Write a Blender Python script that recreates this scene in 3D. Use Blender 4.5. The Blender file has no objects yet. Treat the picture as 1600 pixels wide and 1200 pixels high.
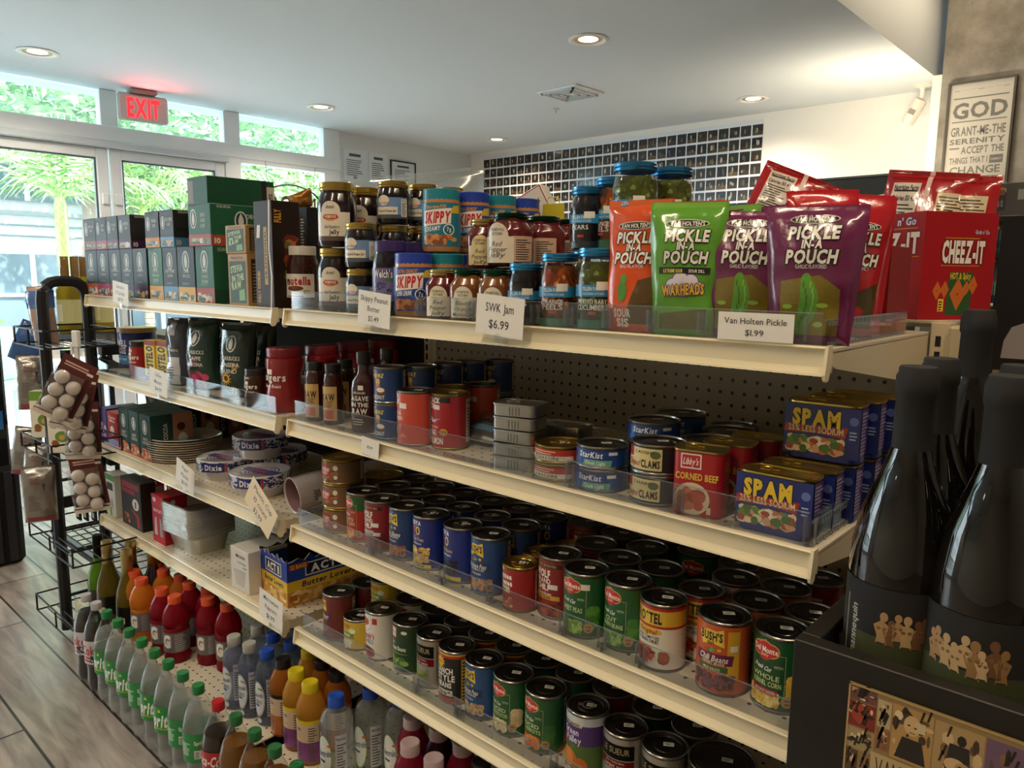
import bpy, bmesh, math, random
from mathutils import Vector, Matrix
PI = math.pi
S = bpy.context.scene
COL = S.collection
# ---------------------------------------------------------------- camera
CAM = Vector((0.3200335, -0.9218319, 1.2821544)); FPX = 1168.8277
def cam_axes(yaw, pitch, roll):
    f = Vector((math.sin(yaw)*math.cos(pitch), math.cos(yaw)*math.cos(pitch), math.sin(pitch)))
    r = Vector((math.cos(yaw), -math.sin(yaw), 0)); u = r.cross(f)
    c, s = math.cos(roll), math.sin(roll)
    return r*c + u*s, u*c - r*s, f
AR, AU, AF = cam_axes(-0.7363283, -0.1449079, 0.0105774)
cd = bpy.data.cameras.new('camera'); cd.sensor_width = 36; cd.lens = FPX/1600*36; cd.clip_start = .02; cd.clip_end = 200
cam = bpy.data.objects.new('camera', cd); COL.objects.link(cam)
cam.matrix_world = Matrix(((AR.x, AU.x, -AF.x, CAM.x), (AR.y, AU.y, -AF.y, CAM.y), (AR.z, AU.z, -AF.z, CAM.z), (0, 0, 0, 1)))
S.camera = cam
# ---------------------------------------------------------------- colour, world, light
S.view_settings.view_transform = 'Standard'; S.view_settings.look = 'None'; S.view_settings.gamma = 1
S.view_settings.use_curve_mapping = False
S.view_settings.exposure = 0.88
w = bpy.data.worlds.new('sky'); S.world = w; w.use_nodes = True
bg = w.node_tree.nodes['Background']; bg.inputs[0].default_value = (.68, .87, 1.0, 1); bg.inputs[1].default_value = 4.4
def light(name, kind, loc, power, color=(1, 1, 1), size=.2, rot=(0, 0, 0), size_y=None, spot=None):
    l = bpy.data.lights.new(name, kind); l.energy = power; l.color = color
    if kind == 'AREA':
        l.size = size
        if size_y: l.shape = 'RECTANGLE'; l.size_y = size_y
        else: l.shape = 'DISK'
    elif kind == 'SUN': l.angle = .01
    elif kind == 'SPOT': l.shadow_soft_size = size; l.spot_size = spot or 2.2; l.spot_blend = .8
    o = bpy.data.objects.new(name, l); o.location = loc; o.rotation_euler = rot; COL.objects.link(o)
    return o
light('sun', 'SUN', (2, 2, 9), 5.0, (1, .96, .88), rot=Vector((-.62, .25, -.75)).to_track_quat('-Z', 'Y').to_euler())
CEIL = 2.46; HIGH = 3.05
if 1:
    o = light('window portal', 'AREA', (-5.28, .15, 1.25), 1, size=2.45, size_y=5.5, rot=(0, -PI/2, 0)); o.data.cycles.is_portal = True
# ---------------------------------------------------------------- pixels to places
def ray(u, v): return AF + AR*((u-800)/FPX) - AU*((v-600)/FPX)
def onz(u, v, z):
    d = ray(u, v); return CAM + d*((z-CAM.z)/d.z)
def ony(u, v, y):
    d = ray(u, v); return CAM + d*((y-CAM.y)/d.y)
def onx(u, v, x):
    d = ray(u, v); return CAM + d*((x-CAM.x)/d.x)
def xof(u, y, z):
    k = (u-800)/FPX; q = Vector((-CAM.x, y-CAM.y, z-CAM.z)); n = AR - AF*k
    return -(q.dot(n))/n.x
# ---------------------------------------------------------------- mesh tools
def lin(h):
    if isinstance(h, str):
        h = h.lstrip('#'); t = [int(h[i:i+2], 16)/255 for i in (0, 2, 4)]
    else: t = h
    return tuple(((x/12.92) if x <= .04045 else ((x+.055)/1.055)**2.4) for x in t) + (1.0,)
LC = {}
def lc(h):
    if h not in LC: LC[h] = lin(h)
    return LC[h]
MATS = {}
def nodemat(name):
    m = bpy.data.materials.new(name); m.use_nodes = True; MATS[name] = m
    nt = m.node_tree; return m, nt, nt.nodes['Principled BSDF'], nt.nodes['Material Output']
def inp(n, **k):
    for a, b in k.items():
        a = a.replace('_', ' ')
        if a in n.inputs: n.inputs[a].default_value = b
def pmat(name, rough=.5, metal=0, coat=0, bump=0, bscale=30, spec=.5, emit=0, vary=0, trans=0, alpha=1, croug=.05):
    m, nt, p, out = nodemat(name)
    at = nt.nodes.new('ShaderNodeAttribute'); at.attribute_name = 'Col'
    src = at.outputs['Color']
    if vary:
        tc = nt.nodes.new('ShaderNodeTexCoord'); nz = nt.nodes.new('ShaderNodeTexNoise'); nz.inputs['Scale'].default_value = bscale*.3
        nz.inputs['Detail'].default_value = 6
        nt.links.new(tc.outputs['Object'], nz.inputs['Vector'])
        mp = nt.nodes.new('ShaderNodeMapRange'); mp.inputs['To Min'].default_value = 1-vary; mp.inputs['To Max'].default_value = 1+vary
        nt.links.new(nz.outputs['Fac'], mp.inputs['Value'])
        mx = nt.nodes.new('ShaderNodeMix'); mx.data_type = 'RGBA'; mx.blend_type = 'MULTIPLY'; mx.inputs['Factor'].default_value = 1
        nt.links.new(src, mx.inputs['A']); nt.links.new(mp.outputs['Result'], mx.inputs['B']); src = mx.outputs['Result']
    nt.links.new(src, p.inputs['Base Color'])
    inp(p, Roughness=rough, Metallic=metal, Coat_Weight=coat, Coat_Roughness=croug, Specular_IOR_Level=spec, Transmission_Weight=trans, Alpha=alpha)
    if emit: nt.links.new(at.outputs['Color'], p.inputs['Emission Color']); p.inputs['Emission Strength'].default_value = emit
    if bump:
        tc = nt.nodes.new('ShaderNodeTexCoord'); nz = nt.nodes.new('ShaderNodeTexNoise'); nz.inputs['Scale'].default_value = bscale; nz.inputs['Detail'].default_value = 4
        nt.links.new(tc.outputs['Object'], nz.inputs['Vector'])
        bp = nt.nodes.new('ShaderNodeBump'); bp.inputs['Strength'].default_value = bump; bp.inputs['Distance'].default_value = .01
        nt.links.new(nz.outputs['Fac'], bp.inputs['Height']); nt.links.new(bp.outputs['Normal'], p.inputs['Normal'])
    return m
def seethru(name, tint=(1, 1, 1), gloss=.08, rough=.02, body=0, fres=1.3):
    """transparent body with a mirror-like skin; body = share of solid tinted colour (from Col)"""
    m, nt, p, out = nodemat(name); nt.nodes.remove(p)
    tr = nt.nodes.new('ShaderNodeBsdfTransparent'); tr.inputs[0].default_value = (*tint, 1)
    gl = nt.nodes.new('ShaderNodeBsdfGlossy'); gl.inputs['Roughness'].default_value = rough
    lw = nt.nodes.new('ShaderNodeLayerWeight'); lw.inputs[0].default_value = .5
    pw = nt.nodes.new('ShaderNodeMath'); pw.operation = 'POWER'; pw.inputs[1].default_value = 4; nt.links.new(lw.outputs['Facing'], pw.inputs[0])
    fr = nt.nodes.new('ShaderNodeMath'); fr.operation = 'MULTIPLY'; fr.inputs[1].default_value = .7; nt.links.new(pw.outputs[0], fr.inputs[0])
    mx = nt.nodes.new('ShaderNodeMixShader'); cur = tr.outputs[0]
    if body:
        at = nt.nodes.new('ShaderNodeAttribute'); at.attribute_name = 'Col'
        nt.links.new(at.outputs['Color'], tr.inputs[0])
        df = nt.nodes.new('ShaderNodeBsdfDiffuse'); tl = nt.nodes.new('ShaderNodeBsdfTranslucent')
        nt.links.new(at.outputs['Color'], df.inputs[0]); nt.links.new(at.outputs['Color'], tl.inputs[0])
        m1 = nt.nodes.new('ShaderNodeMixShader'); m1.inputs[0].default_value = .5
        nt.links.new(df.outputs[0], m1.inputs[1]); nt.links.new(tl.outputs[0], m1.inputs[2])
        m2 = nt.nodes.new('ShaderNodeMixShader'); m2.inputs[0].default_value = body
        nt.links.new(tr.outputs[0], m2.inputs[1]); nt.links.new(m1.outputs[0], m2.inputs[2]); cur = m2.outputs[0]
    ad = nt.nodes.new('ShaderNodeMath'); ad.operation = 'ADD'; ad.inputs[1].default_value = gloss
    nt.links.new(fr.outputs[0], ad.inputs[0]); nt.links.new(ad.outputs[0], mx.inputs[0])
    nt.links.new(cur, mx.inputs[1]); nt.links.new(gl.outputs[0], mx.inputs[2]); nt.links.new(mx.outputs[0], out.inputs[0])
    return m
pmat('paint', .45); pmat('matte', .75); pmat('card', .5, coat=.0, spec=.3); pmat('bottle gloss', .035, coat=.6, croug=.02); pmat('print', .34, coat=.35, croug=.15); pmat('gloss', .16, coat=.5)
pmat('plastic', .3); pmat('metal', .28, 1); pmat('bare', .38, .9, bump=.05, bscale=200); pmat('foil', .28, .9, bump=.35, bscale=45)
pmat('film', .2, coat=.6, bump=.25, bscale=28); pmat('enamel', .38, coat=.25); pmat('black metal', .42, .1); pmat('wood', .5, vary=.25, bump=.1)
pmat('glow', .5, emit=3.0); pmat('neon', .5, emit=1.6); pmat('plaster', .85, bump=.04, bscale=60); pmat('leaf', .5, trans=0); pmat('rough', .9, vary=.3, bump=.4, bscale=20)
seethru('glass', gloss=.03); seethru('clear plastic', (.93, .95, .97), gloss=.05, rough=.06, body=0); seethru('bottle plastic', (.99, .995, .995), gloss=.035, rough=.03); seethru('film bag', body=.12, gloss=.10, rough=.15); seethru('thin film', gloss=.10, rough=.12)
seethru('liquid', body=.72, gloss=.02); seethru('haze liquid', body=.2, gloss=.0); seethru('green glass', (.45, .75, .2), gloss=.03); seethru('milky plastic', body=.22, gloss=.04); seethru('painted haze pane', body=.10, gloss=.03)
class B:
    def __init__(s): s.v = []; s.f = []; s.m = []; s.c = []; s.s = []
    def face(s, ids, m, c, sm=False): s.f.append(ids); s.m.append(m); s.c.append(c); s.s.append(sm)
    def poly(s, pts, m, c, sm=False):
        o = len(s.v); s.v += [tuple(p) for p in pts]; s.face(tuple(range(o, o+len(pts))), m, c, sm)
    def box(s, x0, x1, y0, y1, z0, z1, m='paint', c='cccccc', bv=0):
        o = len(s.v)
        if bv:
            b = bv
            for z, k in ((z0, b), (z0+b, 0), (z1-b, 0), (z1, b)):
                for (x, y) in ((x0+b, y0+k), (x1-b, y0+k), (x1-k, y0+b), (x1-k, y1-b), (x1-b, y1-k), (x0+b, y1-k), (x0+k, y1-b), (x0+k, y0+b)):
                    s.v.append((x, y, z))
            for r in range(3):
                for i in range(8): j = (i+1) % 8; s.face((o+r*8+i, o+r*8+j, o+r*8+8+j, o+r*8+8+i), m, c)
            s.face(tuple(o+7-i for i in range(8)), m, c); s.face(tuple(o+24+i for i in range(8)), m, c); return
        s.v += [(x, y, z) for z in (z0, z1) for (x, y) in ((x0, y0), (x1, y0), (x1, y1), (x0, y1))]
        for f in ((3, 2, 1, 0), (4, 5, 6, 7), (0, 1, 5, 4), (1, 2, 6, 5), (2, 3, 7, 6), (3, 0, 4, 7)): s.face(tuple(o+i for i in f), m, c)
    def lathe(s, prof, m, c, n=32, cx=0, cy=0, sm=True, wob=None, sx=1, sy=1):
        rings = []
        for (r, z) in prof:
            if r < 1e-6: s.v.append((cx, cy, z)); rings.append([len(s.v)-1])
            else:
                o = len(s.v)
                for i in range(n):
                    a = 2*PI*i/n; k = r*(wob(i, n, z) if wob else 1)
                    s.v.append((cx+k*sx*math.cos(a), cy+k*sy*math.sin(a), z))
                rings.append(list(range(o, o+n)))
        for a, b in zip(rings, rings[1:]):
            for i in range(n):
                j = (i+1) % n
                if len(a) == 1 and len(b) == 1: continue
                if len(a) == 1: s.face((a[0], b[j], b[i]), m, c, sm)
                elif len(b) == 1: s.face((a[i], a[j], b[0]), m, c, sm)
                else: s.face((a[i], a[j], b[j], b[i]), m, c, sm)
    def tube(s, pts, r, m, c, n=6, closed=False, flat=None):
        pts = [Vector(p) for p in pts]; rings = []; N = len(pts)
        for i, p in enumerate(pts):
            if closed: d = (pts[(i+1) % N]-pts[i-1]).normalized()
            else:
                d = (pts[min(i+1, N-1)]-pts[max(i-1, 0)]).normalized()
            ref = Vector((0, 0, 1)) if abs(d.z) < .9 else Vector((0, 1, 0))
            a = d.cross(ref).normalized(); b = d.cross(a)
            o = len(s.v); rr = r[i] if isinstance(r, (list, tuple)) else r
            for k in range(n):
                t = 2*PI*(k+.5)/n; s.v.append(tuple(p + a*rr*math.cos(t) + b*(flat or 1)*rr*math.sin(t)))
            rings.append(o)
        for i in range(N if closed else N-1):
            a, b = rings[i], rings[(i+1) % N]
            for k in range(n): j = (k+1) % n; s.face((a+k, b+k, b+j, a+j), m, c, n > 4)
        if not closed:
            s.face(tuple(rings[0]+k for k in range(n)), m, c); s.face(tuple(rings[-1]+n-1-k for k in range(n)), m, c)
    def xf(s, i0, M):
        for i in range(i0, len(s.v)): s.v[i] = tuple(M @ Vector(s.v[i]))
    def mesh(s, name, sharp=35):
        me = bpy.data.meshes.new(name); me.from_pydata(s.v, [], s.f)
        names = []
        for m in s.m:
            if m not in names: names.append(m)
        for m in names: me.materials.append(MATS[m])
        ix = {m: i for i, m in enumerate(names)}
        me.polygons.foreach_set('material_index', [ix[m] for m in s.m]); me.polygons.foreach_set('use_smooth', s.s)
        ca = me.color_attributes.new('Col', 'FLOAT_COLOR', 'CORNER'); buf = []
        for f, c in zip(s.f, s.c): buf += lc(c)*len(f)
        ca.data.foreach_set('color', buf)
        me.update()
        if any(s.s): me.set_sharp_from_angle(angle=math.radians(sharp))
        return me
# ---------------------------------------------------------------- lettering and printed shapes
GL = {}
def glyph(ch, bold):
    k = (ch, bold)
    if k in GL: return GL[k]
    cu = bpy.data.curves.new('letter', 'FONT'); cu.body = ch; cu.resolution_u = 2; cu.size = 1
    if bold: cu.offset = .022 * bold
    o = bpy.data.objects.new('letter', cu); COL.objects.link(o)
    dg = bpy.context.evaluated_depsgraph_get(); me = o.evaluated_get(dg).to_mesh()
    vs = [(v.co.x, v.co.y) for v in me.vertices]; fs = [[vs[i] for i in p.vertices] for p in me.polygons]
    xs = [v[0] for v in vs] or [0, .25]
    o.evaluated_get(dg).to_mesh_clear(); bpy.data.objects.remove(o); bpy.data.curves.remove(cu)
    GL[k] = (fs, min(xs), max(xs)-min(xs)); return GL[k]
def strip_cut(poly, step, ax):
    lo = min(p[ax] for p in poly); hi = max(p[ax] for p in poly)
    a = math.floor(lo/step + 1e-9); b = math.ceil(hi/step - 1e-9)
    if b-a <= 1: return [poly]
    out = []
    def clip(pl, val, keep_lo):
        r = []
        for i in range(len(pl)):
            p, q = pl[i-1], pl[i]; ip = (p[ax] <= val) == keep_lo or p[ax] == val; iq = (q[ax] <= val) == keep_lo or q[ax] == val
            if ip != iq:
                t = (val-p[ax])/(q[ax]-p[ax]); r.append((p[0]+(q[0]-p[0])*t, p[1]+(q[1]-p[1])*t))
            if iq: r.append(q)
        return r
    rest = poly
    for k in range(a+1, b):
        v = k*step; l = clip(rest, v, True); rest = clip(rest, v, False)
        if len(l) > 2: out.append(l)
        if len(rest) < 3: return out
    out.append(rest); return out
class Art:
    """flat printing in metres: u to the right, v up; L = layer"""
    def __init__(s): s.e = []
    def poly(s, pts, c, L=1): s.e.append((L, c, [list(pts)])); return s
    def rect(s, u0, v0, u1, v1, c, L=1, sl=0): return s.poly([(u0, v0), (u1, v0), (u1+sl, v1), (u0+sl, v1)], c, L)
    def ell(s, u, v, a, b, c, L=1, n=20): return s.poly([(u+a*math.cos(2*PI*i/n), v+b*math.sin(2*PI*i/n)) for i in range(n)], c, L)
    def star(s, u, v, a, b, c, L=1, n=12):
        ps = [(u+(a if i % 2 else b)*math.cos(PI*i/n), v+(a if i % 2 else b)*math.sin(PI*i/n)) for i in range(2*n)]
        s.e.append((L, c, [[(u, v), ps[i-1], ps[i]] for i in range(2*n)])); return s
    def frame(s, u0, v0, u1, v1, t, c, L=1):
        s.rect(u0, v0, u1, v0+t, c, L); s.rect(u0, v1-t, u1, v1, c, L); s.rect(u0, v0, u0+t, v1, c, L); return s.rect(u1-t, v0, u1, v1, c, L)
    def text(s, t, u, v, h, c, L=2, w=None, bold=1, it=0, rot=0, arc=0, out=None):
        ps = []; x = 0
        for ch in t:
            if ch == ' ': x += .32; continue
            fs, x0, wd = glyph(ch, bold)
            for f in fs: ps.append([(p[0]-x0+x, p[1]) for p in f])
            x += wd+.075
        tw = max(x-.075, .01); kx = h/.72; 
        kx2 = kx if not w else w/tw
        ca, sa = math.cos(rot), math.sin(rot); R = []
        for f in ps:
            q = []
            for (a, b) in f:
                X = (a-tw/2)*kx2 + it*(b-.35)*kx; Y = (b-.36)*kx - arc*((a-tw/2)*kx2)**2
                q.append((u+X*ca-Y*sa, v+X*sa+Y*ca))
            R.append(q)
        if out:
            d = h*.09
            for (i, j) in ((1, 0), (-1, 0), (0, 1), (0, -1)):
                s.e.append((L-.5, out, [[(a+i*d, b+j*d) for (a, b) in f] for f in R]))
        s.e.append((L, c, R)); return s
    def food(s, u0, v0, u1, v1, cols, n=30, sz=.004, L=1.6, seed=1):
        rg = random.Random(seed)
        for i in range(n):
            a = sz*rg.uniform(.6, 1.2); b = sz*rg.uniform(.5, 1)
            s.ell(rg.uniform(u0+a, u1-a), rg.uniform(v0+b, v1-b), a, b, rg.choice(cols), L+i*.8/n, 8)
        return s
    def lines(s, u0, v0, u1, v1, c, n=6, L=2, fill=.45, seed=3):
        rg = random.Random(seed); d = (v1-v0)/n
        for i in range(n): s.rect(u0, v0+d*i, u0+(u1-u0)*rg.uniform(.6, 1), v0+d*(i+fill), c, L)
        return s
    def facts(s, u0, v0, u1, v1, L=1, bgc='e8e4da'):
        s.rect(u0, v0, u1, v1, bgc, L); k = (v1-v0); s.text('Nutrition', (u0+u1)/2, v1-k*.09, k*.07, '222222', L+1, w=(u1-u0)*.8)
        return s.lines(u0+(u1-u0)*.1, v0+k*.06, u1-(u1-u0)*.06, v1-k*.18, '55504a', 11, L+1)
    def put(s, b, fn, m='print', cut=None, cutv=None, step=.00018):
        for (L, c, ps) in s.e:
            for f in ps:
                for g in (strip_cut(f, cut, 0) if cut else [f]):
                    for h in (strip_cut(g, cutv, 1) if cutv else [g]):
                        if len(h) > 2: b.poly([fn(p[0], p[1], L*step) for p in h], m, c)
def cyl(r, z0=0, rot=0, cx=0, cy=0):
    return lambda u, v, o: (cx+(r+o)*math.sin(rot+u/r), cy-(r+o)*math.cos(rot+u/r), z0+v)
def plane(x, y, z, side='front'):
    if side == 'front': return lambda u, v, o: (x+u, y-o, z+v)
    if side == 'right': return lambda u, v, o: (x+o, y+u, z+v)
    if side == 'top': return lambda u, v, o: (x+u, y+v, z+o)
    if side == 'back': return lambda u, v, o: (x-u, y+o, z+v)
    if side == 'left': return lambda u, v, o: (x-o, y-u, z+v)
# ---------------------------------------------------------------- objects
def link(name, me, parent=None, loc=(0, 0, 0), rot=(0, 0, 0), label=None):
    o = bpy.data.objects.new(name, me); COL.objects.link(o); o.location = loc; o.rotation_euler = rot
    if parent: o.parent = parent
    if label: o['label'] = label
    return o
def tag(o, label, cat, group=None, kind=None):
    o['label'] = label; o['category'] = cat
    if group: o['group'] = group
    if kind: o['kind'] = kind
    return o
def struct(name, b, loc=(0, 0, 0)):
    o = link(name, b.mesh(name), None, loc); o['kind'] = 'structure'; return o
class Kit:
    """the parts of one kind of thing; put() makes an Empty with a child for each part"""
    def __init__(s, name): s.name = name; s.parts = []
    def part(s, name, b, under=None, label=None, loc=(0, 0, 0), rot=(0, 0, 0), sharp=35):
        s.parts.append((name, b.mesh(name, sharp) if isinstance(b, B) else b, under, label, loc, rot)); return len(s.parts)-1
    def put(s, loc, label, cat, rz=0, group=None, rot=None, scale=1):
        e = bpy.data.objects.new(s.name, None); COL.objects.link(e); e.empty_display_size = .02
        e.location = loc; e.rotation_euler = rot if rot else (0, 0, rz)
        if scale != 1: e.scale = (scale, scale, scale) if not isinstance(scale, tuple) else scale
        tag(e, label, cat, group); made = []
        for (n, me, un, lb, lo, ro) in s.parts:
            made.append(link(n, me, e if un is None else made[un], lo, ro, lb))
        return e
# ================================================================ the setting
def floor_material():
    m, nt, p, out = nodemat('wood look tiles'); N = nt.nodes; L = nt.links
    tc = N.new('ShaderNodeTexCoord'); mp = N.new('ShaderNodeMapping'); mp.inputs['Location'].default_value = (.35, .197, 0)
    L.new(tc.outputs['Object'], mp.inputs['Vector'])
    br = N.new('ShaderNodeTexBrick'); br.offset = .37; br.offset_frequency = 2
    for k, v in (('Color1', (.30, .25, .215, 1)), ('Color2', (.38, .335, .295, 1)), ('Mortar', (.03, .027, .024, 1)), ('Scale', 1), ('Mortar Size', .004), ('Brick Width', 1.2), ('Row Height', .2), ('Bias', 0)): br.inputs[k].default_value = v
    L.new(mp.outputs['Vector'], br.inputs['Vector'])
    m2 = N.new('ShaderNodeMapping'); m2.inputs['Scale'].default_value = (1.6, 11, 1); L.new(tc.outputs['Object'], m2.inputs['Vector'])
    nz = N.new('ShaderNodeTexNoise'); nz.inputs['Scale'].default_value = 2.2; nz.inputs['Detail'].default_value = 8; nz.inputs['Distortion'].default_value = 1.2; L.new(m2.outputs['Vector'], nz.inputs['Vector'])
    rp = N.new('ShaderNodeMapRange'); rp.inputs['From Min'].default_value = .3; rp.inputs['From Max'].default_value = .7; rp.inputs['To Min'].default_value = .55; rp.inputs['To Max'].default_value = 1.3
    L.new(nz.outputs['Fac'], rp.inputs['Value'])
    mx = N.new('ShaderNodeMix'); mx.data_type = 'RGBA'; mx.blend_type = 'MULTIPLY'; mx.inputs['Factor'].default_value = 1
    L.new(br.outputs['Color'], mx.inputs['A']); L.new(rp.outputs['Result'], mx.inputs['B']); L.new(mx.outputs['Result'], p.inputs['Base Color'])
    bp = N.new('ShaderNodeBump'); bp.inputs['Strength'].default_value = .25; bp.inputs['Distance'].default_value = .003; bp.invert = True
    L.new(br.outputs['Fac'], bp.inputs['Height']); L.new(bp.outputs['Normal'], p.inputs['Normal']); inp(p, Roughness=.3, Specular_IOR_Level=.55)
def concrete_material():
    m, nt, p, out = nodemat('concrete'); N = nt.nodes; L = nt.links
    tc = N.new('ShaderNodeTexCoord'); a = N.new('ShaderNodeTexNoise'); a.inputs['Scale'].default_value = 3.5; a.inputs['Detail'].default_value = 10; a.inputs['Roughness'].default_value = .68
    L.new(tc.outputs['Object'], a.inputs['Vector'])
    cr = N.new('ShaderNodeValToRGB'); cr.color_ramp.elements[0].position = .34; cr.color_ramp.elements[0].color = (.15, .135, .11, 1); cr.color_ramp.elements[1].position = .66; cr.color_ramp.elements[1].color = (.33, .30, .26, 1)
    L.new(a.outputs['Fac'], cr.inputs['Fac'])
    v = N.new('ShaderNodeTexVoronoi'); v.inputs['Scale'].default_value = 14; L.new(tc.outputs['Object'], v.inputs['Vector'])
    t = N.new('ShaderNodeMapRange'); t.inputs['From Min'].default_value = .03; t.inputs['From Max'].default_value = .08; t.inputs['To Min'].default_value = .55; L.new(v.outputs['Distance'], t.inputs['Value'])
    mx = N.new('ShaderNodeMix'); mx.data_type = 'RGBA'; mx.blend_type = 'MULTIPLY'; mx.inputs['Factor'].default_value = 1
    L.new(cr.outputs['Color'], mx.inputs['A']); L.new(t.outputs['Result'], mx.inputs['B']); L.new(mx.outputs['Result'], p.inputs['Base Color'])
    bp = N.new('ShaderNodeBump'); bp.inputs['Strength'].default_value = .4; bp.inputs['Distance'].default_value = .01; L.new(a.outputs['Fac'], bp.inputs['Height']); L.new(bp.outputs['Normal'], p.inputs['Normal'])
    inp(p, Roughness=.8)
def perforated(name, col, pitch, rad, ax='XZ', dark=(.008, .007, .006, 1), rough=.4, hexa=False):
    """painted sheet steel with rows of round holes; the pattern follows the sheet itself"""
    m, nt, p, out = nodemat(name); N = nt.nodes; L = nt.links
    tc = N.new('ShaderNodeTexCoord'); sp = N.new('ShaderNodeSeparateXYZ'); L.new(tc.outputs['Object'], sp.inputs[0]); ds = []
    for a in ax:
        d = N.new('ShaderNodeMath'); d.operation = 'DIVIDE'; L.new(sp.outputs[a], d.inputs[0]); d.inputs[1].default_value = pitch
        f = N.new('ShaderNodeMath'); f.operation = 'FRACT'; L.new(d.outputs[0], f.inputs[0])
        q = N.new('ShaderNodeMath'); q.operation = 'SUBTRACT'; L.new(f.outputs[0], q.inputs[0]); q.inputs[1].default_value = .5
        s2 = N.new('ShaderNodeMath'); s2.operation = 'MULTIPLY'; L.new(q.outputs[0], s2.inputs[0]); L.new(q.outputs[0], s2.inputs[1]); ds.append(s2)
    ad = N.new('ShaderNodeMath'); ad.operation = 'ADD'; L.new(ds[0].outputs[0], ad.inputs[0]); L.new(ds[1].outputs[0], ad.inputs[1])
    lt = N.new('ShaderNodeMath'); lt.operation = 'LESS_THAN'; L.new(ad.outputs[0], lt.inputs[0]); lt.inputs[1].default_value = (rad/pitch)**2
    mx = N.new('ShaderNodeMix'); mx.data_type = 'RGBA'; L.new(lt.outputs[0], mx.inputs['Factor']); mx.inputs['A'].default_value = lin(col); mx.inputs['B'].default_value = dark
    L.new(mx.outputs['Result'], p.inputs['Base Color']); inp(p, Roughness=rough, Coat_Weight=.1)
floor_material(); concrete_material()
perforated('pegboard', 'a89c85', .0254, .0036); perforated('perforated deck', 'd8cdb6', .0254, .0032, 'XY')
WX = -5.15; BY = 4.47; CY = 4.12
b = B(); b.box(WX-.1, 4.2, -4.2, BY+.1, -.1, 0, 'wood look tiles'); struct('floor', b)
b = B(); b.box(WX-.25, -.95, -4.2, BY+.1, CEIL, HIGH+.15, 'plaster', 'dbe2e6'); struct('ceiling', b)
b = B(); b.box(-.95, 4.2, -4.2, BY+.1, HIGH, HIGH+.15, 'plaster', 'd8d6d2'); struct('ceiling', b)
b = B(); b.box(WX-.1, -.9, BY, BY+.1, 0, CEIL, 'plaster', 'f3efe6'); struct('wall_back', b)
b = B(); b.box(-.905, 4.2, CY, BY+.1, 0, HIGH, 'concrete'); struct('wall_concrete', b)
b = B(); b.box(-.955, -.906, CY+.005, BY, 0, CEIL, 'plaster', 'e6e1d6'); struct('trim_1', b)
b = B(); b.box(4.1, 4.2, -4.2, CY, 0, HIGH, 'plaster', 'd8d2c6'); struct('wall_right', b)
b = B(); b.box(WX, 4.1, -4.2, -4.1, 0, HIGH, 'plaster', 'd8d2c6'); struct('wall_front', b)
b = B(); b.box(WX-.12, WX, 2.90, BY, 0, CEIL, 'plaster', 'dfe3e4'); struct('wall_window_side', b)
b = B(); b.box(WX-.12, WX, -4.2, -2.6, 0, CEIL, 'plaster', 'dfe3e4'); struct('wall_window_side', b)
# window wall: white aluminium frames, y to the right as seen from inside
WH = 'f1f6f8'
def frame_bar(b, y0, y1, z0, z1, d=.05, c=WH): b.box(WX-.05, WX+d-.02, y0, y1, z0, z1, 'enamel', c, .004)
b = B()
for (y0, y1) in ((1.035, 1.145), (1.885, 2.01), (2.745, 2.90), (-.12, 0), (-1.0, -.9), (-2.6, -2.5)): frame_bar(b, y0, y1, 2.225, CEIL)
frame_bar(b, -2.6, 2.9, 2.13, 2.228, .062); b.box(WX-.04, WX+.06, -1.0, 1.9, 2.085, 2.13, 'enamel', 'd2dbe0', .006)
b.box(WX-.04, WX+.045, -1.0, 1.9, 2.10, 2.118, 'enamel', 'eef3f6')
struct('window_1', b)
b = B(); b.box(WX-.012, WX-.006, -2.5, 2.8, 2.2, CEIL-.01, 'painted haze pane', 'eef7f9'); struct('window_2', b)  # reflected haze on the transoms put into the pane as pale body colour
b = B()
for (y0, y1) in ((2.745, 2.90), (1.885, 2.01)): frame_bar(b, y0, y1, 0, 2.14)
frame_bar(b, 1.885, 2.9, 0, .12); frame_bar(b, 2.01, 2.745, 2.1, 2.14)
b.box(WX-.012, WX-.006, 2.0, 2.75, .1, 2.12, 'glass'); b.box(WX-.004, WX+.004, 2.02, 2.74, .1, .11, 'enamel', '8a9296')
struct('window_3', b)
b = B()
for (y0, y1) in ((-2.6, -2.5), (-1.0, -.9)): frame_bar(b, y0, y1, 0, 2.14)
b.box(WX-.012, WX-.006, -2.5, -1.0, .1, 2.12, 'glass'); frame_bar(b, -2.5, -1.0, 0, .12); struct('window_4', b)
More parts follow.
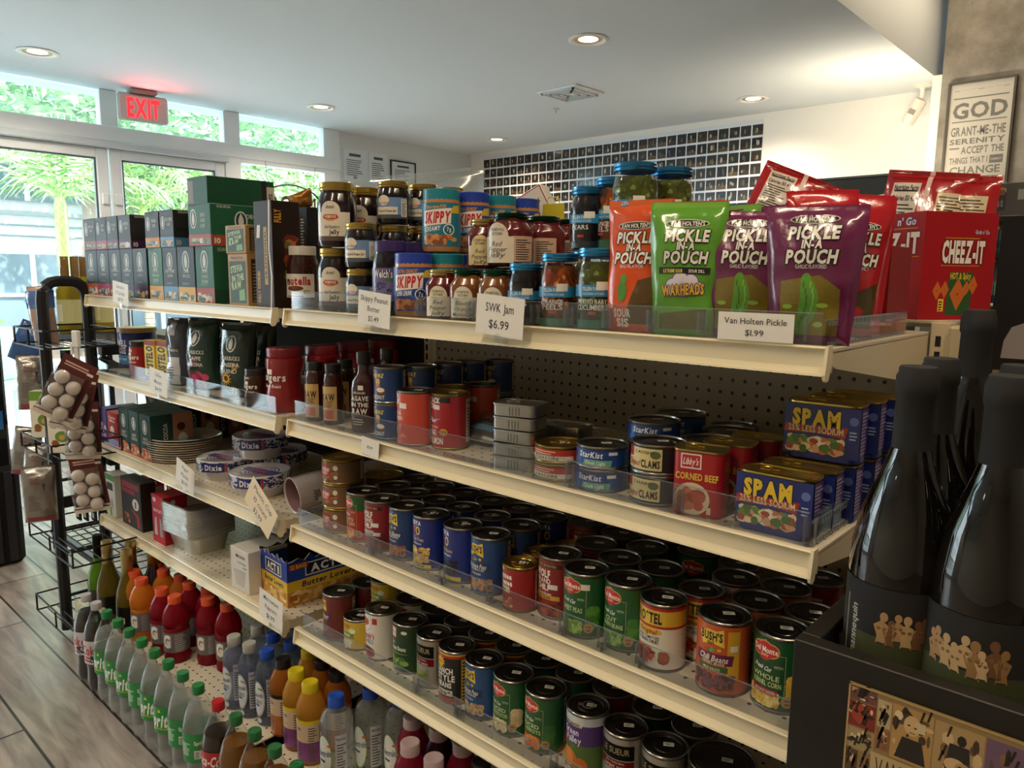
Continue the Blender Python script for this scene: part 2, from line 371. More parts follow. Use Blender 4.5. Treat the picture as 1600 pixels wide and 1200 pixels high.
def door(name, y0, y1, hinge):
    b = B(); s = .075
    b.box(WX-.03, WX+.02, y0, y0+s, .01, 2.085, 'enamel', 'e8eff3', .006); b.box(WX-.03, WX+.02, y1-s, y1, .01, 2.085, 'enamel', 'e8eff3', .006)
    b.box(WX-.028, WX+.018, y0+s, y1-s, 2.02, 2.084, 'enamel', 'ecf2f5', .004); b.box(WX-.028, WX+.018, y0+s, y1-s, .01, .16, 'enamel', 'e8eff3', .004)
    b.box(WX-.01, WX-.004, y0+s-.01, y1-s+.01, .15, 2.03, 'glass')
    for a, c in (((y0+s, y0+s+.012), (.16, 2.02)), ((y1-s-.012, y1-s), (.16, 2.02)), ((y0+s, y1-s), (2.01, 2.02))): b.box(WX-.02, WX+.008, a[0], a[1], c[0], c[1], 'enamel', '5d686e')
    b.box(WX+.02, WX+.035, hinge-.02, hinge+.02, 1.72, 1.79, 'enamel', 'e8eef0', .003)
    o = struct(name, b)
    h = B(); x = WX+.07; h.tube([(WX+.02, hinge, .9), (x, hinge, .9), (x, hinge, 1.35), (WX+.02, hinge, 1.35)], .011, 'metal', 'b8bcc0', 10); link('door_handle', h.mesh('door_handle'), o)
door('door_1', .17, 1.07, 1.035); door('door_2', 1.08, 1.885, 1.115); door('door_3', -.9, .165, .1)
b = B(); b.box(WX, -.906, BY-.015, BY, 0, .1, 'enamel', 'e8e4da'); struct('baseboard_back', b)
# ---------------------------------------------------------------- ceiling fittings
def downlight(x, y, warm, pw, n):
    k = Kit('recessed_downlight')
    b = B(); b.lathe([(.1, -.0005), (.102, -.006), (.088, -.01), (.074, -.004), (.0735, -.001)], 'enamel', 'f4f2ec', 32); k.part('trim_ring', b)
    b = B(); b.lathe([(.0735, -.0015), (.05, -.0015)], 'metal', 'd9b58c', 24); b.lathe([(.05, -.0018), (.0, -.0018)], 'glow', 'ffe9c4', 24); k.part('lamp_disc', b)
    k.put((x, y, CEIL), n, 'ceiling light', group='recessed ceiling lights')
    light('downlight', 'SPOT', (x, y, CEIL-.03), pw, warm, .05, spot=2.6)
WARM = (1, .84, .64)
for (x, y, n) in ((-4.5, .51, 'round recessed ceiling light above the entrance doors'), (-4.47, 2.29, 'round recessed ceiling light right of the red exit sign'), (-2.08, 2.27, 'largest round recessed light in the middle of the ceiling'),
                  (-2.0, 4.0, 'round recessed ceiling light in front of the bare white wall'), (-4.38, 4.03, 'small round recessed ceiling light above the photo collage corner')):
    downlight(x, y, WARM, 26, n)
for (x, y) in ((-4.5, -1.3), (-2.08, .5), (-2.08, -1.3), (-2.08, -3.0), (-4.5, -3.0)): downlight(x, y, WARM, 26, 'round recessed ceiling light outside the photo')
k = Kit('air_vent'); b = B(); b.box(-.17, .17, -.15, .15, -.012, 0, 'enamel', 'e6e8e8', .004); k.part('frame', b)
for i in range(3):
    b = B(); s = .13-.04*i
    for sx in (-1, 1): b.box(sx*s-.012 if sx > 0 else -s, s if sx > 0 else -s+.012, -s, s, -.024+i*.002, -.01, 'enamel', 'd6dada'); b.box(-s, s, sx*s-.012 if sx > 0 else -s, s if sx > 0 else -s+.012, -.024+i*.002, -.01, 'enamel', 'c2c8ca')
    k.part('louvre', b)
k.put((-2.83, 3.08, CEIL), 'square white air vent in the ceiling', 'air vent')
k = Kit('sprinkler_head'); b = B(); b.lathe([(.03, 0), (.03, -.006), (.012, -.01), (.01, -.03), (.022, -.034), (0, -.036)], 'enamel', 'e0e2e2', 16); k.part('disc', b)
k.put((-3.21, 3.40, CEIL), 'small white sprinkler head beside the ceiling vent', 'sprinkler')
k = Kit('security_camera'); b = B(); b.lathe([(.05, 0), (.05, -.012), (.02, -.02), (.013, -.03), (.013, -.085), (0, -.09)], 'enamel', 'e4ded2', 20); k.part('mount', b)
b = B(); i0 = len(b.v); b.lathe([(0, -.16), (.036, -.16), (.04, -.15), (.04, -.03), (.034, -.01), (0, 0)], 'enamel', 'ddd6c9', 20); b.box(-.02, .02, -.041, -.038, -.1, -.07, 'matte', '8f897c')
b.xf(i0, Matrix.Translation((0, 0, -.08)) @ Matrix.Rotation(math.radians(32), 4, Vector((.3, 1, 0)))); k.part('camera_body', b)
k.put((-1.05, 4.3, CEIL), 'white security camera hanging from the ceiling by the concrete wall', 'camera')
for y, n in ((-1.6, 'linear ceiling lamp behind the camera outside the photo'), (-.2, 'linear ceiling lamp above the wine crate outside the photo'), (3.2, 'white linear ceiling lamp at the top right edge of the photo')):
    k = Kit('linear_ceiling_lamp'); b = B(); b.box(-.06, .06, -.75, .75, .0, .07, 'enamel', 'e8e6e0', .01); k.part('housing', b)
    b = B(); b.box(-.045, .045, -.74, .74, -.012, 0, 'glow', 'ffe9c4'); k.part('diffuser', b)
    lp = (-.68, 3.2, HIGH-.075) if y > 1 else (.9 if y > -1 else -.2, y, HIGH-.075)
    k.put(lp, n, 'ceiling light'); light('linear lamp', 'AREA', (lp[0], lp[1], lp[2]-.015), 13 if y < 1 else 2.5, (1, .80, .56), .09, size_y=1.48)
light('added case top fill', 'AREA', (-1.10, 3.60, 1.84), 5, (1, .84, .60), .5, rot=(math.radians(150), 0, 0), size_y=.06)  # added fill light that brightens the back wall and ceiling
light('wash', 'AREA', (.6, 3.4, 2.2), 5, (1, .82, .58), .4, rot=(math.radians(70), 0, math.radians(10)), size_y=.1) if 0 else None
# exit sign: two thin faces on a canopy, hangs from the ceiling
k = Kit('exit_sign'); b = B(); b.box(-.05, .05, -.085, .085, -.03, 0, 'enamel', '8c8a88', .01); k.part('mount', b)
b = B(); i0 = 0; b.box(-.016, .016, -.155, .155, -.205, -.03, 'enamel', 'c9c6c2', .014); k.part('housing', b)
A_ = Art().text('EXIT', 0, .088, .118, 'ff1c24', 2, w=.2, bold=1.6); b = B(); A_.put(b, plane(.017, 0, -.205, 'right'), 'neon'); k.part('exit_letters', b, label='glowing red EXIT letters')
k.put((-4.96, 1.245, CEIL), 'grey exit sign with glowing red EXIT letters on the ceiling', 'exit sign', rz=-.12)
light('exit glow', 'AREA', (-4.9, 1.25, 2.35), .8, (1, .1, .1), .15, rot=(0, -PI/2, 0))
# ---------------------------------------------------------------- wall hangings
b = B(); x0, x1, z1 = -4.97, -2.13, 2.395; b.box(x0, x1, BY-.006, BY-.002, 1.2, z1+.02, 'print', 'dfe5ea')
rg = random.Random(5); A_ = Art(); nx = 32; pw = (x1-x0)/nx
for i in range(nx):
    for j in range(12):
        u = x0+i*pw+.006+rg.uniform(-.002, .002); v = z1-.010-j*.092-.076
        A_.rect(u, v, u+pw-.008, v+.076, rg.choice(['1a1815', '24211c', '2b2620', '15161a', '33291c']), 1)
        if rg.random() < .5: A_.rect(u, v, u+pw-.008, v+.03, rg.choice(['4a3c28', '3a3020', '5a4a30']), 1.2)
        for q in range(2): A_.ell(u+pw*rg.uniform(.25, .6), v+rg.uniform(.022, .046), rg.uniform(.005, .010), rg.uniform(.010, .026), rg.choice(['9a9488', '7c7466', 'b4aea2', '6a5a42', '5a3a30', '4a5660', '7a6a4a']), 2+q*.1, 8)
A_.put(b, plane(0, BY-.006, 0), 'gloss'); tag(link('photo_collage', b.mesh('photo_collage')), 'large collage of small dark photos in rows on the back wall', 'photo collage')
def paper(y, z, wd, h, fr, n, seed):
    k = Kit('framed_certificate' if fr else 'paper_notice'); b = B(); b.box(0, .006, -wd/2, wd/2, -h/2, h/2, 'print', 'e4ebee')
    Art().lines(-wd*.36, -h*.34, wd*.36, h*.2, '6f777c', 8, 1, seed=seed).rect(-wd*.25, h*.27, wd*.25, h*.36, '4a5056').ell(0, -h*.4, .02, .012, '8890a0', 2).put(b, plane(.006, 0, 0, 'right')); k.part('sheet', b)
    if fr:
        b = B(); 
        for (a0, a1, c0, c1) in ((-wd/2-.012, -wd/2, -h/2-.012, h/2+.012), (wd/2, wd/2+.012, -h/2-.012, h/2+.012), (-wd/2, wd/2, h/2, h/2+.012), (-wd/2, wd/2, -h/2-.012, -h/2)): b.box(0, .014, a0, a1, c0, c1, 'enamel', '23282c')
        k.part('frame', b)
    k.put((WX, y, z), n, 'certificate' if fr else 'notice')
paper(3.07, 2.2, .24, .26, 0, 'white paper notice nearest the window frame', 1); paper(3.32, 2.2, .2, .26, 0, 'pale notice between the paper sheet and framed certificate', 2); paper(3.6, 2.18, .27, .2, 1, 'white certificate in a thin black frame by the corner', 3)
# serenity poster
k = Kit('framed_poster'); b = B(); wd, h = .31, 1.0; b.box(0, wd, -.012, 0, -h, 0, 'print', 'b7b2a8'); A_ = Art(); G = '6a6863'
for i in range(7): A_.rect(.02+i*.04, -.04+(i % 3)*.004, .05+i*.04, -.034, '9a968c')
A_.rect(.02, -.083, .29, -.076, G).text('GOD', wd/2, -.147, .085, G, 2, w=.27, bold=1.5).rect(.02, -.212, .29, -.206, G)
A_.text('GRANT·ME·THE'.replace('·', '-'), wd/2, -.262, .05, G, 2, w=.27).text('SERENITY', wd/2, -.318, .03, G, 2, w=.275, bold=1.2).rect(.02, -.36, .07, -.352, G).text('ACCEPT THE', .185, -.368, .04, G, 2, w=.21)
A_.text('THINGS THAT I', .12, -.425, .035, G, 2, w=.19).rect(.225, -.45, .29, -.405, G).text('CANNOT', .257, -.428, .012, 'b7b2a8', 3, w=.055).text('CHANGE', wd/2, -.48, .042, G, 2, w=.25).text('THE COURAGE TO', wd/2, -.54, .035, G, 2, w=.26).text('CHANGE', wd/2, -.61, .05, G, 2, w=.27)
A_.put(b, plane(0, -.012, 0)); k.part('print', b); b = B()
for (a0, a1, c0, c1) in ((-.012, 0, -h-.012, .012), (wd, wd+.012, -h-.012, .012), (0, wd, 0, .012), (0, wd, -h-.012, -h)): b.box(a0, a1, -.025, 0, c0, c1, 'enamel', '4a453e')
k.part('frame', b); k.put((-.85, CY, 2.385), 'grey serenity prayer poster in a dark frame on the concrete wall', 'poster')
# cafe open sign: acrylic oval seen from behind, in the right hand window
k = Kit('open_sign'); b = B(); pts = [(-.0, .27*math.cos(t), .165*math.sin(t)) for t in [2*PI*i/40 for i in range(40)]]; b.tube(pts, .007, 'gloss', '15171c', 6, closed=True)
b.box(-.012, -.006, -.26, .26, -.10, .10, 'thin film'); k.part('panel', b)
for y in (-.2, .2): b = B(); b.tube([(-.008, y, .10), (-.008, y*1.1, .325)], .0015, 'matte', '2a2a2c', 5); k.part('hanging_cord', b)
b = B(); A_ = Art()
for t, y in zip('OPEN', (.17, .06, -.055, -.17)): A_.text(t, y, 0, .155, '17181d', 1, w=.085, bold=2); A_.text(t, y, 0, .115, 'd8737c' if t in 'OE' else 'e6eef0', 2, w=.055, bold=.2)
A_.put(b, lambda u, v, o: (.0+o, -u, v), 'neon' if 0 else 'gloss'); k.part('open_letters', b)
k.put((WX+.09, 2.40, 1.80), 'oval open sign seen from behind in the window', 'open sign')
# ================================================================ outdoors beyond the window wall
b = B(); b.box(-13, WX-.12, -9, 12, -.12, -.02, 'rough', 'd5d2ca'); tag(link('pavement', b.mesh('pavement')), 'pale pavement outside the glass doors', 'pavement', kind='structure')
b = B(); b.box(-7.9, -7.7, -4, 12, -.02, .42, 'rough', 'cfd2cf'); b.box(-12, -7.9, -4, 12, -.02, .36, 'rough', '6a5a48'); tag(link('planter_bed', b.mesh('planter_bed')), 'raised planter bed with a pale curb outside', 'planter', kind='structure')
k = Kit('office_building'); b = B(); b.box(-15, -12.2, -8, 16, -.1, 7.5, 'rough', 'f2f5f7'); k.part('facade', b); b = B()
for z in (.95, 2.05, 3.75): b.box(-12.2, -12.14, -8, 16, z, z+.06, 'enamel', 'b4bcc0')
k.part('ledge', b)
for z in (.15, 1.75, 1.9, 3.6): b = B(); b.box(-12.2, -12.17, -8, 16, z, z+.02, 'matte', '9aa4aa'); k.part('panel_joint', b)
for (z0, z1) in ((.3, 1.5), (2.25, 3.55), (4.2, 5.6)):
    for y in (-1.1, .7, 2.5, 4.3, 6.1, 7.9):
        b = B(); b.box(-12.19, -12.12, y-.8, y+.8, z0, z1, 'gloss', '7e939d'); k_ = k.part('window', b); f = B()
        for yy in (y-.8, y-.03, y+.74): f.box(-12.13, -12.08, yy, yy+.06, z0, z1, 'enamel', 'f2f6f8')
        f.box(-12.13, -12.08, y-.8, y+.8, (z0+z1)/2, (z0+z1)/2+.05, 'enamel', 'f2f6f8'); k.part('window_frame', f, k_)
k.put((0, 0, 0), 'pale office building with wide windows across the planting', 'building')
def frond(b, base, az, elev, ln, droop, rg, c, w=.42, n=22):
    p = Vector(base); d = Vector((math.cos(az)*math.cos(elev), math.sin(az)*math.cos(elev), math.sin(elev))); st = ln/n; pts = [p.copy()]
    side = Vector((-math.sin(az), math.cos(az), 0))
    for i in range(n):
        d = (d+Vector((0, 0, -droop*(i/n)))).normalized(); p = p+d*st; pts.append(p.copy()); t = (i+1)/n
        L = w*math.sin(PI*min(1, .12+t*.86))**.7
        for s in (-1, 1):
            e = (side*s*.8+d*.75+Vector((0, 0, -.35-.3*rg.random()))).normalized()*L*rg.uniform(.85, 1.1)
            wv = d*.013; mid = p+e*.5+Vector((0, 0, .03)); tip = p+e+Vector((0, 0, -.06))
            b.poly([p-wv, p+wv, mid+wv*.8, mid-wv*.8], 'leaf', rg.choice(c)); b.poly([mid-wv*.8, mid+wv*.8, tip], 'leaf', rg.choice(c))
    b.tube(pts, [.018*(1-i/(n+4)) for i in range(n+1)], 'leaf', 'a9c078', 4)
def palm(loc, h, n, label, seed, ln=1.5):
    rg = random.Random(seed); k = Kit('palm_tree'); b = B(); x = h*.58
    b.lathe([(.07, 0), (.058, x*.3), (.055, x)] , 'rough', 'a89c88', 14); 
    for i in range(14): b.lathe([(.059, x*(i+.4)/14), (.062, x*(i+.5)/14), (.059, x*(i+.6)/14)], 'rough', '8d8170', 14)
    k.part('trunk', b); b = B(); b.lathe([(.056, x), (.068, x+.05), (.060, h*.95), (.04, h)], 'gloss', '86b454', 16); k.part('crownshaft', b, label='smooth bright green crownshaft')
    b = B()
    for i in range(n): frond(b, (0, 0, h-.03), 2*PI*i/n+rg.uniform(-.2, .2), rg.uniform(.35, 1.25), ln*rg.uniform(.85, 1.15), rg.uniform(.10, .2), rg, ['8cb472', 'a8c486', '749e60', 'bcd4a0'])
    k.part('fronds', b); k.put(loc, label, 'palm tree')
palm((-8.3, 1.74, .3), 1.72, 11, 'palm tree with smooth green crownshaft behind the doors', 3)
palm((-8.6, .05, .3), 1.55, 9, 'palm tree at the far left edge behind the doors', 4)
palm((-9.4, 3.0, .3), 1.75, 10, 'palm with long drooping fronds behind the right door', 9, 1.7)
def leafy(name, loc, rad, n, trunk, label, seed, cols=('a4c884', 'bcd898', '8cb474', 'cfe4ac', '74a062'), sz=.085, cat='tree'):
    rg = random.Random(seed); k = Kit(name)
    if trunk: b = B(); b.tube([(0, 0, 0), (.05, .08, trunk*.4), (-.06, .16, trunk*.75), (.03, .1, trunk*1.05)], [.16, .13, .12, .08], 'rough', '9a8e80', 10); k.part('trunk', b)
    b = B()
    for i in range(n):
        while 1:
            q = Vector((rg.uniform(-1, 1), rg.uniform(-1, 1), rg.uniform(-1, 1)))
            if .25 < q.length < 1: break
        p = Vector((q.x*rad[0], q.y*rad[1], q.z*rad[2]+trunk+rad[2]*.55)); a = Vector((rg.uniform(-1, 1), rg.uniform(-1, 1), rg.uniform(-.6, .6))).normalized(); c = a.cross(Vector((rg.uniform(-1, 1), rg.uniform(-1, 1), 1))).normalized(); s = sz*rg.uniform(.6, 1.3)
        b.poly([p-a*s, p-c*s*.4, p+a*s, p+c*s*.4], 'leaf', rg.choice(cols))
    k.part('foliage', b); k.put(loc, label, cat)
leafy('broadleaf_tree', (-10.2, 4.9, .3), (1.5, 2.2, 1.9), 9000, 1.6, 'broad leafy tree filling the right hand window', 11)
leafy('broadleaf_tree', (-11.0, 1.2, .3), (1.0, 2.4, 1.1), 4200, 2.9, 'tall leafy tree above the palms through the top panes', 12)
leafy('broadleaf_tree', (-9.6, 2.35, .3), (.8, .9, .8), 2200, 2.2, 'grey trunked tree beside the meeting door frames', 13)
leafy('garden_shrub', (-8.4, .62, .3), (.3, .35, .4), 420, 0, 'low yellow green shrub left of the palm trunk', 14, ('a9c86a', '8db456', 'c6da8c'), .05, 'shrub')
leafy('garden_shrub', (-8.6, 1.05, .3), (.35, .3, .3), 380, 0, 'small pale leafed shrub beneath the palm', 15, ('9cbc7a', 'b9cf96', '7f9f62'), .045, 'shrub')
def banana(loc, label, seed, n=9, h=1.25):
    rg = random.Random(seed); k = Kit('broadleaf_plant'); b = B()
    for i in range(n):
        az = 2*PI*i/n+rg.uniform(-.3, .3); z0 = h*rg.uniform(.35, 1); L = rg.uniform(.3, .45); d = Vector((math.cos(az), math.sin(az), .55)); s = Vector((-math.sin(az), math.cos(az), 0)); p = Vector((0, 0, z0)); c = rg.choice(['6fae4e', '8cc860', '5f9a48', 'b6dc58'])
        for j in range(6):
            t0, t1 = j/6, (j+1)/6; f = lambda t: p+d*L*t+Vector((0, 0, -.3*L*t*t*1.6)); g = lambda t: s*.085*math.sin(PI*(.08+t*.92))**.8
            b.poly([f(t0)-g(t0), f(t0)+g(t0), f(t1)+g(t1), f(t1)-g(t1)], 'leaf', c)
    k.part('leaves', b); b = B(); b.tube([(0, 0, 0), (0, 0, h)], .022, 'leaf', '8fb56a', 8); k.part('stem', b); k.put(loc, label, 'plant')
banana((-8.15, .55, .35), 'large leafed plant outside the left door', 5, 11, .75); banana((-8.3, 1.0, .35), 'smaller large leafed plant near the palm trunk', 6, 7, .45)
k = Kit('plastic_chair'); b = B(); b.box(-.22, .22, -.22, .22, .42, .44, 'plastic', 'b9dcc4', .008); k.part('seat', b); b = B(); b.box(-.22, -.19, -.2, .2, .44, .86, 'plastic', 'b9dcc4', .012); k.part('backrest', b)
for sx in (-1, 1):
    for sy in (-1, 1): b = B(); b.tube([(sx*.19, sy*.19, .43), (sx*.23, sy*.22, 0)], .018, 'plastic', 'b9dcc4', 8); k.part('leg', b)
k.put((-6.3, .72, -.02), 'pale green plastic chair on the pavement outside', 'chair', rz=.5)
# ================================================================ the shelving
SH = [1.200, .943, .686, .4265]; CREAM = 'dccfae'; W1 = (-1.2192, 0.0); W2 = (-2.478, -1.268); FD = .003
def shelf(x0, x1, z, label, dep=.45):
    k = Kit('gondola_shelf'); zt = -FD; wd = x1-x0
    b = B(); b.box(0, wd, .012, dep, zt-.002, zt, 'perforated deck'); b.box(0, wd, .012, .014, zt-.03, zt-.002, 'enamel', CREAM); b.box(0, wd, .012, dep, zt-.004, zt-.002, 'enamel', 'cfc4ac')
    k.part('deck', b); b = B(); i = .004; pr = [(0.010, 0), (-.002, 0), (-.004, -.002), (.004, -.005), (.0035, -.026), (-.006, -.033), (-.007, -.036), (.010, -.0365)]
    o = len(b.v); b.v += [(x, y, q) for x in (i, wd-i) for (y, q) in pr]; n = len(pr)
    for a in range(n-1): b.face((o+a, o+a+1, o+n+a+1, o+n+a), 'enamel', 'e6dab9')
    b.box(i, wd-i, .006, .012, -.036, -.001, 'enamel', CREAM); k.part('price_channel', b, label='cream price channel')
    for x in (0, wd-.004):
        b = B(); pts = [(.012, .001), (-.003, .001), (-.009, -.034), (-.007, -.040), (-.002, -.043), (.004, -.041), (.012, -.022)]
        for s_, xx in ((1, x), (-1, x+.004)): b.poly([(xx, y, q) for (y, q) in (pts if s_ > 0 else pts[::-1])], 'enamel', 'e8dcba')
        for p, q in zip(pts, pts[1:]+pts[:1]): b.poly([(x, *p), (x, *q), (x+.004, *q), (x+.004, *p)], 'enamel', 'e8dcba')
        k.part('end_cap', b)
    for x in (.001, wd-.0035):
        b = B(); pts = [(.014, zt-.002), (.014, zt-.02), (.03, zt-.026), (dep, zt-.088), (dep+.006, zt-.088), (dep+.006, zt-.001)]
        for s_, xx in ((1, x), (-1, x+.0025)): b.poly([(xx, y, q) for (y, q) in (pts if s_ > 0 else pts[::-1])], 'enamel', 'd6c9a8')
        for p, q in zip(pts, pts[1:]+pts[:1]): b.poly([(x, *p), (x, *q), (x+.0025, *q), (x+.0025, *p)], 'enamel', 'd6c9a8')
        b.lathe([(.0, 0), (.004, 0)], 'matte', '2a261e', 10) if 0 else None
        k.part('bracket', b)
    return k.put((x0, 0, z), label, 'shelf', group='cream gondola shelves')
NM = ['topmost', 'second', 'third', 'fourth']
for i, z in enumerate(SH):
    shelf(*W1, z, f'{NM[i]} cream metal shelf of the near bay', ); shelf(*W2, z, f'{NM[i]} cream metal shelf of the far left bay')
def bay(x0, x1, label, back, near):
    k = Kit('gondola_bay'); b = B(); b.box(x0+(0 if near else .2), x1, .462, .468, .1, 1.196, back, '0d0e10'); k.part('back_panel', b, label='perforated back panel' if near else 'dark back panel')
    for xx in ((x1, x0-.045) if near else (x0-.03,)):
        b = B(); b.box(xx+.002, xx+.03, .456, .50, .0, 1.212, 'enamel', 'd2c6a6', .001); n = 0
        for q in range(38):
            zz = 1.19-q*.0254
            b.box(xx+.010, xx+.018, .4553, .4562, zz-.017, zz, 'matte', '0e1420')
        k.part('upright', b, label='slotted cream upright')
    if near: b = B(); b.box(.031, .055, .44, .52, 0, 1.208, 'enamel', 'c9bd9d', .004); k.part('upright_cover', b)
    b = B(); b.box(x0, x1, -.105, .45, .136, .1395, 'perforated deck'); b.box(x0, x1, -.107, -.103, .1, .1395, 'enamel', CREAM); k.part('base_deck', b)
    b = B(); b.box(x0, x1, -.09, -.085, 0, .1, 'enamel', '6b5c46'); b.box(x0, x0+.02, -.1, .45, .0, .12, 'matte', '0c0b0a'); b.box(x1-.02, x1, -.1, .45, .0, .12, 'matte', '0c0b0a'); k.part('kick_plate', b)
    tag_ = k.put((0, 0, 0), label, 'gondola')
bay(-1.2192, 0.0, 'cream perforated gondola frame of the near shelf bay', 'pegboard', True)
bay(-2.478, -1.268, 'cream gondola frame with dark back of the far left bay', 'matte', False)
DK = [z-FD for z in SH]; BASE = .1395
def guard(x0, x1, z, h, label, ribs=(), y=.006):
    k = Kit('shelf_guard'); b = B(); wd = x1-x0; b.box(0, wd, 0, .0016, 0, h, 'clear plastic'); b.box(0, wd, .0016, .03, 0, .0012, 'clear plastic'); b.box(0, wd, -.0002, .0018, h-.0012, h, 'milky plastic', 'e4ecf2'); k.part('front_panel', b)  # top rim paler than the panel, with a diffuse share
    for r in ribs:
        b = B(); x = r-x0; b.box(x-.001, x+.001, .002, .16, 0, h*.9, 'clear plastic'); b.box(x-.008, x+.008, .0018, .006, h*.15, h*.8, 'clear plastic'); b.box(x-.008, x-.006, .0018, .007, h*.1, h*.85, 'milky plastic', 'eef2f4'); b.box(x+.006, x+.008, .0018, .007, h*.1, h*.85, 'milky plastic', 'eef2f4')
        k.part('divider_clip', b)
    k.put((x0, y, z+FD+.0004), label, 'shelf guard', group=None)
rb = lambda us, z: [xof(u, .01, z) for u in us]
guard(-1.20, -.012, DK[0], .040, 'clear plastic guard along the topmost near shelf', rb((655, 735, 835, 888, 948, 1018, 1098, 1250), 1.22))
guard(-1.20, -.012, DK[1], .046, 'clear plastic guard along the second near shelf', rb((890, 1060, 1265), .96))
guard(-1.20, -.012, DK[2], .044, 'clear plastic guard along the third near shelf', rb((580, 690, 765, 880, 940, 1000), .70))
guard(-1.20, -.012, DK[3], .044, 'clear plastic guard along the fourth near shelf', rb((650, 715, 865), .44))
guard(-2.46, -1.285, DK[1], .044, 'clear plastic guard along the second shelf of the left bay')
for z, n in ((DK[0], 'topmost'), (DK[1], 'second')):
    k = Kit('side_divider'); b = B(); b.box(-.012, -.0105, .01, .36, 0, .034, 'clear plastic')
    for i in range(30): b.box(-.0105, -.0092, .02+i*.011, .0255+i*.011, .001, .006, 'milky plastic', 'dfe6ea'); b.box(-.0105, -.0092, .02+i*.011, .0255+i*.011, .026, .032, 'milky plastic', 'dfe6ea')
    b.box(-.012, -.010, .01, .36, .033, .0345, 'milky plastic', 'e8eef2'); b.box(-.02, -.0105, .01, .36, 0, .001, 'clear plastic'); k.part('ladder_panel', b); k.put((0, .002, z+.0008), f'clear ladder edged side divider at the right end of the {n} shelf', 'divider')
# ---------------------------------------------------------------- price cards
def card(u, v, shelfz, wpx, h, lines, label, tilt=0, y=-.022, colr='ece8df', clip=True, ty=.0, face=0, flip=0):
    p = ony(u, v, y); x0 = xof(u-wpx/2, y, p.z); x1 = xof(u+wpx/2, y, p.z); wd = (x1-x0)/max(.35, math.cos(face)); k = Kit('price_card')
    b = B(); b.box(-wd/2, wd/2, 0, .0006, -h/2, h/2, 'card', colr); A_ = Art(); n = len(lines)
    for i, t in enumerate(lines):
        hh = h*(.22 if n == 2 else .16); A_.text(t, 0, h/2-h*(i+.72)/(n+.42), hh, '2c2a2e', 2, w=min(wd*.86, len(t)*hh*.62), bold=.3)
    A_.put(b, plane(0, 0, 0)); k.part('card', b)
    if clip: b = B(); b.box(-.009, .009, .0008, .016, -h/2-.012, -h/2+.006, 'clear plastic'); b.box(-.006, .006, -.001, .0004, -h/2-.010, -h/2+.004, 'clear plastic'); k.part('holder_clip', b)
    k.put((p.x, p.y, p.z), label, 'price card', rot=(ty, tilt, face))
card(584, 483, 1.2, 50, .066, ['Skippy Peanut', 'Butter', '$5.49'], 'white price card for peanut butter at $5.49', .09)
card(780, 494, 1.2, 74, .066, ['SWK Jam', '$6.99'], 'white price card for jam at $6.99', .07)
card(1179, 511, 1.2, 118, .036, ['Van Holten Pickle', '$1.99'], 'wide white price card for pickles at $1.99', .0, y=-.006, clip=False)
card(188, 458, 1.2, 24, .066, ['Starbucks', 'K Cup 10pk', '$11.99'], 'small white price card under the slate coffee pod boxes', .1)
card(247, 597, .943, 27, .072, ['Coffee', 'Masters', '$14.99'], 'small white price card under the yellow coffee bricks', .1)
card(578, 699, .943, 27, .036, ['$2.99'], 'small white handwritten $2.99 tag on the second channel', .1, y=-.008, clip=False)
card(289, 744, .686, 28, .074, ['Paper', 'Plates', '$1.99'], 'white price card reading Paper Plates $1.99', .22)
card(407, 793, .686, 44, .088, ['Plastic Cup', '10 count', '$2.99'], 'cream crooked price card reading Plastic Cup 10 count $2.99', .62, colr='f0dfbd')
card(423, 952, .4265, 36, .076, ['Microwave', 'Popcorn', '$1.99'], 'white price card reading Microwave Popcorn $1.99', .1)
# ---------------------------------------------------------------- black wire rack beyond the left end
k = Kit('wire_display_rack'); RX = -2.53; BK = '14151a'
b = B(); b.tube([(RX, -.12, .02), (RX, -.12, 1.18)]+[(RX, -.07-.05*math.cos(t), 1.19+.055*math.sin(t)) for t in [PI*.125*i for i in range(1, 5)]]+[(RX, -.03+.05*math.sin(t), 1.19+.055*math.cos(t)) for t in [PI*.125*i for i in range(0, 4)]]+[(RX, .02, 1.18), (RX, .02, 1.0), (RX, .03, 0)], .019, 'black metal', BK, 8); k.part('arch_frame', b)
for z in (1.02, .62, .09):
    b = B(); b.box(RX-.02, RX+.02, .05, .42, z-.035, z, 'black metal', BK, .002); b.box(RX-.98, RX+.045, .12, .145, z-.03, z, 'black metal', BK, .002); b.box(RX-.98, RX+.045, .40, .42, z-.03, z, 'black metal', BK, .002)
    for i in range(14): b.tube([(RX-.96+i*.0755, .13, z-.004), (RX-.96+i*.0755, .41, z-.004)], .003, 'black metal', BK, 5)
    k.part('rack_shelf', b)
b = B(); b.tube([(RX, .05, .98), (RX+.01, .30, .80)], .016, 'black metal', BK, 4); k.part('diagonal_brace', b)
b = B(); b.tube([(RX, .42, 0), (RX, .42, 1.02)], .015, 'black metal', BK, 6); k.part('rear_post', b)
for y in (.42, .13): b = B(); b.tube([(RX-.96, y, 0), (RX-.96, y, 1.02)], .012, 'black metal', BK, 6); k.part('rear_post', b)
b = B(); b.box(RX-.006, RX+.004, -.115, .05, .46, .50, 'black metal', BK); k.part('cross_plate', b)
for z in (.14, .30, .38, .56, .66): b = B(); b.tube([(RX, -.12, z), (RX, .05, z)], .006, 'black metal', '2a2c33', 6); k.part('crossbar', b)
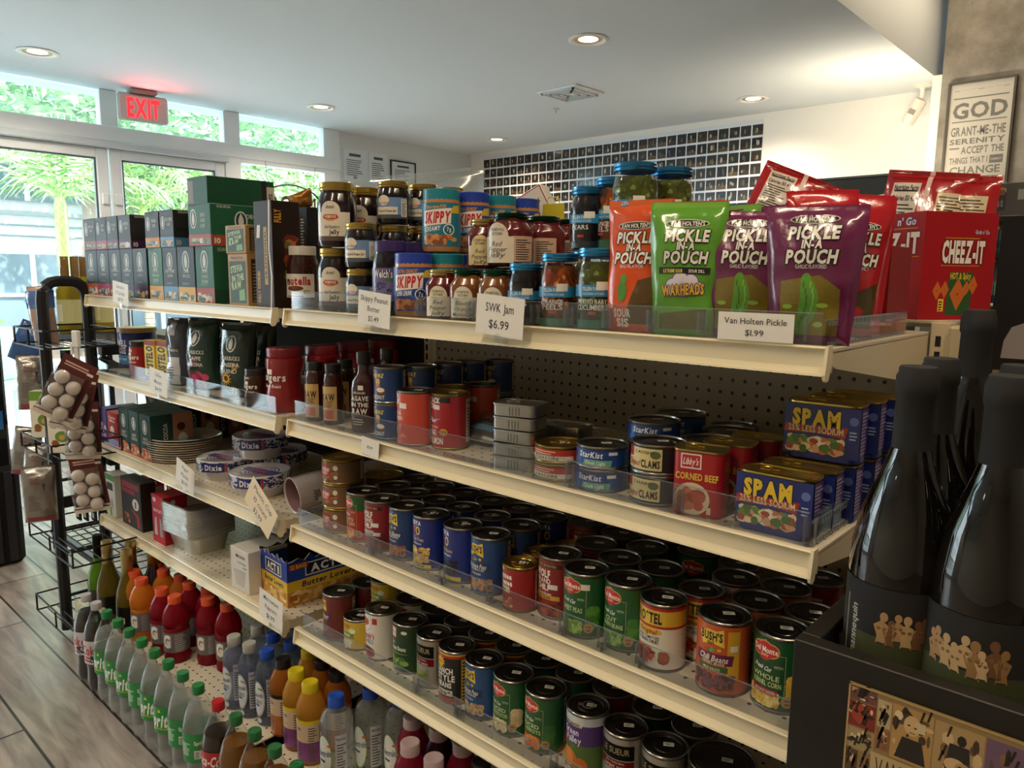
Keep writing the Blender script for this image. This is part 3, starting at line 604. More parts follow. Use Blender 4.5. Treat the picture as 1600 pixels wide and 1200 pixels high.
def basket(name, x0, x1, y0, y1, z, h):
    b = B(); r = .0032
    for zz in (z, z+h): b.tube([(x0, y0, zz), (x1, y0, zz), (x1, y1, zz), (x0, y1, zz)], r, 'black metal', BK, 5, closed=True)
    for (x, y) in ((x0, y0), (x1, y0), ((x0+x1)/2, y0), (x0, (y0+y1)/2), (x0, y1), (x1, y1)): b.tube([(x, y, z), (x, y, z+h)], r, 'black metal', BK, 5)
    n = 7
    for i in range(1, n): y = y0+(y1-y0)*i/n; b.tube([(x0, y, z), (x1, y, z)], .0022, 'black metal', BK, 4)
    k.part(name, b)
for (u0, u1, v, h, ex) in ((24, 69, 546, .055, 0), (36, 82, 722, .05, 0), (50, 104, 880, .05, .06), (62, 108, 1000, .06, .08)):
    p0 = ony(u0, v-8, -.19); p1 = ony(u1, v, -.19); basket('wire_basket', p0.x, p1.x+ex, -.19, .02, p1.z, h)
k.put((0, 0, 0), 'black metal display rack with wire baskets at the far left end', 'display rack')
k = Kit('drinks_cooler'); b = B(); b.box(-3.9, -3.43, -.50, -.03, .05, 1.27, 'gloss', '0e1014', .01); k.part('cabinet', b); b = B(); b.box(-3.92, -3.40, -.52, -.01, .0, .44, 'rough', '101114', .02)
for i in range(9): b.box(-3.40, -3.385, -.5+i*.053, -.47+i*.053, .02, .42, 'matte', '1b1c20', .002)
k.part('ribbed_base', b); b = B(); b.box(-3.43, -3.425, -.3, -.05, .60, .68, 'gloss', '2b64a8'); k.part('blue_strip', b); k.put((0, 0, 0), 'dark appliance with a ribbed base at the left edge', 'cooler')
# ---------------------------------------------------------------- right hand side: dark counter unit, wall shelves
k = Kit('dark_display_case'); b = B(); b.box(-1.37, -.80, 3.15, 3.6, .0, 1.80, 'gloss', '24262a', .01); k.part('cabinet', b); b = B(); b.box(-1.34, -.83, 3.135, 3.15, 1.66, 1.78, 'gloss', '3a3a38'); k.part('top_panel', b); k.put((0, 0, 0), 'dark case with a flat top before the bare white wall', 'display case')
k = Kit('added_light_strip'); b = B(); b.box(-.26, .26, -.02, .02, 0, .02, 'enamel', 'd8d4cc'); k.part('housing', b); b = B(); b.box(-.25, .25, .0205, .022, .004, .018, 'glow', 'ffe2b0'); k.part('tube', b); k.put((-1.10, 3.57, 1.8005), 'added unseen light strip on the dark case brightening the wall', 'light strip')  # made-up housing and glowing tube to go with the added fill light
k = Kit('blue_crate'); b = B(); b.box(-1.75, -1.48, 3.2, 3.5, .0, 1.66, 'plastic', '2440a8', .01); k.part('body', b); b = B(); b.box(-1.76, -1.47, 3.19, 3.51, 1.66, 1.70, 'plastic', '1c2c6c', .005); k.part('rim', b); k.put((0, 0, 0), 'blue cabinet left of the dark case near the back wall', 'cabinet')
k = Kit('wall_shelf_unit')
for z in (1.13, 1.42, 1.60):
    b = B(); b.box(-.62, .75, 3.55, 3.95, z-.03, z, 'black metal', '17181a', .003); k.part('shelf_board', b)
for x in (-.62, .73):
    b = B(); b.box(x, x+.02, 3.56, 3.94, 0, 1.62, 'black metal', '17181a'); k.part('side_panel', b)
k.put((0, 0, 0), 'black shelf unit against the concrete wall', 'shelf unit')
# ================================================================ tins: body, printed wrap, lid, sticker
STICK = 'e6e2d8'
def can(name, r, h, base, art=None, lid='steel', ring=False, wrapm='print', stick=True, sx=1, side=True, rimc='9b9791', band=None, rot=0):
    k = Kit(name); gold = lid == 'gold'; mc = 'a58c4c' if gold else rimc
    b = B(); b.lathe([(0, .002), (r*.9, .002), (r-.001, 0), (r+.0006, .0015), (r+.0004, .0035), (r-.0008, .005)], 'metal', mc, 36)
    b.lathe([(r-.0008, .005), (r-.0008, h-.005)], 'bare', mc, 36)
    b.lathe([(r-.0008, h-.005), (r+.0006, h-.0035), (r+.0008, h-.001), (r-.0002, h), (r-.002, h-.0006), (r-.0026, h-.003)], 'metal', mc, 36); k.part('tin_body', b)
    b = B(); 
    if base: b.lathe([(r+.0001, .0055), (r+.0001, h-.0055)], wrapm, base, 44)
    if art:
        A_ = Art() if not isinstance(art, Art) else art
        A_.put(b, cyl(r+.0001, 0, rot), wrapm, cut=.005)
    if side and base: Art().facts(r*1.75, h*.12, r*2.55, h*.9, 1, 'dcd7ca').lines(r*2.7, h*.15, r*3.3, h*.85, 'd8d0c0', 12, 1, seed=8).put(b, cyl(r+.0001, 0, rot), wrapm, cut=.005)
    if b.f: k.part('paper_label', b)
    b = B(); lc_ = 'b89d55' if gold else '5c5b59'; t = h-.003  # steel lid darkened in its colour for the dark shelf it reflects
    b.lathe([(r-.0026, t), (r*.86, t-.0005), (r*.84, t+.0006), (r*.8, t-.0006), (r*.72, t-.0002), (r*.70, t-.001), (r*.5, t-.0008), (r*.48, t-.0002), (0, t-.0002)], 'metal', lc_, 36)
    li = k.part('lid', b)
    if ring:
        b = B(); i0 = 0; b.tube([(.011*math.cos(t_)*1.0, .010*math.sin(t_), 0) for t_ in [2*PI*i/14 for i in range(14)]], .0013, 'metal', 'c9c4ba' if not gold else 'd8bf78', 6, closed=True, flat=.6)
        b.box(-.003, .003, .008, .018, -.001, .0012, 'metal', 'c9c4ba' if not gold else 'd8bf78'); b.xf(0, Matrix.Translation((0, 0, t+.0022)) @ Matrix.Rotation(2.2, 4, 'Z')); k.part('ring_pull', b, li)
    if stick:
        b = B(); b.box(-.0085, .0085, -.005, .005, 0, .0003, 'card', STICK); Art().lines(-.006, -.0025, .006, .0028, '77736c', 2, 1, .5).put(b, plane(0, 0, .0003, 'top'))
        b.xf(0, Matrix.Translation((r*.1, r*.12, t+.0012)) @ Matrix.Rotation(.5, 4, 'Z')); k.part('price_sticker', b, li, 'white price sticker')
    k.h = h; k.r = r; k.w = r; return k
R0, H0 = .038, .112
def dm(name2, cols, word1, word2, fc, base='1c5a2e', food2=None):
    a = Art(); a.rect(-.03, .024, .02, .075, base, 1).frame(-.028, .026, .0215, .086, .0005, 'cfc9a0', 1.2)
    for (x, y) in ((-.012, 0), (.012, .0), (0, .003)): a.ell(-.008+x*.8, .09+y, .0115, .0105, 'd8b84a', 2.0)
    for (x, y) in ((-.012, 0), (.012, 0), (0, .003), (0, -.006)): a.ell(-.008+x*.78, .09+y, .0103, .0092, 'c2202c', 2.4)
    a.text('Del Monte', -.008, .0905, .0085, 'f6efe0', 3, w=.037).text('Quality', -.008, .083, .004, 'e8d8a0', 3, w=.012, it=.3).poly([(-.010, .1), (-.006, .1), (-.007, .106)], 'e0c84a', 2)
    a.text('WITH', .012, .069, .004, 'b9c79a', 3, w=.012).text('Fresh Cut', -.010, .064, .0065, 'f2f2ea', 3, w=.026, it=.4, rot=-.08)
    a.text(word1, -.006, .052, .0075, 'd3e0a0', 3, w=min(.04, .008*len(word1)), bold=.5).text(word2, -.004, .042, .0075, 'd3e0a0', 3, w=min(.042, .0065*len(word2)), bold=.5) if word2 else a.text(word1, -.006, .050, .0085, 'd3e0a0', 3, w=.042, bold=.5)
    a.food(-.036, .007, .018, .034, cols, 70, .0055, 1.7, 3); 
    if food2: a.food(.022, .018, .048, .060, food2, 16, .010, 1.4, 5)
    a.ell(.026, .020, .0085, .0085, 'b98f62', 3.2).text('NON', .026, .0225, .0035, '2b2218', 4, w=.008).text('GMO', .026, .0165, .0035, '2b2218', 4, w=.008); return a
def bushs(base, title, sub, fc, tcol='1d3a68', foot=None, deep=False):
    a = Art(); a.poly([(-.026, .092), (-.012, .099), (.002, .098), (.012, .102), (.014, .075), (-.004, .080), (-.02, .074)], 'e8c63c', 1.5)
    a.text("BUSH'S", -.006, .0895, .0125, '1a1a1c', 2.5, w=.034, bold=1.8).text('BEST', -.006, .0795, .0045, '1a1a1c', 2.5, w=.011).food(-.018, .064, .012, .074, ['3f7a38', 'c23a2a', 'e0b030', '6aa04a'], 10, .003, 1.8, 2)
    a.rect(-.032, .048, .026, .064, tcol, 1.8, .002).text(title, -.002, .057, .0095, 'f2ead8', 3, w=.044, bold=.6, it=.25).text(sub, -.002, .0495, .004, 'e6dcc4', 3, w=.034)
    a.rect(-.026, .037, .02, .0455, foot or base, 1.6).text('MILD SAUCE' if deep else 'SEASONED', -.004, .041, .0035, 'e6dcc4', 3, w=.026); a.food(-.036, .007, .034, .035, fc, 60, .006, 1.9, 4)
    if deep: a.rect(.018, .028, .036, .10, 'd8a92c', 1.1)
    return a
def wolf(foot, fcol):
    a = Art(); a.rect(-.032, .094, .034, .102, '2a211c', 1.2).text('CHUNKY OF PROTEIN', 0, .098, .0045, 'c89a5a', 2, w=.046)
    a.text('WOLF', -.006, .083, .0135, 'f2ece0', 2, w=.036, bold=2).text('BRAND', -.004, .070, .009, 'f2ece0', 2, w=.034, bold=.9).text('CHILI', -.006, .058, .0105, 'f2ece0', 2, w=.030, bold=1.6).text('Texas Recipe', -.0, .047, .0045, 'f2ece0', 2, w=.03, it=.2)
    a.rect(-.032, .036, .030, .044, fcol, 1.4).text(foot, -.002, .040, .006, '1c1512', 2, w=.03, bold=1).food(-.036, .007, .034, .035, ['6e1f18', '8c2f20', 'a8452a', '4f1512', 'b8623a'], 60, .0055, 1.5, 6).rect(.008, .056, .026, .065, STICK, 4); return a
K = {}
K['rbeef'] = can('roast_beef_tin', .048, .058, '7a5a3c', Art().food(-.045, .004, .03, .036, ['6b3a22', '8c5432', '4a2616', 'a36c44'], 60, .007, 1, 2).rect(-.04, .020, .006, .042, 'b92a24', 2).text('ROAST BEEF', -.016, .0345, .008, 'f0e8da', 3, w=.04, bold=1.2).text('WITH GRAVY', -.016, .026, .0045, 'f0e8da', 3, w=.032).text('Hereford', -.018, .046, .005, 'a82620', 3, w=.028, bold=1).ell(.02, .040, .006, .006, 'e8e2d0', 2).ell(.02, .018, .005, .005, 'e8e2d0', 2), 'gold', True, rimc='a58c4c')
K['mexcorn'] = can('corn_can', R0, H0, 'a82a22', dm('', ['d87a2c', 'e8a83c', 'c85a20', 'f0c060'], 'MEXICAN STYLE', 'SWEET CORN', '', 'a82a22').rect(-.06, .072, .08, .106, '1f5a30', .5))
K['wolf'] = can('chili_can', R0, H0, '8c1a22', wolf('NO BEANS', 'cfd4da')); K['wolfb'] = can('chili_can', R0, H0, '8c1a22', wolf('WITH BEANS', 'd8a53a'))
K['bpinto'] = can('bean_can', R0, H0, '1c3f78', bushs('1c3f78', 'Pinto Beans', 'SEASONED PINTOS', ['7a3a26', '9a5236', '5e2a1c', 'b0704c']))
K['goyachick'] = can('chickpea_can', R0, H0, '1c2f86', Art().text('GOYA', -.006, .099, .009, 'f0f0f4', 2, w=.028, bold=1.6).text('9', -.014, .083, .019, 'c23030', 2, w=.011, bold=.6).text('0', .0, .083, .019, 'e2b83a', 2, w=.012, bold=.6).rect(-.003, .079, .003, .085, '1c2f86', 3).text('Chick Peas', -.004, .065, .0075, 'e6c84a', 2, w=.036, bold=.5).text('Garbanzos', -.004, .056, .005, 'dfe2ee', 2, w=.026).food(-.034, .012, .03, .05, ['e6c878', 'd0a850', 'f0dca0', 'b88c3c'], 70, .0055, 1.2, 4).rect(-.034, .006, .03, .013, 'e0c648', 2.5).text('PREMIUM', 0, .0095, .004, '24306c', 3, w=.03), ring=True)
K['goyablk'] = can('black_bean_can', R0, H0, '1c2f86', Art().text('GOYA', -.010, .099, .009, 'f0f0f4', 2, w=.028, bold=1.6).text('9', -.018, .083, .019, 'c23030', 2, w=.011, bold=.6).text('0', -.003, .083, .019, 'e2b83a', 2, w=.012, bold=.6).rect(-.006, .079, .0, .085, '1c2f86', 3).text('Black Beans', -.006, .065, .0075, 'e6c84a', 2, w=.036, bold=.5).text('Frijoles Negros', -.006, .056, .005, 'dfe2ee', 2, w=.03).food(-.034, .014, .026, .047, ['15141a', '24222c', '0e0e12', '3a3844'], 70, .005, 1.2, 4).rect(-.034, .006, .03, .014, 'e0c648', 2.5), ring=True)
K['bblack'] = can('blackeye_pea_can', R0, H0, '1f4a86', bushs('1f4a86', 'Blackeye Peas', 'WITH BACON', ['8a5a3c', 'a87850', '6a4028', 'c49a70']))
K['beanee'] = can('sausage_bean_can', .033, .084, '9c1c20', Art().text('Beanee', -.008, .066, .011, 'f4efe2', 2, w=.036, bold=1.6).text('Weenee', -.008, .054, .011, 'f4efe2', 2, w=.038, bold=1.6).ell(-.016, .078, .007, .005, 'f0c02c', 2).rect(-.03, .035, .006, .046, 'd8c8a0', 2).text('Original', -.013, .0405, .005, '3a2a1c', 3, w=.02).food(-.032, .006, .014, .034, ['a84a30', 'c87048', '7c2c20', 'd89870'], 40, .0055, 1.4, 7), 'gold', True)
K['peas'] = can('sweet_pea_can', R0, H0, '1c5a2e', dm('', ['7fae3c', '9cc850', '62902c', 'b4d868'], 'SWEET PEAS', '', '', food2=['5f9a3c', '3f7a2c']).rect(.012, .086, .027, .096, STICK, 4))
K['beans'] = can('green_bean_can', R0, H0, '1c5a2e', dm('', ['6f9a40', '8cb454', '54802c', 'a0c46c'], 'CUT', 'GREEN BEANS', '', food2=['3f7a2c', '55903c']))
K['corn'] = can('whole_corn_can', R0, H0, '164d28', dm('', ['e6c048', 'f0d470', 'd0a030', 'f6e090'], 'WHOLE', 'KERNEL CORN', '', '164d28', ['e6c048', 'd8b040', '3f7a2c']).rect(-.026, .026, .012, .034, 'b8242c', 3).text('NO SALT ADDED', -.006, .030, .004, 'f2eadc', 4, w=.03))
K['potato'] = can('potato_can', R0, H0, '1c5a2e', dm('', ['e0cc98', 'f0e0b4', 'c8b080'], 'SLICED', 'NEW POTATOES', '', food2=['e4d0a8', 'd0b88c', 'f0e2c0']))
K['carrot'] = can('carrot_can', R0, H0, '1c5a2e', dm('', ['d8702c', 'e88c44', 'c05a1c'], 'SLICED', 'CARROTS', '', food2=['2f6a34', '3f7a3c']))
K['rotel'] = can('tomato_can', .036, .108, 'e4dfd0', Art().rect(-.06, .072, .08, .102, 'dcb63a', 1).rect(-.06, .098, .08, .103, 'b0261f', 1.5).rect(-.06, .070, .08, .074, 'b0261f', 1.5).text('RO*TEL', -.004, .086, .016, '1c1a18', 2, w=.046, bold=2).ell(-.004, .064, .024, .0062, 'e0b83a', 2).text('Original', -.004, .064, .0075, 'a8241f', 3, w=.032, bold=1.2, it=.2).text('DICED TOMATOES', -.004, .054, .005, '2a2622', 2, w=.04, bold=.9).text('& GREEN CHILIES', -.004, .048, .005, '2a2622', 2, w=.038, bold=.9).ell(-.010, .024, .024, .017, 'd8cfc0', 1.2).food(-.032, .010, .012, .040, ['b8321f', 'd04a2c', '8c1f16', 'e0704a'], 60, .005, 2, 5).food(.014, .012, .034, .036, ['a82a1c', 'c83c28', '4f8a3c'], 12, .008, 1.4, 8))
K['bchili'] = can('kidney_bean_can', .0385, H0, 'c4582a', bushs('c4582a', 'Chili Beans', 'KIDNEY BEANS', ['4a2028', '6a303a', '34161c', '7c4450'], '6c1f4c', '3f6a34', True).rect(.022, .070, .033, .079, STICK, 4))
K['bgreen'] = K['goyaring'] = None
K['bbaked'] = can('baked_bean_can', R0, H0, '6e241c', Art().poly([(-.03, .095), (-.004, .099), (-.002, .072), (-.03, .078)], 'e2bf3c', 1.5).text("BUSH'S", -.017, .088, .010, '1a1a1c', 2.5, w=.026, bold=1.7).rect(-.034, .050, .010, .066, '4c1f50', 1.5, .002).text('Red Beans', -.012, .060, .008, 'f0e6d4', 3, w=.032, it=.3).text('PINTO STYLE', -.014, .053, .0035, 'f0e6d4', 3, w=.026).food(-.036, .007, .002, .038, ['5e1f1c', '7c342c', '8c4a3c'], 30, .007, 1.4, 3))
K['giorgio'] = can('mushroom_can', .034, .074, 'd8b83a', Art().text('Giorgio', -.004, .060, .012, 'a8341f', 2, w=.034, bold=.8, it=.3).ell(.018, .048, .008, .006, 'e8efd8', 2).rect(-.03, .030, .022, .044, '7a9a34', 1.6).text('MUSHROOMS', -.004, .037, .006, 'f0efe0', 3, w=.034).food(-.03, .006, .02, .029, ['e4d8b8', 'cdbb90', 'f0e8d0'], 30, .006, 1.4, 4))
K['wendy'] = can('white_chili_can', R0, H0, 'e4dfd6', Art().ell(-.010, .086, .018, .020, 'b4c8d4', 1).ell(-.010, .086, .016, .018, 'e8e4da', 1.4).food(-.022, .076, .002, .1, ['a83a22', 'c0502c'], 10, .006, 1.6, 2).rect(.010, .086, .022, .100, 'b82430', 2).text("Wendy's", -.006, .058, .013, 'b82028', 2, w=.042, bold=1.3, it=.15).text('CHILI', -.006, .044, .011, '6c9cb8', 2, w=.034, bold=1.3).ell(-.006, .016, .022, .010, 'b8242a', 1.4).ell(-.006, .022, .021, .010, '5a1c16', 1.8).food(-.026, .014, .014, .031, ['7c2c1c', '9a4430', '4c1812'], 30, .004, 2, 6))
K['libeans'] = can('cut_bean_can', R0, H0, '18401f', Art().rect(-.028, .080, -.002, .104, 'b8242c', 1).rect(-.026, .082, -.004, .102, 'e8e2d6', 1.4).text("Libby's", -.015, .093, .009, 'b8242c', 2, w=.018, it=.25, bold=.8).ell(.018, .095, .007, .004, 'e8e6dc', 2).text('Cut', -.014, .070, .007, 'f0eee0', 2, w=.01, bold=.6).text('Green Beans', -.0, .058, .010, 'f0eee0', 2, w=.044, bold=.9).ell(-.002, .046, .028, .001, '8ab44c', 2).food(-.034, .008, .030, .040, ['5f8a34', '86ac50', '9cc060', '44702a'], 26, .010, 1.3, 5))
K['lesueur'] = can('silver_pea_can', .037, .110, 'b7b3ab', Art().rect(-.034, .068, .034, .094, '1f1f1d', 1).text('LE SUEUR', 0, .083, .011, 'b9ab84', 2, w=.052, bold=.9).rect(-.034, .050, .034, .066, '8c1f2e', 1).text('VERY YOUNG SMALL', 0, .062, .0035, 'e8dcc8', 2, w=.036).text('sweet peas', 0, .0555, .008, 'f0e8d8', 2, w=.042, bold=.6).ell(-.004, .030, .024, .007, '8aa83c', 1).ell(-.004, .032, .018, .004, 'b4cc60', 2), wrapm='bare', side=False)
K['ranch'] = can('black_bean_style_can', R0, H0, '1b1a18', Art().rect(-.06, .098, .08, .1035, 'c02a1f', .6).rect(-.06, .1035, .08, .107, 'd8b02c', .6).star(-.012, .088, .014, .009, 'e0b82c', 1.5).text('REAL', -.012, .088, .006, 'b8321f', 2.5, w=.013).text('RANCH', -.004, .071, .012, 'ecE8de'.lower(), 2, w=.046, bold=2).text('STYLE', .0, .056, .013, 'ece8de', 2, w=.046, bold=2).text('BEANS', -.002, .041, .011, 'ece8de', 2, w=.036, bold=2).rect(-.026, .018, .018, .030, 'd6cfc0', 1.4).food(-.024, .019, .016, .029, ['4a4438', '6a6254'], 12, .004, 2, 4).rect(.036, .008, .052, .097, 'd0a82c', 1).lines(.038, .01, .050, .095, '2b241a', 12, 2).rect(-.06, .006, .08, .014, 'b83a2c', .6))
K['bpeas2'] = can('pea_can', R0, H0, '23518c', bushs('23518c', 'Blackeye Peas', 'PEAS AND BEANS', ['b08450', 'cda068', '8c6438', 'd8b88c']))
K['pumpkin'] = can('pumpkin_can', R0, H0, '4a2c74', Art().rect(-.06, .092, .08, .107, 'c4ccd4', .6).rect(-.02, .088, .016, .097, 'd8d0bc', 1.5, .004).text('organic', -.002, .093, .007, '4a3a2c', 3, w=.03, it=.2).text('Green', -.006, .078, .012, 'e6e0ee', 2, w=.034, bold=.9).text('Valley', -.002, .064, .013, 'e6e0ee', 2, w=.036, bold=.9).rect(-.06, .006, .08, .055, '4c6a2c', .8).ell(-.012, .026, .020, .018, 'd87424', 1.5).ell(-.012, .026, .012, .018, 'e88a34', 1.8).ell(.014, .018, .014, .014, 'cc6820', 1.5).rect(-.013, .042, -.010, .052, '5c4a24', 2).rect(-.034, .050, -.018, .060, 'cc5a2c', 1.8), ring=True)
K['bigtin'] = can('large_food_tin', .052, .115, '3a2c22', Art().rect(-.06, .03, .08, .09, '5c4a34', 1))
K['dark'] = can('vegetable_can', R0, H0, '15401f', dm('', ['7fae3c', '9cc850'], 'GREEN', 'BEANS', '', '15401f'), ring=False)
K['white'] = can('white_label_can', R0, H0, 'cfcabf', Art().text('Nutrition', -.0, .094, .009, '22201e', 2, w=.04, bold=1.2).lines(-.03, .02, .034, .085, '4a4640', 12, 1))
K['redc'] = can('red_label_can', R0, H0, '7c1c1c', Art().rect(-.05, .04, .06, .06, 'a8402c', 1).lines(-.03, .065, .03, .095, 'd0b890', 3, 1))
# second shelf tins
K['coco'] = can('coconut_cream_can', .033, .076, '1d3f7a', Art().text('Coco', -.016, .068, .006, 'e6c840', 2, w=.014, it=.3).text('Lopez', -.004, .061, .012, 'e6c840', 2, w=.034, bold=1.2, it=.3).ell(-.002, .046, .006, .007, 'e0a83a', 1.5).ell(-.002, .038, .006, .004, 'b87830', 1.5).ell(.004, .027, .013, .009, '6a3c24', 1.4).ell(.004, .029, .010, .005, 'e8e4dc', 1.8).text('COCONUT', -.004, .014, .008, 'e8e6e0', 2.4, w=.036, bold=1), 'steel', stick=False)
K['salmonp'] = can('pink_salmon_can', .0375, .111, 'cf4f3c', Art().rect(-.06, .006, .0, .0, 'cf4f3c', .5).ell(-.020, .094, .016, .014, 'e8e2d4', 1.2).text('Chicken', -.020, .097, .007, 'b8342c', 2, w=.024).text('Sea', -.022, .089, .007, 'b8342c', 2, w=.012).rect(-.002, .076, .016, .087, STICK, 3).text('OCEAN-', -.012, .066, .008, 'f0e4d8', 2, w=.030, bold=.8).text('SALMON', -.010, .056, .008, 'f0e4d8', 2, w=.030, bold=.8).ell(-.022, .030, .015, .016, '4f7a3c', 1).ell(-.022, .030, .012, .011, 'e0a080', 1.5).food(-.032, .022, -.012, .038, ['d87858', 'e8a488', 'f0c8a8'], 12, .004, 2, 3).poly([(-.004, .018), (.006, .028), (.016, .018)], 'dc8070', 1.5), side=True)
K['salmonr'] = can('red_salmon_can', .0375, .111, 'a8202a', Art().rect(-.026, .094, .03, .105, '1a1a1e', .8).text('BLACK', -.010, .098, .010, 'f0ece2', 2, w=.038, bold=1.6).text('TOP', -.016, .086, .010, 'f0ece2', 2, w=.022, bold=1.6).rect(-.008, .080, .008, .089, STICK, 3).poly([(-.030, .076), (-.012, .060), (.010, .062), (-.010, .054), (-.030, .064)], '8fb4cc', 1.5).poly([(-.03, .070), (-.014, .058), (.0, .056), (-.014, .053), (-.03, .060)], 'e8ecee', 1.8).text('PREMIUM ALASKA', -.010, .045, .004, 'f0e4d8', 2, w=.028).text('PINK', -.014, .034, .011, 'f0ece2', 2, w=.028, bold=1.4).text('SALMON', -.006, .018, .013, 'f0ece2', 2, w=.042, bold=1.4).ell(.016, .036, .009, .007, 'c8a04a', 2).text('WILD', .016, .036, .005, '5a2c1c', 3, w=.012), 'gold')
K['tuna'] = can('tuna_tin', .0425, .037, '1f4690', Art().text('StarKist', -.0, .024, .0095, 'f0f2f6', 2, w=.042, bold=1.4, it=.15).poly([(-.030, .006), (-.016, .006), (-.02, .028), (-.028, .03)], '2c66b0', 1.2).rect(-.014, .006, .034, .016, '6cae9c', 1.4, .002).text('Chunk Light', .008, .011, .0065, 'f0f2ea', 2, w=.034, bold=.5).rect(.03, .024, .045, .029, 'dfe4ea', 1.5))
K['tunaw'] = can('tuna_tin', .0425, .037, '2a4f94', Art().text('StarKist', .0, .024, .0095, 'f0f2f6', 2, w=.042, bold=1.4, it=.15).rect(-.03, .006, .034, .016, '3a86b0', 1.4).text('IN WATER', .008, .011, .006, 'f0f2ea', 2, w=.026))
K['clam'] = can('clam_tin', .0425, .047, '20242c', Art().rect(-.046, .008, .022, .041, 'd8c88c', 1).rect(-.046, .026, -.028, .041, 'b02c34', 1.5).text('CAUGHT', -.006, .035, .0045, '3a3428', 2, w=.034).text('Chopped', -.026, .018, .010, 'b02c34', 2, w=.026, it=.3, bold=.8).text('CLAMS', .004, .018, .0115, '201e1c', 2, w=.030, bold=1.8).ell(.012, .032, .008, .006, '5a6a44', 2))
K['gtuna'] = can('gold_lid_tin', .0445, .030, 'b8382c', Art().rect(-.05, .006, .05, .014, 'e0dacb', 1).text('ALBACORE', 0, .010, .005, '3a3430', 2, w=.05).lines(-.03, .016, .03, .024, 'e8c8a0', 2, 1.2), 'gold', True, rimc='a58c4c')
K['bluelid'] = K['tunaw']
PL = []; USED = {}
def uniq(l):
    USED[l] = USED.get(l, 0)+1; return l
def settle(items, gap=.0006, n=80, ymin=.03, xmax=None, xmin=None, ymax=.43):
    for _ in range(n):
        for i in range(len(items)):
            for j in range(i):
                a, c = items[i], items[j]; dx = a[0]-c[0]; dy = a[1]-c[1]; d = math.hypot(dx, dy) or 1e-6; m = a[2]+c[2]+gap+.0016
                if d < m:
                    q = (m-d)/2; dx /= d; dy /= d; a[0] += dx*q; a[1] += dy*q; c[0] -= dx*q; c[1] -= dy*q
        for a in items:
            a[1] = min(max(a[1], ymin+a[2]-.01), ymax-a[2]+.02)
            if xmax is not None: a[0] = min(a[0], xmax-a[2])
            if xmin is not None: a[0] = max(a[0], xmin+a[2])
def tops(rows, z, group=None, **kw):
    """rows: (kit, u, v of the lid centre, label, category, turn, how many high)"""
    its = []
    for r in rows:
        k, u, v, lb = r[:4]; n = r[6] if len(r) > 6 else 1; p = onz(u, v, z+K[k].h*n); its.append([p.x, p.y, K[k].w, r])
    settle(its, **kw); rg = random.Random(3)
    for x, y, _, r in its:
        k, u, v, lb = r[:4]; cat = r[4] if len(r) > 4 else 'can'; t = r[5] if len(r) > 5 else rg.uniform(-.12, .12); n = r[6] if len(r) > 6 else 1
        for i in range(n):
            l2 = lb if n == 1 else lb.replace('{}', ['lowest', 'second from bottom', 'third from bottom', 'fourth from bottom', 'fifth', 'sixth'][i] if i < n-1 else 'topmost')
            K[k].put((x, y, z+K[k].h*i+.0002*i), l2, cat, rz=t+(.04*i), group=None)
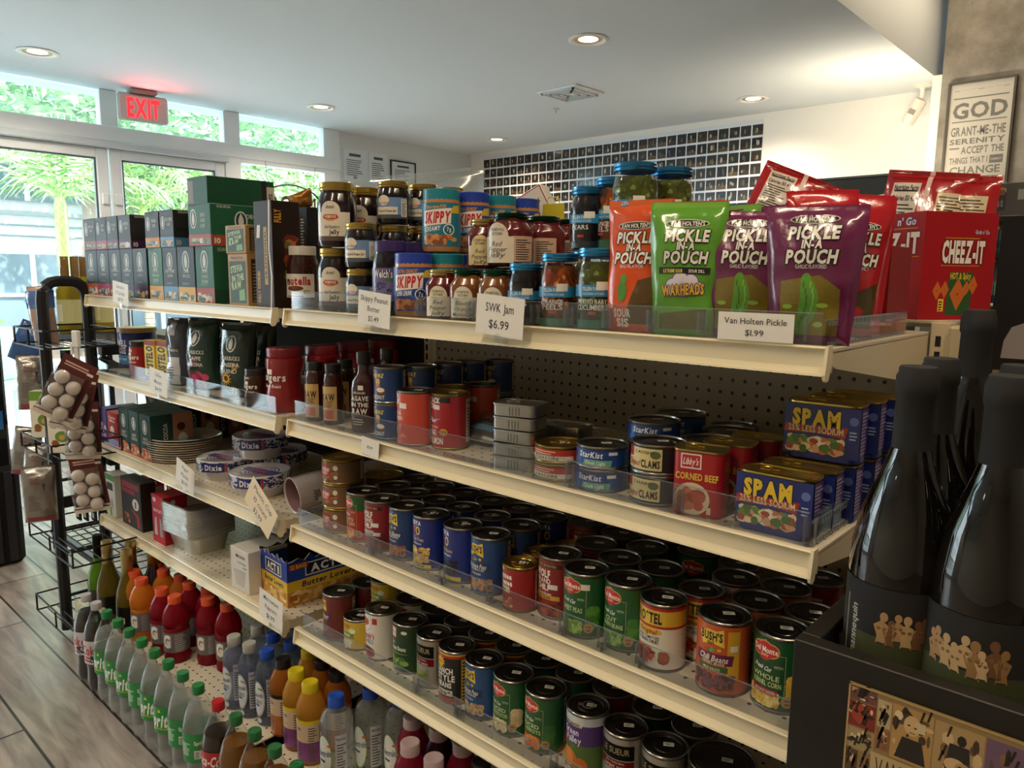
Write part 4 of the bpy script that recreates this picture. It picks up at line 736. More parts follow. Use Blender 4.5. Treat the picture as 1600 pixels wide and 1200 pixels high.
third = [
 ('rbeef', 537, 713, 'gold rimmed roast beef tin, {} in its front stack', 'tin', .1, 3), ('rbeef', 600, 740, 'roast beef tin with gold lid, {} in the rear stack', 'tin', .1, 2),
 ('mexcorn', 571, 765, 'red and green can of Mexican style sweet corn', 'can'), ('wolf', 605, 775, 'dark red chili can with a silver band beside the Mexican corn', 'can'),
 ('bpinto', 641, 787, 'blue can of pinto beans with a yellow banner', 'can'), ('goyachick', 677.6, 799, 'blue can of chick peas with a big 90', 'can'), ('goyablk', 731, 816, 'blue can of black beans in front row', 'can', -.1),
 ('bblack', 770, 830, 'blue can of blackeye peas beside the small red can', 'can'), ('beanee', 806, 883, 'short red can of beans and sausages with a gold lid', 'can'), ('wolfb', 872, 863, 'dark red chili can with beans in the front row', 'can'),
 ('peas', 927, 882, 'green can of sweet peas', 'can'), ('beans', 988, 903, 'green can of cut green beans', 'can'), ('rotel', 1048, 937, 'yellow and white can of tomatoes and green chilies', 'can'), ('bchili', 1144, 954, 'orange can of kidney chili beans', 'can'), ('corn', 1222, 978, 'green can of whole kernel corn at the right end', 'can'),
 ('mexcorn', 614, 757, 'can behind the Mexican style corn, second row', 'can'), ('mexcorn', 654, 746, 'can behind the Mexican style corn, third row', 'can'), ('wolf', 648, 768, 'chili can directly behind the silver banded chili can', 'can'), ('wolf', 687, 758, 'chili can third back behind the silver banded one', 'can'), ('redc', 722, 752, 'red can fourth back behind the silver banded chili can', 'can'),
 ('bpinto', 684, 778, 'blue can directly behind the pinto beans', 'can'), ('bpinto', 723, 769, 'blue can third back behind the pinto beans', 'can'), ('goyachick', 724, 790, 'ring pull can directly behind the chick peas', 'can'), ('goyachick', 764, 781, 'ring pull can third back behind the chick peas', 'can'),
 ('goyablk', 770, 804, 'ring pull can directly behind the black beans', 'can'), ('goyablk', 808, 794, 'ring pull can third back behind the black beans', 'can'), ('bblack', 812, 819, 'blue can directly behind the blackeye peas', 'can'), ('goyablk', 855, 806, 'blue ring pull can by itself showing a white letter', 'can', .7),
 ('beanee', 840, 866, 'short gold lidded can behind the small red can', 'can'), ('beanee', 893, 852, 'short gold lidded can farther behind the small red can', 'can'), ('wolfb', 914, 816, 'red chili can farthest back left of the green cans', 'can', .5), ('wolfb', 928, 845, 'red chili can second back behind the peas', 'can'),
 ('dark', 970, 831, 'dark lidded can in the back row above the peas', 'can'), ('peas', 966, 868, 'green can directly behind the sweet peas', 'can'), ('dark', 1005, 855, 'dark green can third back behind the sweet peas', 'can'), ('beans', 1030, 887, 'green can directly behind the cut green beans', 'can', .1),
 ('dark', 1050, 838, 'green can at the back under the second shelf', 'can'), ('beans', 1090, 857, 'green can with red logo at the back', 'can', .4), ('rotel', 1088, 922, 'yellow and white can directly behind the tomatoes', 'can', .1), ('white', 1126, 907, 'can with a white nutrition panel behind the tomatoes', 'can'),
 ('rotel', 1150, 889, 'tomato can farthest back behind the nutrition panel can', 'can', .6), ('bchili', 1184, 934, 'orange can directly behind the kidney chili beans', 'can'), ('bchili', 1220, 914, 'orange can third back behind the kidney chili beans', 'can'), ('corn', 1260, 954, 'green can directly behind the kernel corn', 'can'), ('redc', 1268, 904, 'dark red can in the far right back corner', 'can')]
tops(third, DK[2], xmax=-.006, xmin=-1.215)
fourth = [
 ('bbaked', 515, 930, 'brown bean can at the left end of the fourth shelf', 'can', .15), ('bbaked', 557, 914, 'brown bean can behind the leftmost bean can', 'can', .15), ('giorgio', 562, 958, 'small yellow mushroom can in the front row', 'can'), ('giorgio', 603, 905, 'small yellow mushroom can stacked high at back, {}', 'can', 0, 2),
 ('wendy', 596, 946, 'white chili can with red lettering', 'can'), ('wendy', 638, 932, 'white chili can behind the front white chili can', 'can'), ('libeans', 641, 966, 'dark green can of cut green beans with a red square', 'can'), ('dark', 684, 948, 'dark green can behind the cut bean can', 'can'),
 ('lesueur', 679, 987, 'silver can of sweet peas left of the black can', 'can'), ('lesueur', 720, 968, 'silver can behind the leftmost silver pea can', 'can'), ('ranch', 717, 1007, 'black can of ranch style beans', 'can'), ('ranch', 761, 988, 'black can behind the ranch style beans', 'can'),
 ('bpeas2', 759, 1026, 'blue can of peas next to the ranch style beans', 'can'), ('ranch', 801, 1008, 'black can with yellow rim behind the blue pea can', 'can'), ('potato', 804, 1048, 'green can of sliced new potatoes', 'can'), ('potato', 847, 1029, 'green can behind the sliced new potatoes', 'can'),
 ('carrot', 853, 1070, 'green can of sliced carrots', 'can'), ('carrot', 896, 1050, 'green can behind the sliced carrots', 'can'), ('pumpkin', 920, 1100, 'purple can of organic pumpkin with a ring pull', 'can'), ('redc', 958, 1073, 'dark red can behind the pumpkin can', 'can'),
 ('lesueur', 979, 1132, 'silver can of sweet peas right of the pumpkin', 'can'), ('dark', 1023, 1105, 'dark lidded can behind the right silver cans', 'can'), ('lesueur', 1040, 1162, 'silver can nearest the bottom edge', 'can'), ('dark', 1084, 1132, 'dark lidded can farthest right on the fourth shelf', 'can'), ('bigtin', 1128, 1186, 'large dark tin at the bottom right', 'tin')]
tops(fourth, DK[3], xmax=-.006, xmin=-1.215)
second = [
 ('coco', 616, 572, 'blue coconut cream can, {} of the front stack', 'can', .1, 2), ('coco', 664, 571, 'blue coconut cream can, {} of the middle stack', 'can', .1, 2), ('coco', 704, 569, 'blue coconut cream can, {} of the third stack', 'can', .1, 2), ('coco', 734, 563, 'blue coconut cream can, {} in the fourth stack back', 'can', .1, 2), ('coco', 781, 561, 'blue coconut cream can, {} in the stack at the back right', 'can', 0, 2),
 ('salmonp', 650, 606, 'orange red salmon can in the front row', 'can'), ('salmonr', 701, 611, 'red salmon can with a black top band and gold lid', 'can'), ('salmonr', 702, 600, 'gold lidded salmon can behind the front red one', 'can'), ('salmonp', 744, 599, 'faded orange red salmon can behind the red one', 'can'),
 ('gtuna', 866, 702, 'flat gold lidded fish tin, {} of its pair', 'tin', 0, 2), ('gtuna', 884, 681, 'flat gold lidded fish tin behind the front pair', 'tin'), ('tuna', 944, 697, 'flat blue tuna tin, {} of the front pair', 'tin', .1, 2), ('tuna', 992, 658, 'flat blue tuna tin, {} of the tall rear stack', 'tin', .1, 3), ('tunaw', 1042, 650, 'flat blue tuna tin, {} of the farthest stack', 'tin', .1, 3),
 ('clam', 1019, 692, 'cream and black clam tin, {} of its pair', 'tin', .1, 2), ('clam', 1072, 683, 'dark lidded clam tin, {} behind the front clam pair', 'tin', .1, 2), ('clam', 1110, 676, 'dark clam tin, {} third stack back', 'tin', .1, 2), ('tunaw', 1148, 663, 'dark tuna tin, {} of the stack behind the corned beef', 'tin', .1, 2)]
tops(second, DK[1], xmax=-.006)
# ================================================================ jars, pouches and cartons on the top shelf
def ribbed(n=40, d=.02): return lambda i, n_, z: 1 - (d if i % 2 else 0)
def jar(name, r, h, body, lidc, art=None, label=None, content=None, lidh=.014, lidr=.82, wobble=None, glass='gloss', lz=(.1, .6), lidm='metal', neck=.80, square=0):
    """a glass jar: body, printed label, lid"""
    k = Kit(name); lh = h-lidh; wb = (lambda i, n, z: 1+square*abs(math.sin(4*PI*i/n))**2) if square else None
    prof = [(0, .003), (r*.8, .001), (r*.95, .004), (r, .012), (r, h*.64), (r*.97, h*.72), (r*neck*1.02, h*.82), (r*neck, h*.85), (r*neck, lh+.002)]
    b = B(); b.lathe(prof, glass, body, 40, wob=wb); k.part('jar_body', b)
    if content: content(k)
    b = B(); rr = r*(1+square*.9)+.0005
    if label: b.lathe([(rr, h*lz[0]), (rr, h*lz[1])], 'print', label, 44)
    if art: art.put(b, cyl(rr, 0), 'print', cut=.005)
    if b.f: k.part('paper_label', b)
    b = B(); lr = r*lidr; b.lathe([(lr-.001, lh), (lr, lh+.001), (lr, h-.002), (lr-.0015, h), (lr*.9, h-.001), (0, h-.001)], lidm, lidc, 48, wob=ribbed() if lidm == 'plastic' else None)
    if lidm == 'metal': b.lathe([(lr-.0005, lh+.004), (lr+.0012, lh+.006), (lr-.0005, lh+.008)], lidm, lidc, 40)
    k.part('lid', b); k.h = h; k.w = r*(1+square); return k
def amish(col2, w_=.05):
    return Art().rect(-.040, .016, .040, .075, 'e0d8c8', 1).ell(-.004, .078, .022, .020, 'e0d8c8', 1.1).text('Amish', -.004, .086, .007, '3a3430', 2.2, w=.018, it=.3).poly([(-.022, .064), (-.018, .070), (.010, .070), (.014, .064), (.010, .060), (-.018, .060)], 'b03028', 1.6).ell(-.004, .060, .011, .004, 'd88a3a', 1.4).text('FARMHOUSE', -.004, .0655, .006, 'f0e6d8', 2.4, w=.026, bold=1.2).text('Red Raspberry', .0, .044, .0065, '3a3430', 2, w=.034, it=.3).text('Jelly', .004, .033, .010, '26221f', 2, w=.022, bold=1.4).rect(-.040, .014, .040, .024, '5a4a44', 1.6)
K['amish'] = jar('jelly_jar', .0425, .139, '1c0f14', 'c0a258', amish(0), lidh=.018, lidr=.86, neck=.82, glass='gloss')
K['grape'] = jar('grape_jam_jar', .036, .094, '161018', 'c0a258', Art().rect(-.034, .014, .040, .058, '6f8fbe', 1).rect(-.034, .014, .04, .022, '4a5560', 1.3).rect(-.034, .022, .016, .038, 'e4dccb', 1.5).ell(-.016, .052, .014, .011, 'e4dccb', 1.4).poly([(-.028, .044), (-.026, .048), (-.004, .048), (-.002, .044)], 'b03028', 1.8).text('FARMHOUSE', -.015, .046, .004, 'f0e6d8', 2.4, w=.02, bold=1).text('Concord Grape Jam', -.008, .030, .0055, '26221f', 2.4, w=.042, bold=1).facts(.024, .018, .040, .055, 1.8), lidh=.014, lidr=.9, lz=(.1, .6), neck=.86)
K['welch'] = jar('grape_jelly_jar', .0365, .150, '15121c', '3c2a66', Art().rect(-.036, .03, .046, .096, '6a6494', 1).food(-.034, .034, .044, .070, ['4a3c74', '5c5490', '2f2850', '7a74a8'], 46, .008, 1.2, 4).ell(.014, .074, .012, .005, '4a7a3c', 1.9).text("Welch's", -.002, .085, .016, 'eeeaf4', 2.6, w=.042, bold=1.4, out='2a2050'), lidm='plastic', lidh=.022, lidr=.88, lz=(.2, .65), neck=.84)
def skip(c1, c2, kind):
    return Art().rect(-.05, .014, .055, .098, c1, .8).text('Now more FUN!' if kind == 'CREAMY' else 'EXTRA CRUNCHY', -.006, .090, .007, 'e8a03c', 2, w=.040, bold=1.4, it=.2, rot=.04).poly([(-.036, .052), (-.034, .082), (.026, .088), (.024, .058)], 'f0e8e0', 1.4).text('SKIPPY', -.004, .070, .021, 'c0222c', 2.4, w=.054, bold=2.2, it=.15, rot=.05).text(kind, -.014, .048, .009, 'eef0f4', 2.4, w=.034, bold=1.4, it=.2, rot=.08).ell(.020, .046, .012, .011, 'e8ecf0', 1.8).ell(.020, .046, .010, .009, c2, 2).text('7g', .020, .047, .008, 'f0f2f4', 2.6, w=.009, bold=1.2).food(-.036, .015, .042, .038, ['b8703c', 'd8985c', '8a4c28', 'c8844c'], 30, .007, 1.6, 5).poly([(.022, .078), (.030, .092), (.046, .094), (.046, .078)], 'd8b83a', 1.9)
for nm, c1, c2, kd in (('skt', '1f7a96', '1a6482', 'CREAMY'), ('skb', '24489c', '1c3a86', 'SUPER CHUNK')):
    K[nm] = jar('peanut_butter_jar', .0385, .125, 'b9824e', '1f8396' if nm == 'skt' else '2742a8', skip(c1, c2, kd), label=c1, lz=(.13, .76), lidm='plastic', lidh=.022, lidr=.96, neck=.94)
def stone(c, nm, lid='b9a860', big=False):
    r, h = (.040, .098) if big else (.031, .094); s = 1.25 if big else 1
    a = Art().rect(-.026*s, .008, .026*s, .044*s, c, 1).ell(-.0, .044*s, .018*s, .020*s, c, 1.1).text('STONEWALL', 0, .054*s, .0042*s, '4a4438', 2, w=.024*s).text('KITCHEN', 0, .048*s, .0042*s, '4a4438', 2, w=.018*s)
    for i, t in enumerate(nm.split()): a.text(t, -.0, .034*s-.010*i, .0075*s, '2a2622', 2, w=min(.040, .0055*len(t)*s), bold=.1, it=.3)
    if big: a.rect(.030, .010, .075, .056, 'c8a890', 1).lines(.036, .014, .070, .052, '4a3c34', 9, 2)
    return jar('pepper_jelly_jar', r, h, '5e1a1c' if 'Jelly' in nm else '7a4a24', lid, a, lidh=.012, lidr=.80, neck=.74, square=.10, lidm='metal')
K['swr'] = stone('e0d8c0', 'Red Pepper Jelly', 'c0aa68'); K['swo'] = stone('e0d8c4', 'Blood Orange Marmalade', '1f4a38'); K['swb'] = stone('e0d4c0', 'Red Pepper Jelly', '1c4034', True); K['swm'] = stone('dccb9a', 'Red Pepper Jelly', 'c0aa68')
def pickles(cols, r, h, liq, n=40, long_=False):
    def f(k):
        rg = random.Random(4); b = B(); b.lathe([(0, .004), (r*.9, .006), (r*.9, h*.80), (r*.78, h*.84), (0, h*.84)], 'haze liquid', liq, 28); k.part('brine', b)
        b = B()
        for i in range(n):
            a = rg.uniform(0, 2*PI); i0 = len(b.v); L = .030 if long_ else .017; rr = .008 if long_ else .011; b.lathe([(0, -L), (rr*.7, -L*.75), (rr, 0), (rr*.7, L*.75), (0, L)], 'gloss', rg.choice(cols), 10)
            q = r-rr-.0025; b.xf(i0, Matrix.Translation((q*math.cos(a), q*math.sin(a), .035+(h*.34)*rg.random() if long_ else .02+(h*.62)*rg.random())) @ Matrix.Rotation(rg.uniform(-.5, .5) if long_ else rg.uniform(0, 3), 4, Vector((math.cos(a), math.sin(a), 0))))
        k.part('pickled_pieces', b)
    return f
def tillen(t1, t2, r, h, cols, liq, long_=False, dark=False):
    a = Art().rect(-.05, h*.42, .06, h*.56, '2f84b8', 1).text('TILLEN FARMS', -.0, h*.515, .0055, 'dfeaf2', 2, w=.036).text('CALIFORNIA KITCHEN', 0, h*.455, .0035, 'c4dcea', 2, w=.036).text(t1, -.002, h*.36, .0075, 'e8e6df', 2, w=min(.05, .0062*len(t1)), bold=.5)
    if t2: a.text(t2, -.002, h*.29, .0085, 'e8e6df', 2, w=min(.052, .0072*len(t2)), bold=.5)
    a.rect(-.006, h*.20, .006, h*.24, 'b8402c', 2).rect(-.03, h*.03, .03, h*.14, '2f6a4c' if not dark else '22303a', 1).rect(.006, h*.5, .024, h*.6, STICK, 3)
    return jar('pickle_jar', r, h, 'c8d0c0' if not dark else '141419', '3f8fc4', a, lidh=.013, lidr=.93, neck=.86, glass='clear plastic' if not dark else 'gloss', content=None if dark else pickles(cols, r, h, liq, 44, long_))
K['cuke'] = tillen('PICKLED BABY', 'CUCUMBERS', .0355, .127, ['74843a', '8a9848', '5c6a2e'], 'b4b878')
K['orng'] = tillen('ORANGE', 'PEELS', .0325, .120, ['c87a38', 'd89048', 'a85c28'], 'd8a070', True)
K['pear'] = tillen('PEARS', '', .032, .105, [], '', dark=True)
K['nutella'] = jar('chocolate_spread_jar', .0405, .148, '3a1c14', 'e4e0d6', Art().rect(-.040, .026, .040, .082, 'e8e2d6', 1).text('nutella', -.0, .066, .019, 'b8242c', 2, w=.060, bold=2).text('n', -.026, .066, .017, '1c1818', 2.4, w=.0085, bold=2).ell(-.008, .048, .020, .006, '5a2c1c', 2).ell(-.008, .049, .016, .004, '7c442c', 2.2).food(.008, .034, .03, .046, ['c8a04a', 'e0c070', '6f8f4a'], 8, .005, 2, 3).lines(-.03, .028, .03, .033, '7a7268', 1, 2), lidm='plastic', lidh=.022, lidr=.84, neck=.82)
def shelf1(rows, z=DK[0]):
    for r in rows:
        k, u, y, zz, lb = r[:5]; x = xof(u, y, z+zz); K[k].put((x, y, z+zz), lb, r[5] if len(r) > 5 else 'jar', rz=r[6] if len(r) > 6 else 0)
e = .0006; J = .094
shelf1([
 ('nutella', 474, .095, 0, 'chocolate spread jar with a white lid', 'jar', .75),
 ('amish', 528, .062, 0, 'tall dark jelly jar at the bottom of the left stack', 'jar', .7), ('amish', 528, .062, .139+e, 'tall dark jelly jar on top of the left stack', 'jar', .7),
 ('amish', 566, .158, 0, 'jelly jar behind, at the bottom of the second stack', 'jar', .7), ('amish', 570, .158, .139+e, 'jelly jar behind, on top of the second stack', 'jar', .7),
 ('grape', 567, .052, 0, 'small grape jam jar, lower of the front pair', 'jar', .7), ('grape', 566, .052, J+e, 'small grape jam jar, upper of the front pair', 'jar', .7),
 ('welch', 611, .048, 0, 'grape jelly jar with a purple lid in front', 'jar', .5), ('welch', 655, .128, 0, 'grape jelly jar with a purple lid behind the first', 'jar', .5),
 ('grape', 617, .146, 0, 'grape jam jar, bottom of the three high stack', 'jar', .7), ('grape', 616, .146, J+e, 'grape jam jar, middle of the three high stack', 'jar', .7), ('grape', 615, .146, 2*(J+e), 'grape jam jar, top of the three high stack', 'jar', .7),
 ('grape', 658, .226, 0, 'grape jam jar, bottom of the rear stack', 'jar', .7), ('grape', 660, .226, J+e, 'grape jam jar, middle of the rear stack', 'jar', .7), ('grape', 662, .226, 2*(J+e), 'grape jam jar, top of the rear stack', 'jar', .7),
 ('grape', 700, .31, 0, 'grape jam jar farthest back at the bottom', 'jar', .7), ('grape', 702, .31, J+e, 'grape jam jar farthest back in the middle', 'jar', .7), ('grape', 704, .31, 2*(J+e), 'grape jam jar farthest back on top', 'jar', .7),
 ('skb', 647, .045, 0, 'front peanut butter jar with a blue lid on the shelf', 'jar', .7), ('skt', 697, .118, 0, 'peanut butter jar with teal lid behind the front blue one', 'jar', .7), ('skb', 741, .198, 0, 'blue lidded peanut butter jar under the crunchy one', 'jar', .7), ('skt', 783, .278, 0, 'teal lidded peanut butter jar in the third lower row', 'jar', .7), ('skb', 819, .358, 0, 'blue lidded peanut butter jar in the last lower row', 'jar', .7),
 ('skt', 690, .115, .1256, 'peanut butter jar with teal lid, nearest of the upper row', 'jar', .7), ('skb', 737, .195, .1256, 'peanut butter jar with blue lid, second of the upper row', 'jar', .7), ('skt', 779, .275, .1256, 'peanut butter jar with teal lid, third of the upper row', 'jar', .7), ('skb', 816, .355, .1256, 'peanut butter jar with blue lid, last of the upper row', 'jar', .7),
 ('swr', 692, .040, 0, 'small jelly jar with a gold lid in the front row', 'jar', .55), ('swo', 730, .042, 0, 'marmalade jar with green lid beside the gold lidded jelly', 'jar', .55), ('swo', 775, .042, 0, 'marmalade jar with green lid nearest the price card', 'jar', .55),
 ('swm', 755, .115, 0, 'jelly jar under the small gold lidded jar', 'jar', .55), ('swm', 756, .115, J+e, 'small gold lidded jelly jar in the upper row', 'jar', .55), ('swb', 801, .122, 0, 'large jelly jar under the first upper green lid', 'jar', .2), ('swb', 797, .122, .0986, 'large red jelly jar with green lid, nearest upper one', 'jar', .15),
 ('swb', 851, .215, 0, 'large jelly jar under the second upper green lid', 'jar', .2), ('swb', 848, .215, .0986, 'large red jelly jar with green lid, second upper one', 'jar', -.4), ('swb', 893, .308, 0, 'large jelly jar under the third upper green lid', 'jar', .2), ('swb', 890, .308, .0986, 'large red jelly jar with green lid, third upper one', 'jar', -.4),
 ('pear', 822, .045, 0, 'black jar with a blue lid in front row', 'jar', .3), ('orng', 873, .045, 0, 'orange peel jar with a blue lid in front', 'jar', .35), ('cuke', 934, .048, 0, 'jar of pickled baby cucumbers in front', 'jar', .35),
 ('cuke', 921, .130, 0, 'cucumber jar supporting the upper black pear jar', 'jar', .35), ('pear', 919, .130, .1276, 'black pear jar with blue lid in the upper row', 'jar', .2), ('orng', 957, .150, .1276, 'slim orange peel jar in the upper row', 'jar', -.1), ('cuke', 960, .19-.02, 0, 'cucumber jar under the upper orange peels', 'jar', .35) if 0 else ('cuke', 962, .205, 0, 'cucumber jar deep behind under the orange peels', 'jar', .35),
 ('cuke', 990, .075, 0, 'cucumber jar hidden under the tallest cucumber jar', 'jar', .35), ('cuke', 989, .075, .1276, 'cucumber jar standing highest above the orange pouch', 'jar', .35), ('cuke', 1046, .155, 0, 'cucumber jar below the right upper cucumber jar', 'jar', .35), ('cuke', 1045, .155, .1276, 'cucumber jar right of the highest one', 'jar', .35)])
# ---------------------------------------------------------------- foil pouches
def pouch(name, w, h, base, art, bulge=.020, top='seal', seed=1, wbot=.80, m='film', back=None, crimp=.0016):
    """a sealed bag: flat at the top seal, swollen below; the front faces -y"""
    rg = random.Random(seed); ph = [rg.uniform(0, 6) for _ in range(6)]
    def wid(v): t = v/h; return w*(wbot+(1-wbot)*min(1, t*1.15))/2
    def thick(u, v):
        t = v/h; a = min(1, abs(u)/max(wid(v), 1e-4)); f = (1-a*a)**.6 if a < 1 else 0
        g = math.sin(PI*min(1, max(0, (t*.97+.12) if t < .5 else (1.0-t)*1.15+.02)))**.6 if 0 < t < .93 else .0
        wr = .0012*math.sin(60*u+ph[0]+30*v)+.0009*math.sin(110*v+ph[1]-40*u)+.0007*math.sin(150*u+90*v+ph[2])
        return bulge*f*g + wr*(1 if t < .93 else .3) + .0015
    def lean(v): return .004*math.sin(v*30+ph[3])
    N, M = 18, 26; k = Kit(name); b = B()
    for s in (-1, 1):
        o = len(b.v)
        for j in range(M+1):
            v = h*j/M
            for i in range(N+1):
                q = -1+2*i/N; u = q*wid(v); t = thick(u, v) if abs(q) < 1 else .0004
                zz = v+(crimp*math.sin(j*2.2) if 0 else 0)
                b.v.append((u, s*t+lean(v), zz))
        for j in range(M):
            for i in range(N):
                a = o+j*(N+1)+i; f = (a, a+1, a+N+2, a+N+1); c = base
                b.face(f if s < 0 else f[::-1], m, c if s < 0 or not back else back, True)
    o = len(b.v)
    for s in (-1, 1):
        for i in range(N+1): q = -1+2*i/N; u = q*wid(0); b.v.append((u, s*thick(u, 0)+lean(0), 0))
    for i in range(N): b.face((o+i, o+N+1+i, o+N+2+i, o+i+1), m, base)
    k.part('pouch_bag', b, sharp=60)
    if art:
        b = B(); F = lambda u, v, o_: (u*wid(v)/(w/2), -thick(u*wid(v)/(w/2), v)+lean(v)-.0004-o_, v); art.put(b, F, 'film' if m == 'film' else 'print', cut=.0055, cutv=.0065, step=.0003); k.part('printed_front', b)
    k.h = h; k.w = w/2; return k
def pick(flav, c1, art2, dark='1a1a1a'):
    a = Art().ell(0, .158, .030, .006, 'd8d4c8', 1.8).ell(0, .158, .0285, .005, dark, 2.2).text("VAN HOLTEN'S", 0, .158, .0062, 'e8e4da', 3, w=.048, bold=1.2)
    a.text('PICKLE', .001, .141, .016, 'f0ece4', 3, w=.062, bold=2, it=.12, out=dark).text('IN-A', 0, .1265, .0105, 'f0ece4', 3, w=.026, bold=2, it=.12, out=dark).text('POUCH', 0, .111, .0165, 'f0ece4', 3, w=.064, bold=2, it=.12, out=dark).text(flav, 0, .0985, .005, 'd8ccd8', 3, w=.040, bold=.8)
    return art2(a)
def cuc(c):
    def f(a):
        a.poly([(-.042, .012), (.042, .012), (.040, .070), (.012, .088), (-.040, .080)], c, .9)
        for i in range(9): t = i/8; a.ell(-.010+.010*math.sin(t*2.6), .022+.058*t, .0135*math.sin(PI*(.2+t*.62)), .0105, '5f9a38', 1.6+i*.02, 14)
        for i in range(7): t = i/6; a.ell(-.013+.010*math.sin(t*2.6), .026+.05*t, .0012, .005, '3f7428', 2.2, 8); a.ell(-.004+.010*math.sin(t*2.6), .030+.046*t, .0012, .005, '86b858', 2.2, 8)
        a.ell(.018, .050, .008, .003, '8fb84a', 2).ell(-.030, .048, .007, .003, '8fb84a', 2).ell(.014, .026, .007, .0035, '8fb84a', 2); return a
    return f
def war(a):
    a.rect(-.040, .088, .038, .097, '222320', 2).text('EXTREME SOUR', -.018, .092, .005, 'd8d060', 3, w=.030, bold=1.3).text('SOUR DILL', .018, .092, .0045, 'e0dccf', 3, w=.024, bold=1)
    for (x, y, r) in ((-.018, .072, .010), (-.006, .079, .012), (.010, .077, .011), (.022, .069, .008), (-.026, .064, .007), (.0, .070, .014)): a.ell(x, y, r*1.15, r*1.08, '6f5f86', 1.5, 16); a.ell(x, y, r, r*.9, 'dcd6e4', 1.8, 16)
    a.text('WARHEADS', -.002, .066, .014, 'e6b83a', 3, w=.066, bold=2.2, rot=.06, out='4a2c5c'); return a.poly([(-.040, .010), (.038, .010), (.038, .040), (-.040, .032)], '5c5a24', 1.2)
def sis(a):
    a.poly([(-.01, .014), (.04, .014), (.042, .086), (.012, .078)], '5a4420', 1.2).text('SOUR', -.012, .030, .012, 'e8e0d4', 3, w=.032, bold=1.8).text('SIS', -.012, .016, .012, 'e8e0d4', 3, w=.024, bold=1.8)
    return a.ell(-.014, .062, .009, .016, '4f8a34', 2).ell(-.012, .080, .006, .007, '5f9a3c', 2)
K['pg'] = pouch('pickle_pouch', .108, .190, '5f9e32', pick('', 0, war).rect(-.050, .178, .050, .189, '7fb84c', 1), seed=2)
K['po'] = pouch('pickle_pouch', .104, .197, 'd8521f', pick('BIG FLAVOR', 0, sis).rect(-.05, .184, .05, .196, 'e86a34', 1), seed=3)
K['pp'] = pouch('pickle_pouch', .122, .176, '6c2450', pick('GARLIC FLAVORED', 0, cuc('7a6a24')), seed=4)
K['pr'] = pouch('pickle_pouch', .100, .205, 'b81c26', pick('HOT AND SPICY', 0, lambda a: a.poly([(-.03, .014), (.038, .014), (.040, .080), (.0, .062)], '4a3c1c', 1.2).star(.012, .036, .010, .007, 'a82028', 2, 8)), seed=5)
def setp(k, u, y, z, lb, rz, lean=0, roll=0, cat='pouch'): K[k].put((xof(u, y, z), y, z), lb, cat, rot=(lean, roll, rz))
setp('po', 990, .034, DK[0], 'orange pickle pouch in the front row', .15, -.06, .0)
setp('pg', 1066, .040, DK[0], 'bright green sour pickle pouch in the front row', .42, -.06, .01)
setp('pp', 1155, .072, DK[0], 'purple pickle pouch right beside the green pouch', .30, -.08, .03); setp('pp', 1262, .052, DK[0], 'purple pickle pouch above the pickle price card', .22, -.05, .0)
setp('po', 1072, .098, DK[0], 'orange pickle pouch hidden behind the green one', .3, -.05); setp('pg', 1120, .118, DK[0], 'second green pouch behind the purple ones', .1, -.05); setp('pp', 1205, .135, DK[0]+.012, 'purple pouch standing behind the front purple pair', .5, -.1, -.1); setp('pp', 1160, .175, DK[0], 'purple pouch third row back', .3, -.1, .1)
setp('pr', 1283, .145, DK[0], 'red pickle pouch right of the purple pouches', .75, -.06, -.04); setp('pr', 1318, .215, DK[0], 'red pickle pouch in the middle of the red group', .65, -.05, .05); setp('pr', 1328, .29, DK[0], 'red pickle pouch touching the red cracker box', .2, -.05, .0)
# snack bags with crimped ends
def snack(seed, w=.15, h=.19):
    a = Art().rect(-.060, .040, -.012, .165, 'd8d0c4', 1).text('Nutrition Facts', -.036, .156, .010, '201c1a', 2, w=.042, bold=1.6).rect(-.056, .148, -.016, .151, '201c1a', 2).text('Calories 150 430', -.036, .136, .010, '201c1a', 2, w=.042, bold=1.2).lines(-.056, .045, -.016, .128, '4a423e', 12, 2).rect(-.004, .0, .004, .19, 'e0c0bc', 1.5)
    a.rect(.018, .060, .062, .150, 'd8c8a0', 1).lines(.021, .064, .060, .146, '4a3c30', 14, 2)
    for i in range(5): a.rect(-.07, .172+i*.0035, .07, .1735+i*.0035, '8c1418', 1.1)
    return pouch('cracker_bag', w, h, 'a8181f', a, .028, seed=seed, wbot=1.0, m='film')
K['s1'] = snack(11); K['s2'] = snack(12)
# open cracker carton standing beyond the upright, on the shelf of the other side
k = Kit('gondola_shelf'); b = B(); b.box(-1.2, 0.02, .50, .93, -.004, 0, 'perforated deck'); b.box(-1.2, 0.02, .93, .94, -.035, 0, 'enamel', CREAM); k.part('deck', b); b = B(); b.box(.0, .003, .50, .93, -.05, -.004, 'enamel', 'd6c9a8'); k.part('bracket', b)
k.put((0, 0, 1.212), 'cream shelf on the far side of the gondola', 'shelf')
k = Kit('cracker_carton'); W_, D_, H_ = .19, .155, .185; b = B()
for a in ((0, W_, 0, .003, H_), (0, W_, D_-.003, D_, H_*1.0), (0, .003, .003, D_-.003, H_), (W_-.003, W_, .003, D_-.003, H_)): b.box(a[0], a[1], a[2], a[3], 0, a[4], 'card', 'a4141f')
b.box(.003, W_-.003, .003, D_-.003, 0, .003, 'card', '8a6a4a'); k.part('carton_walls', b)
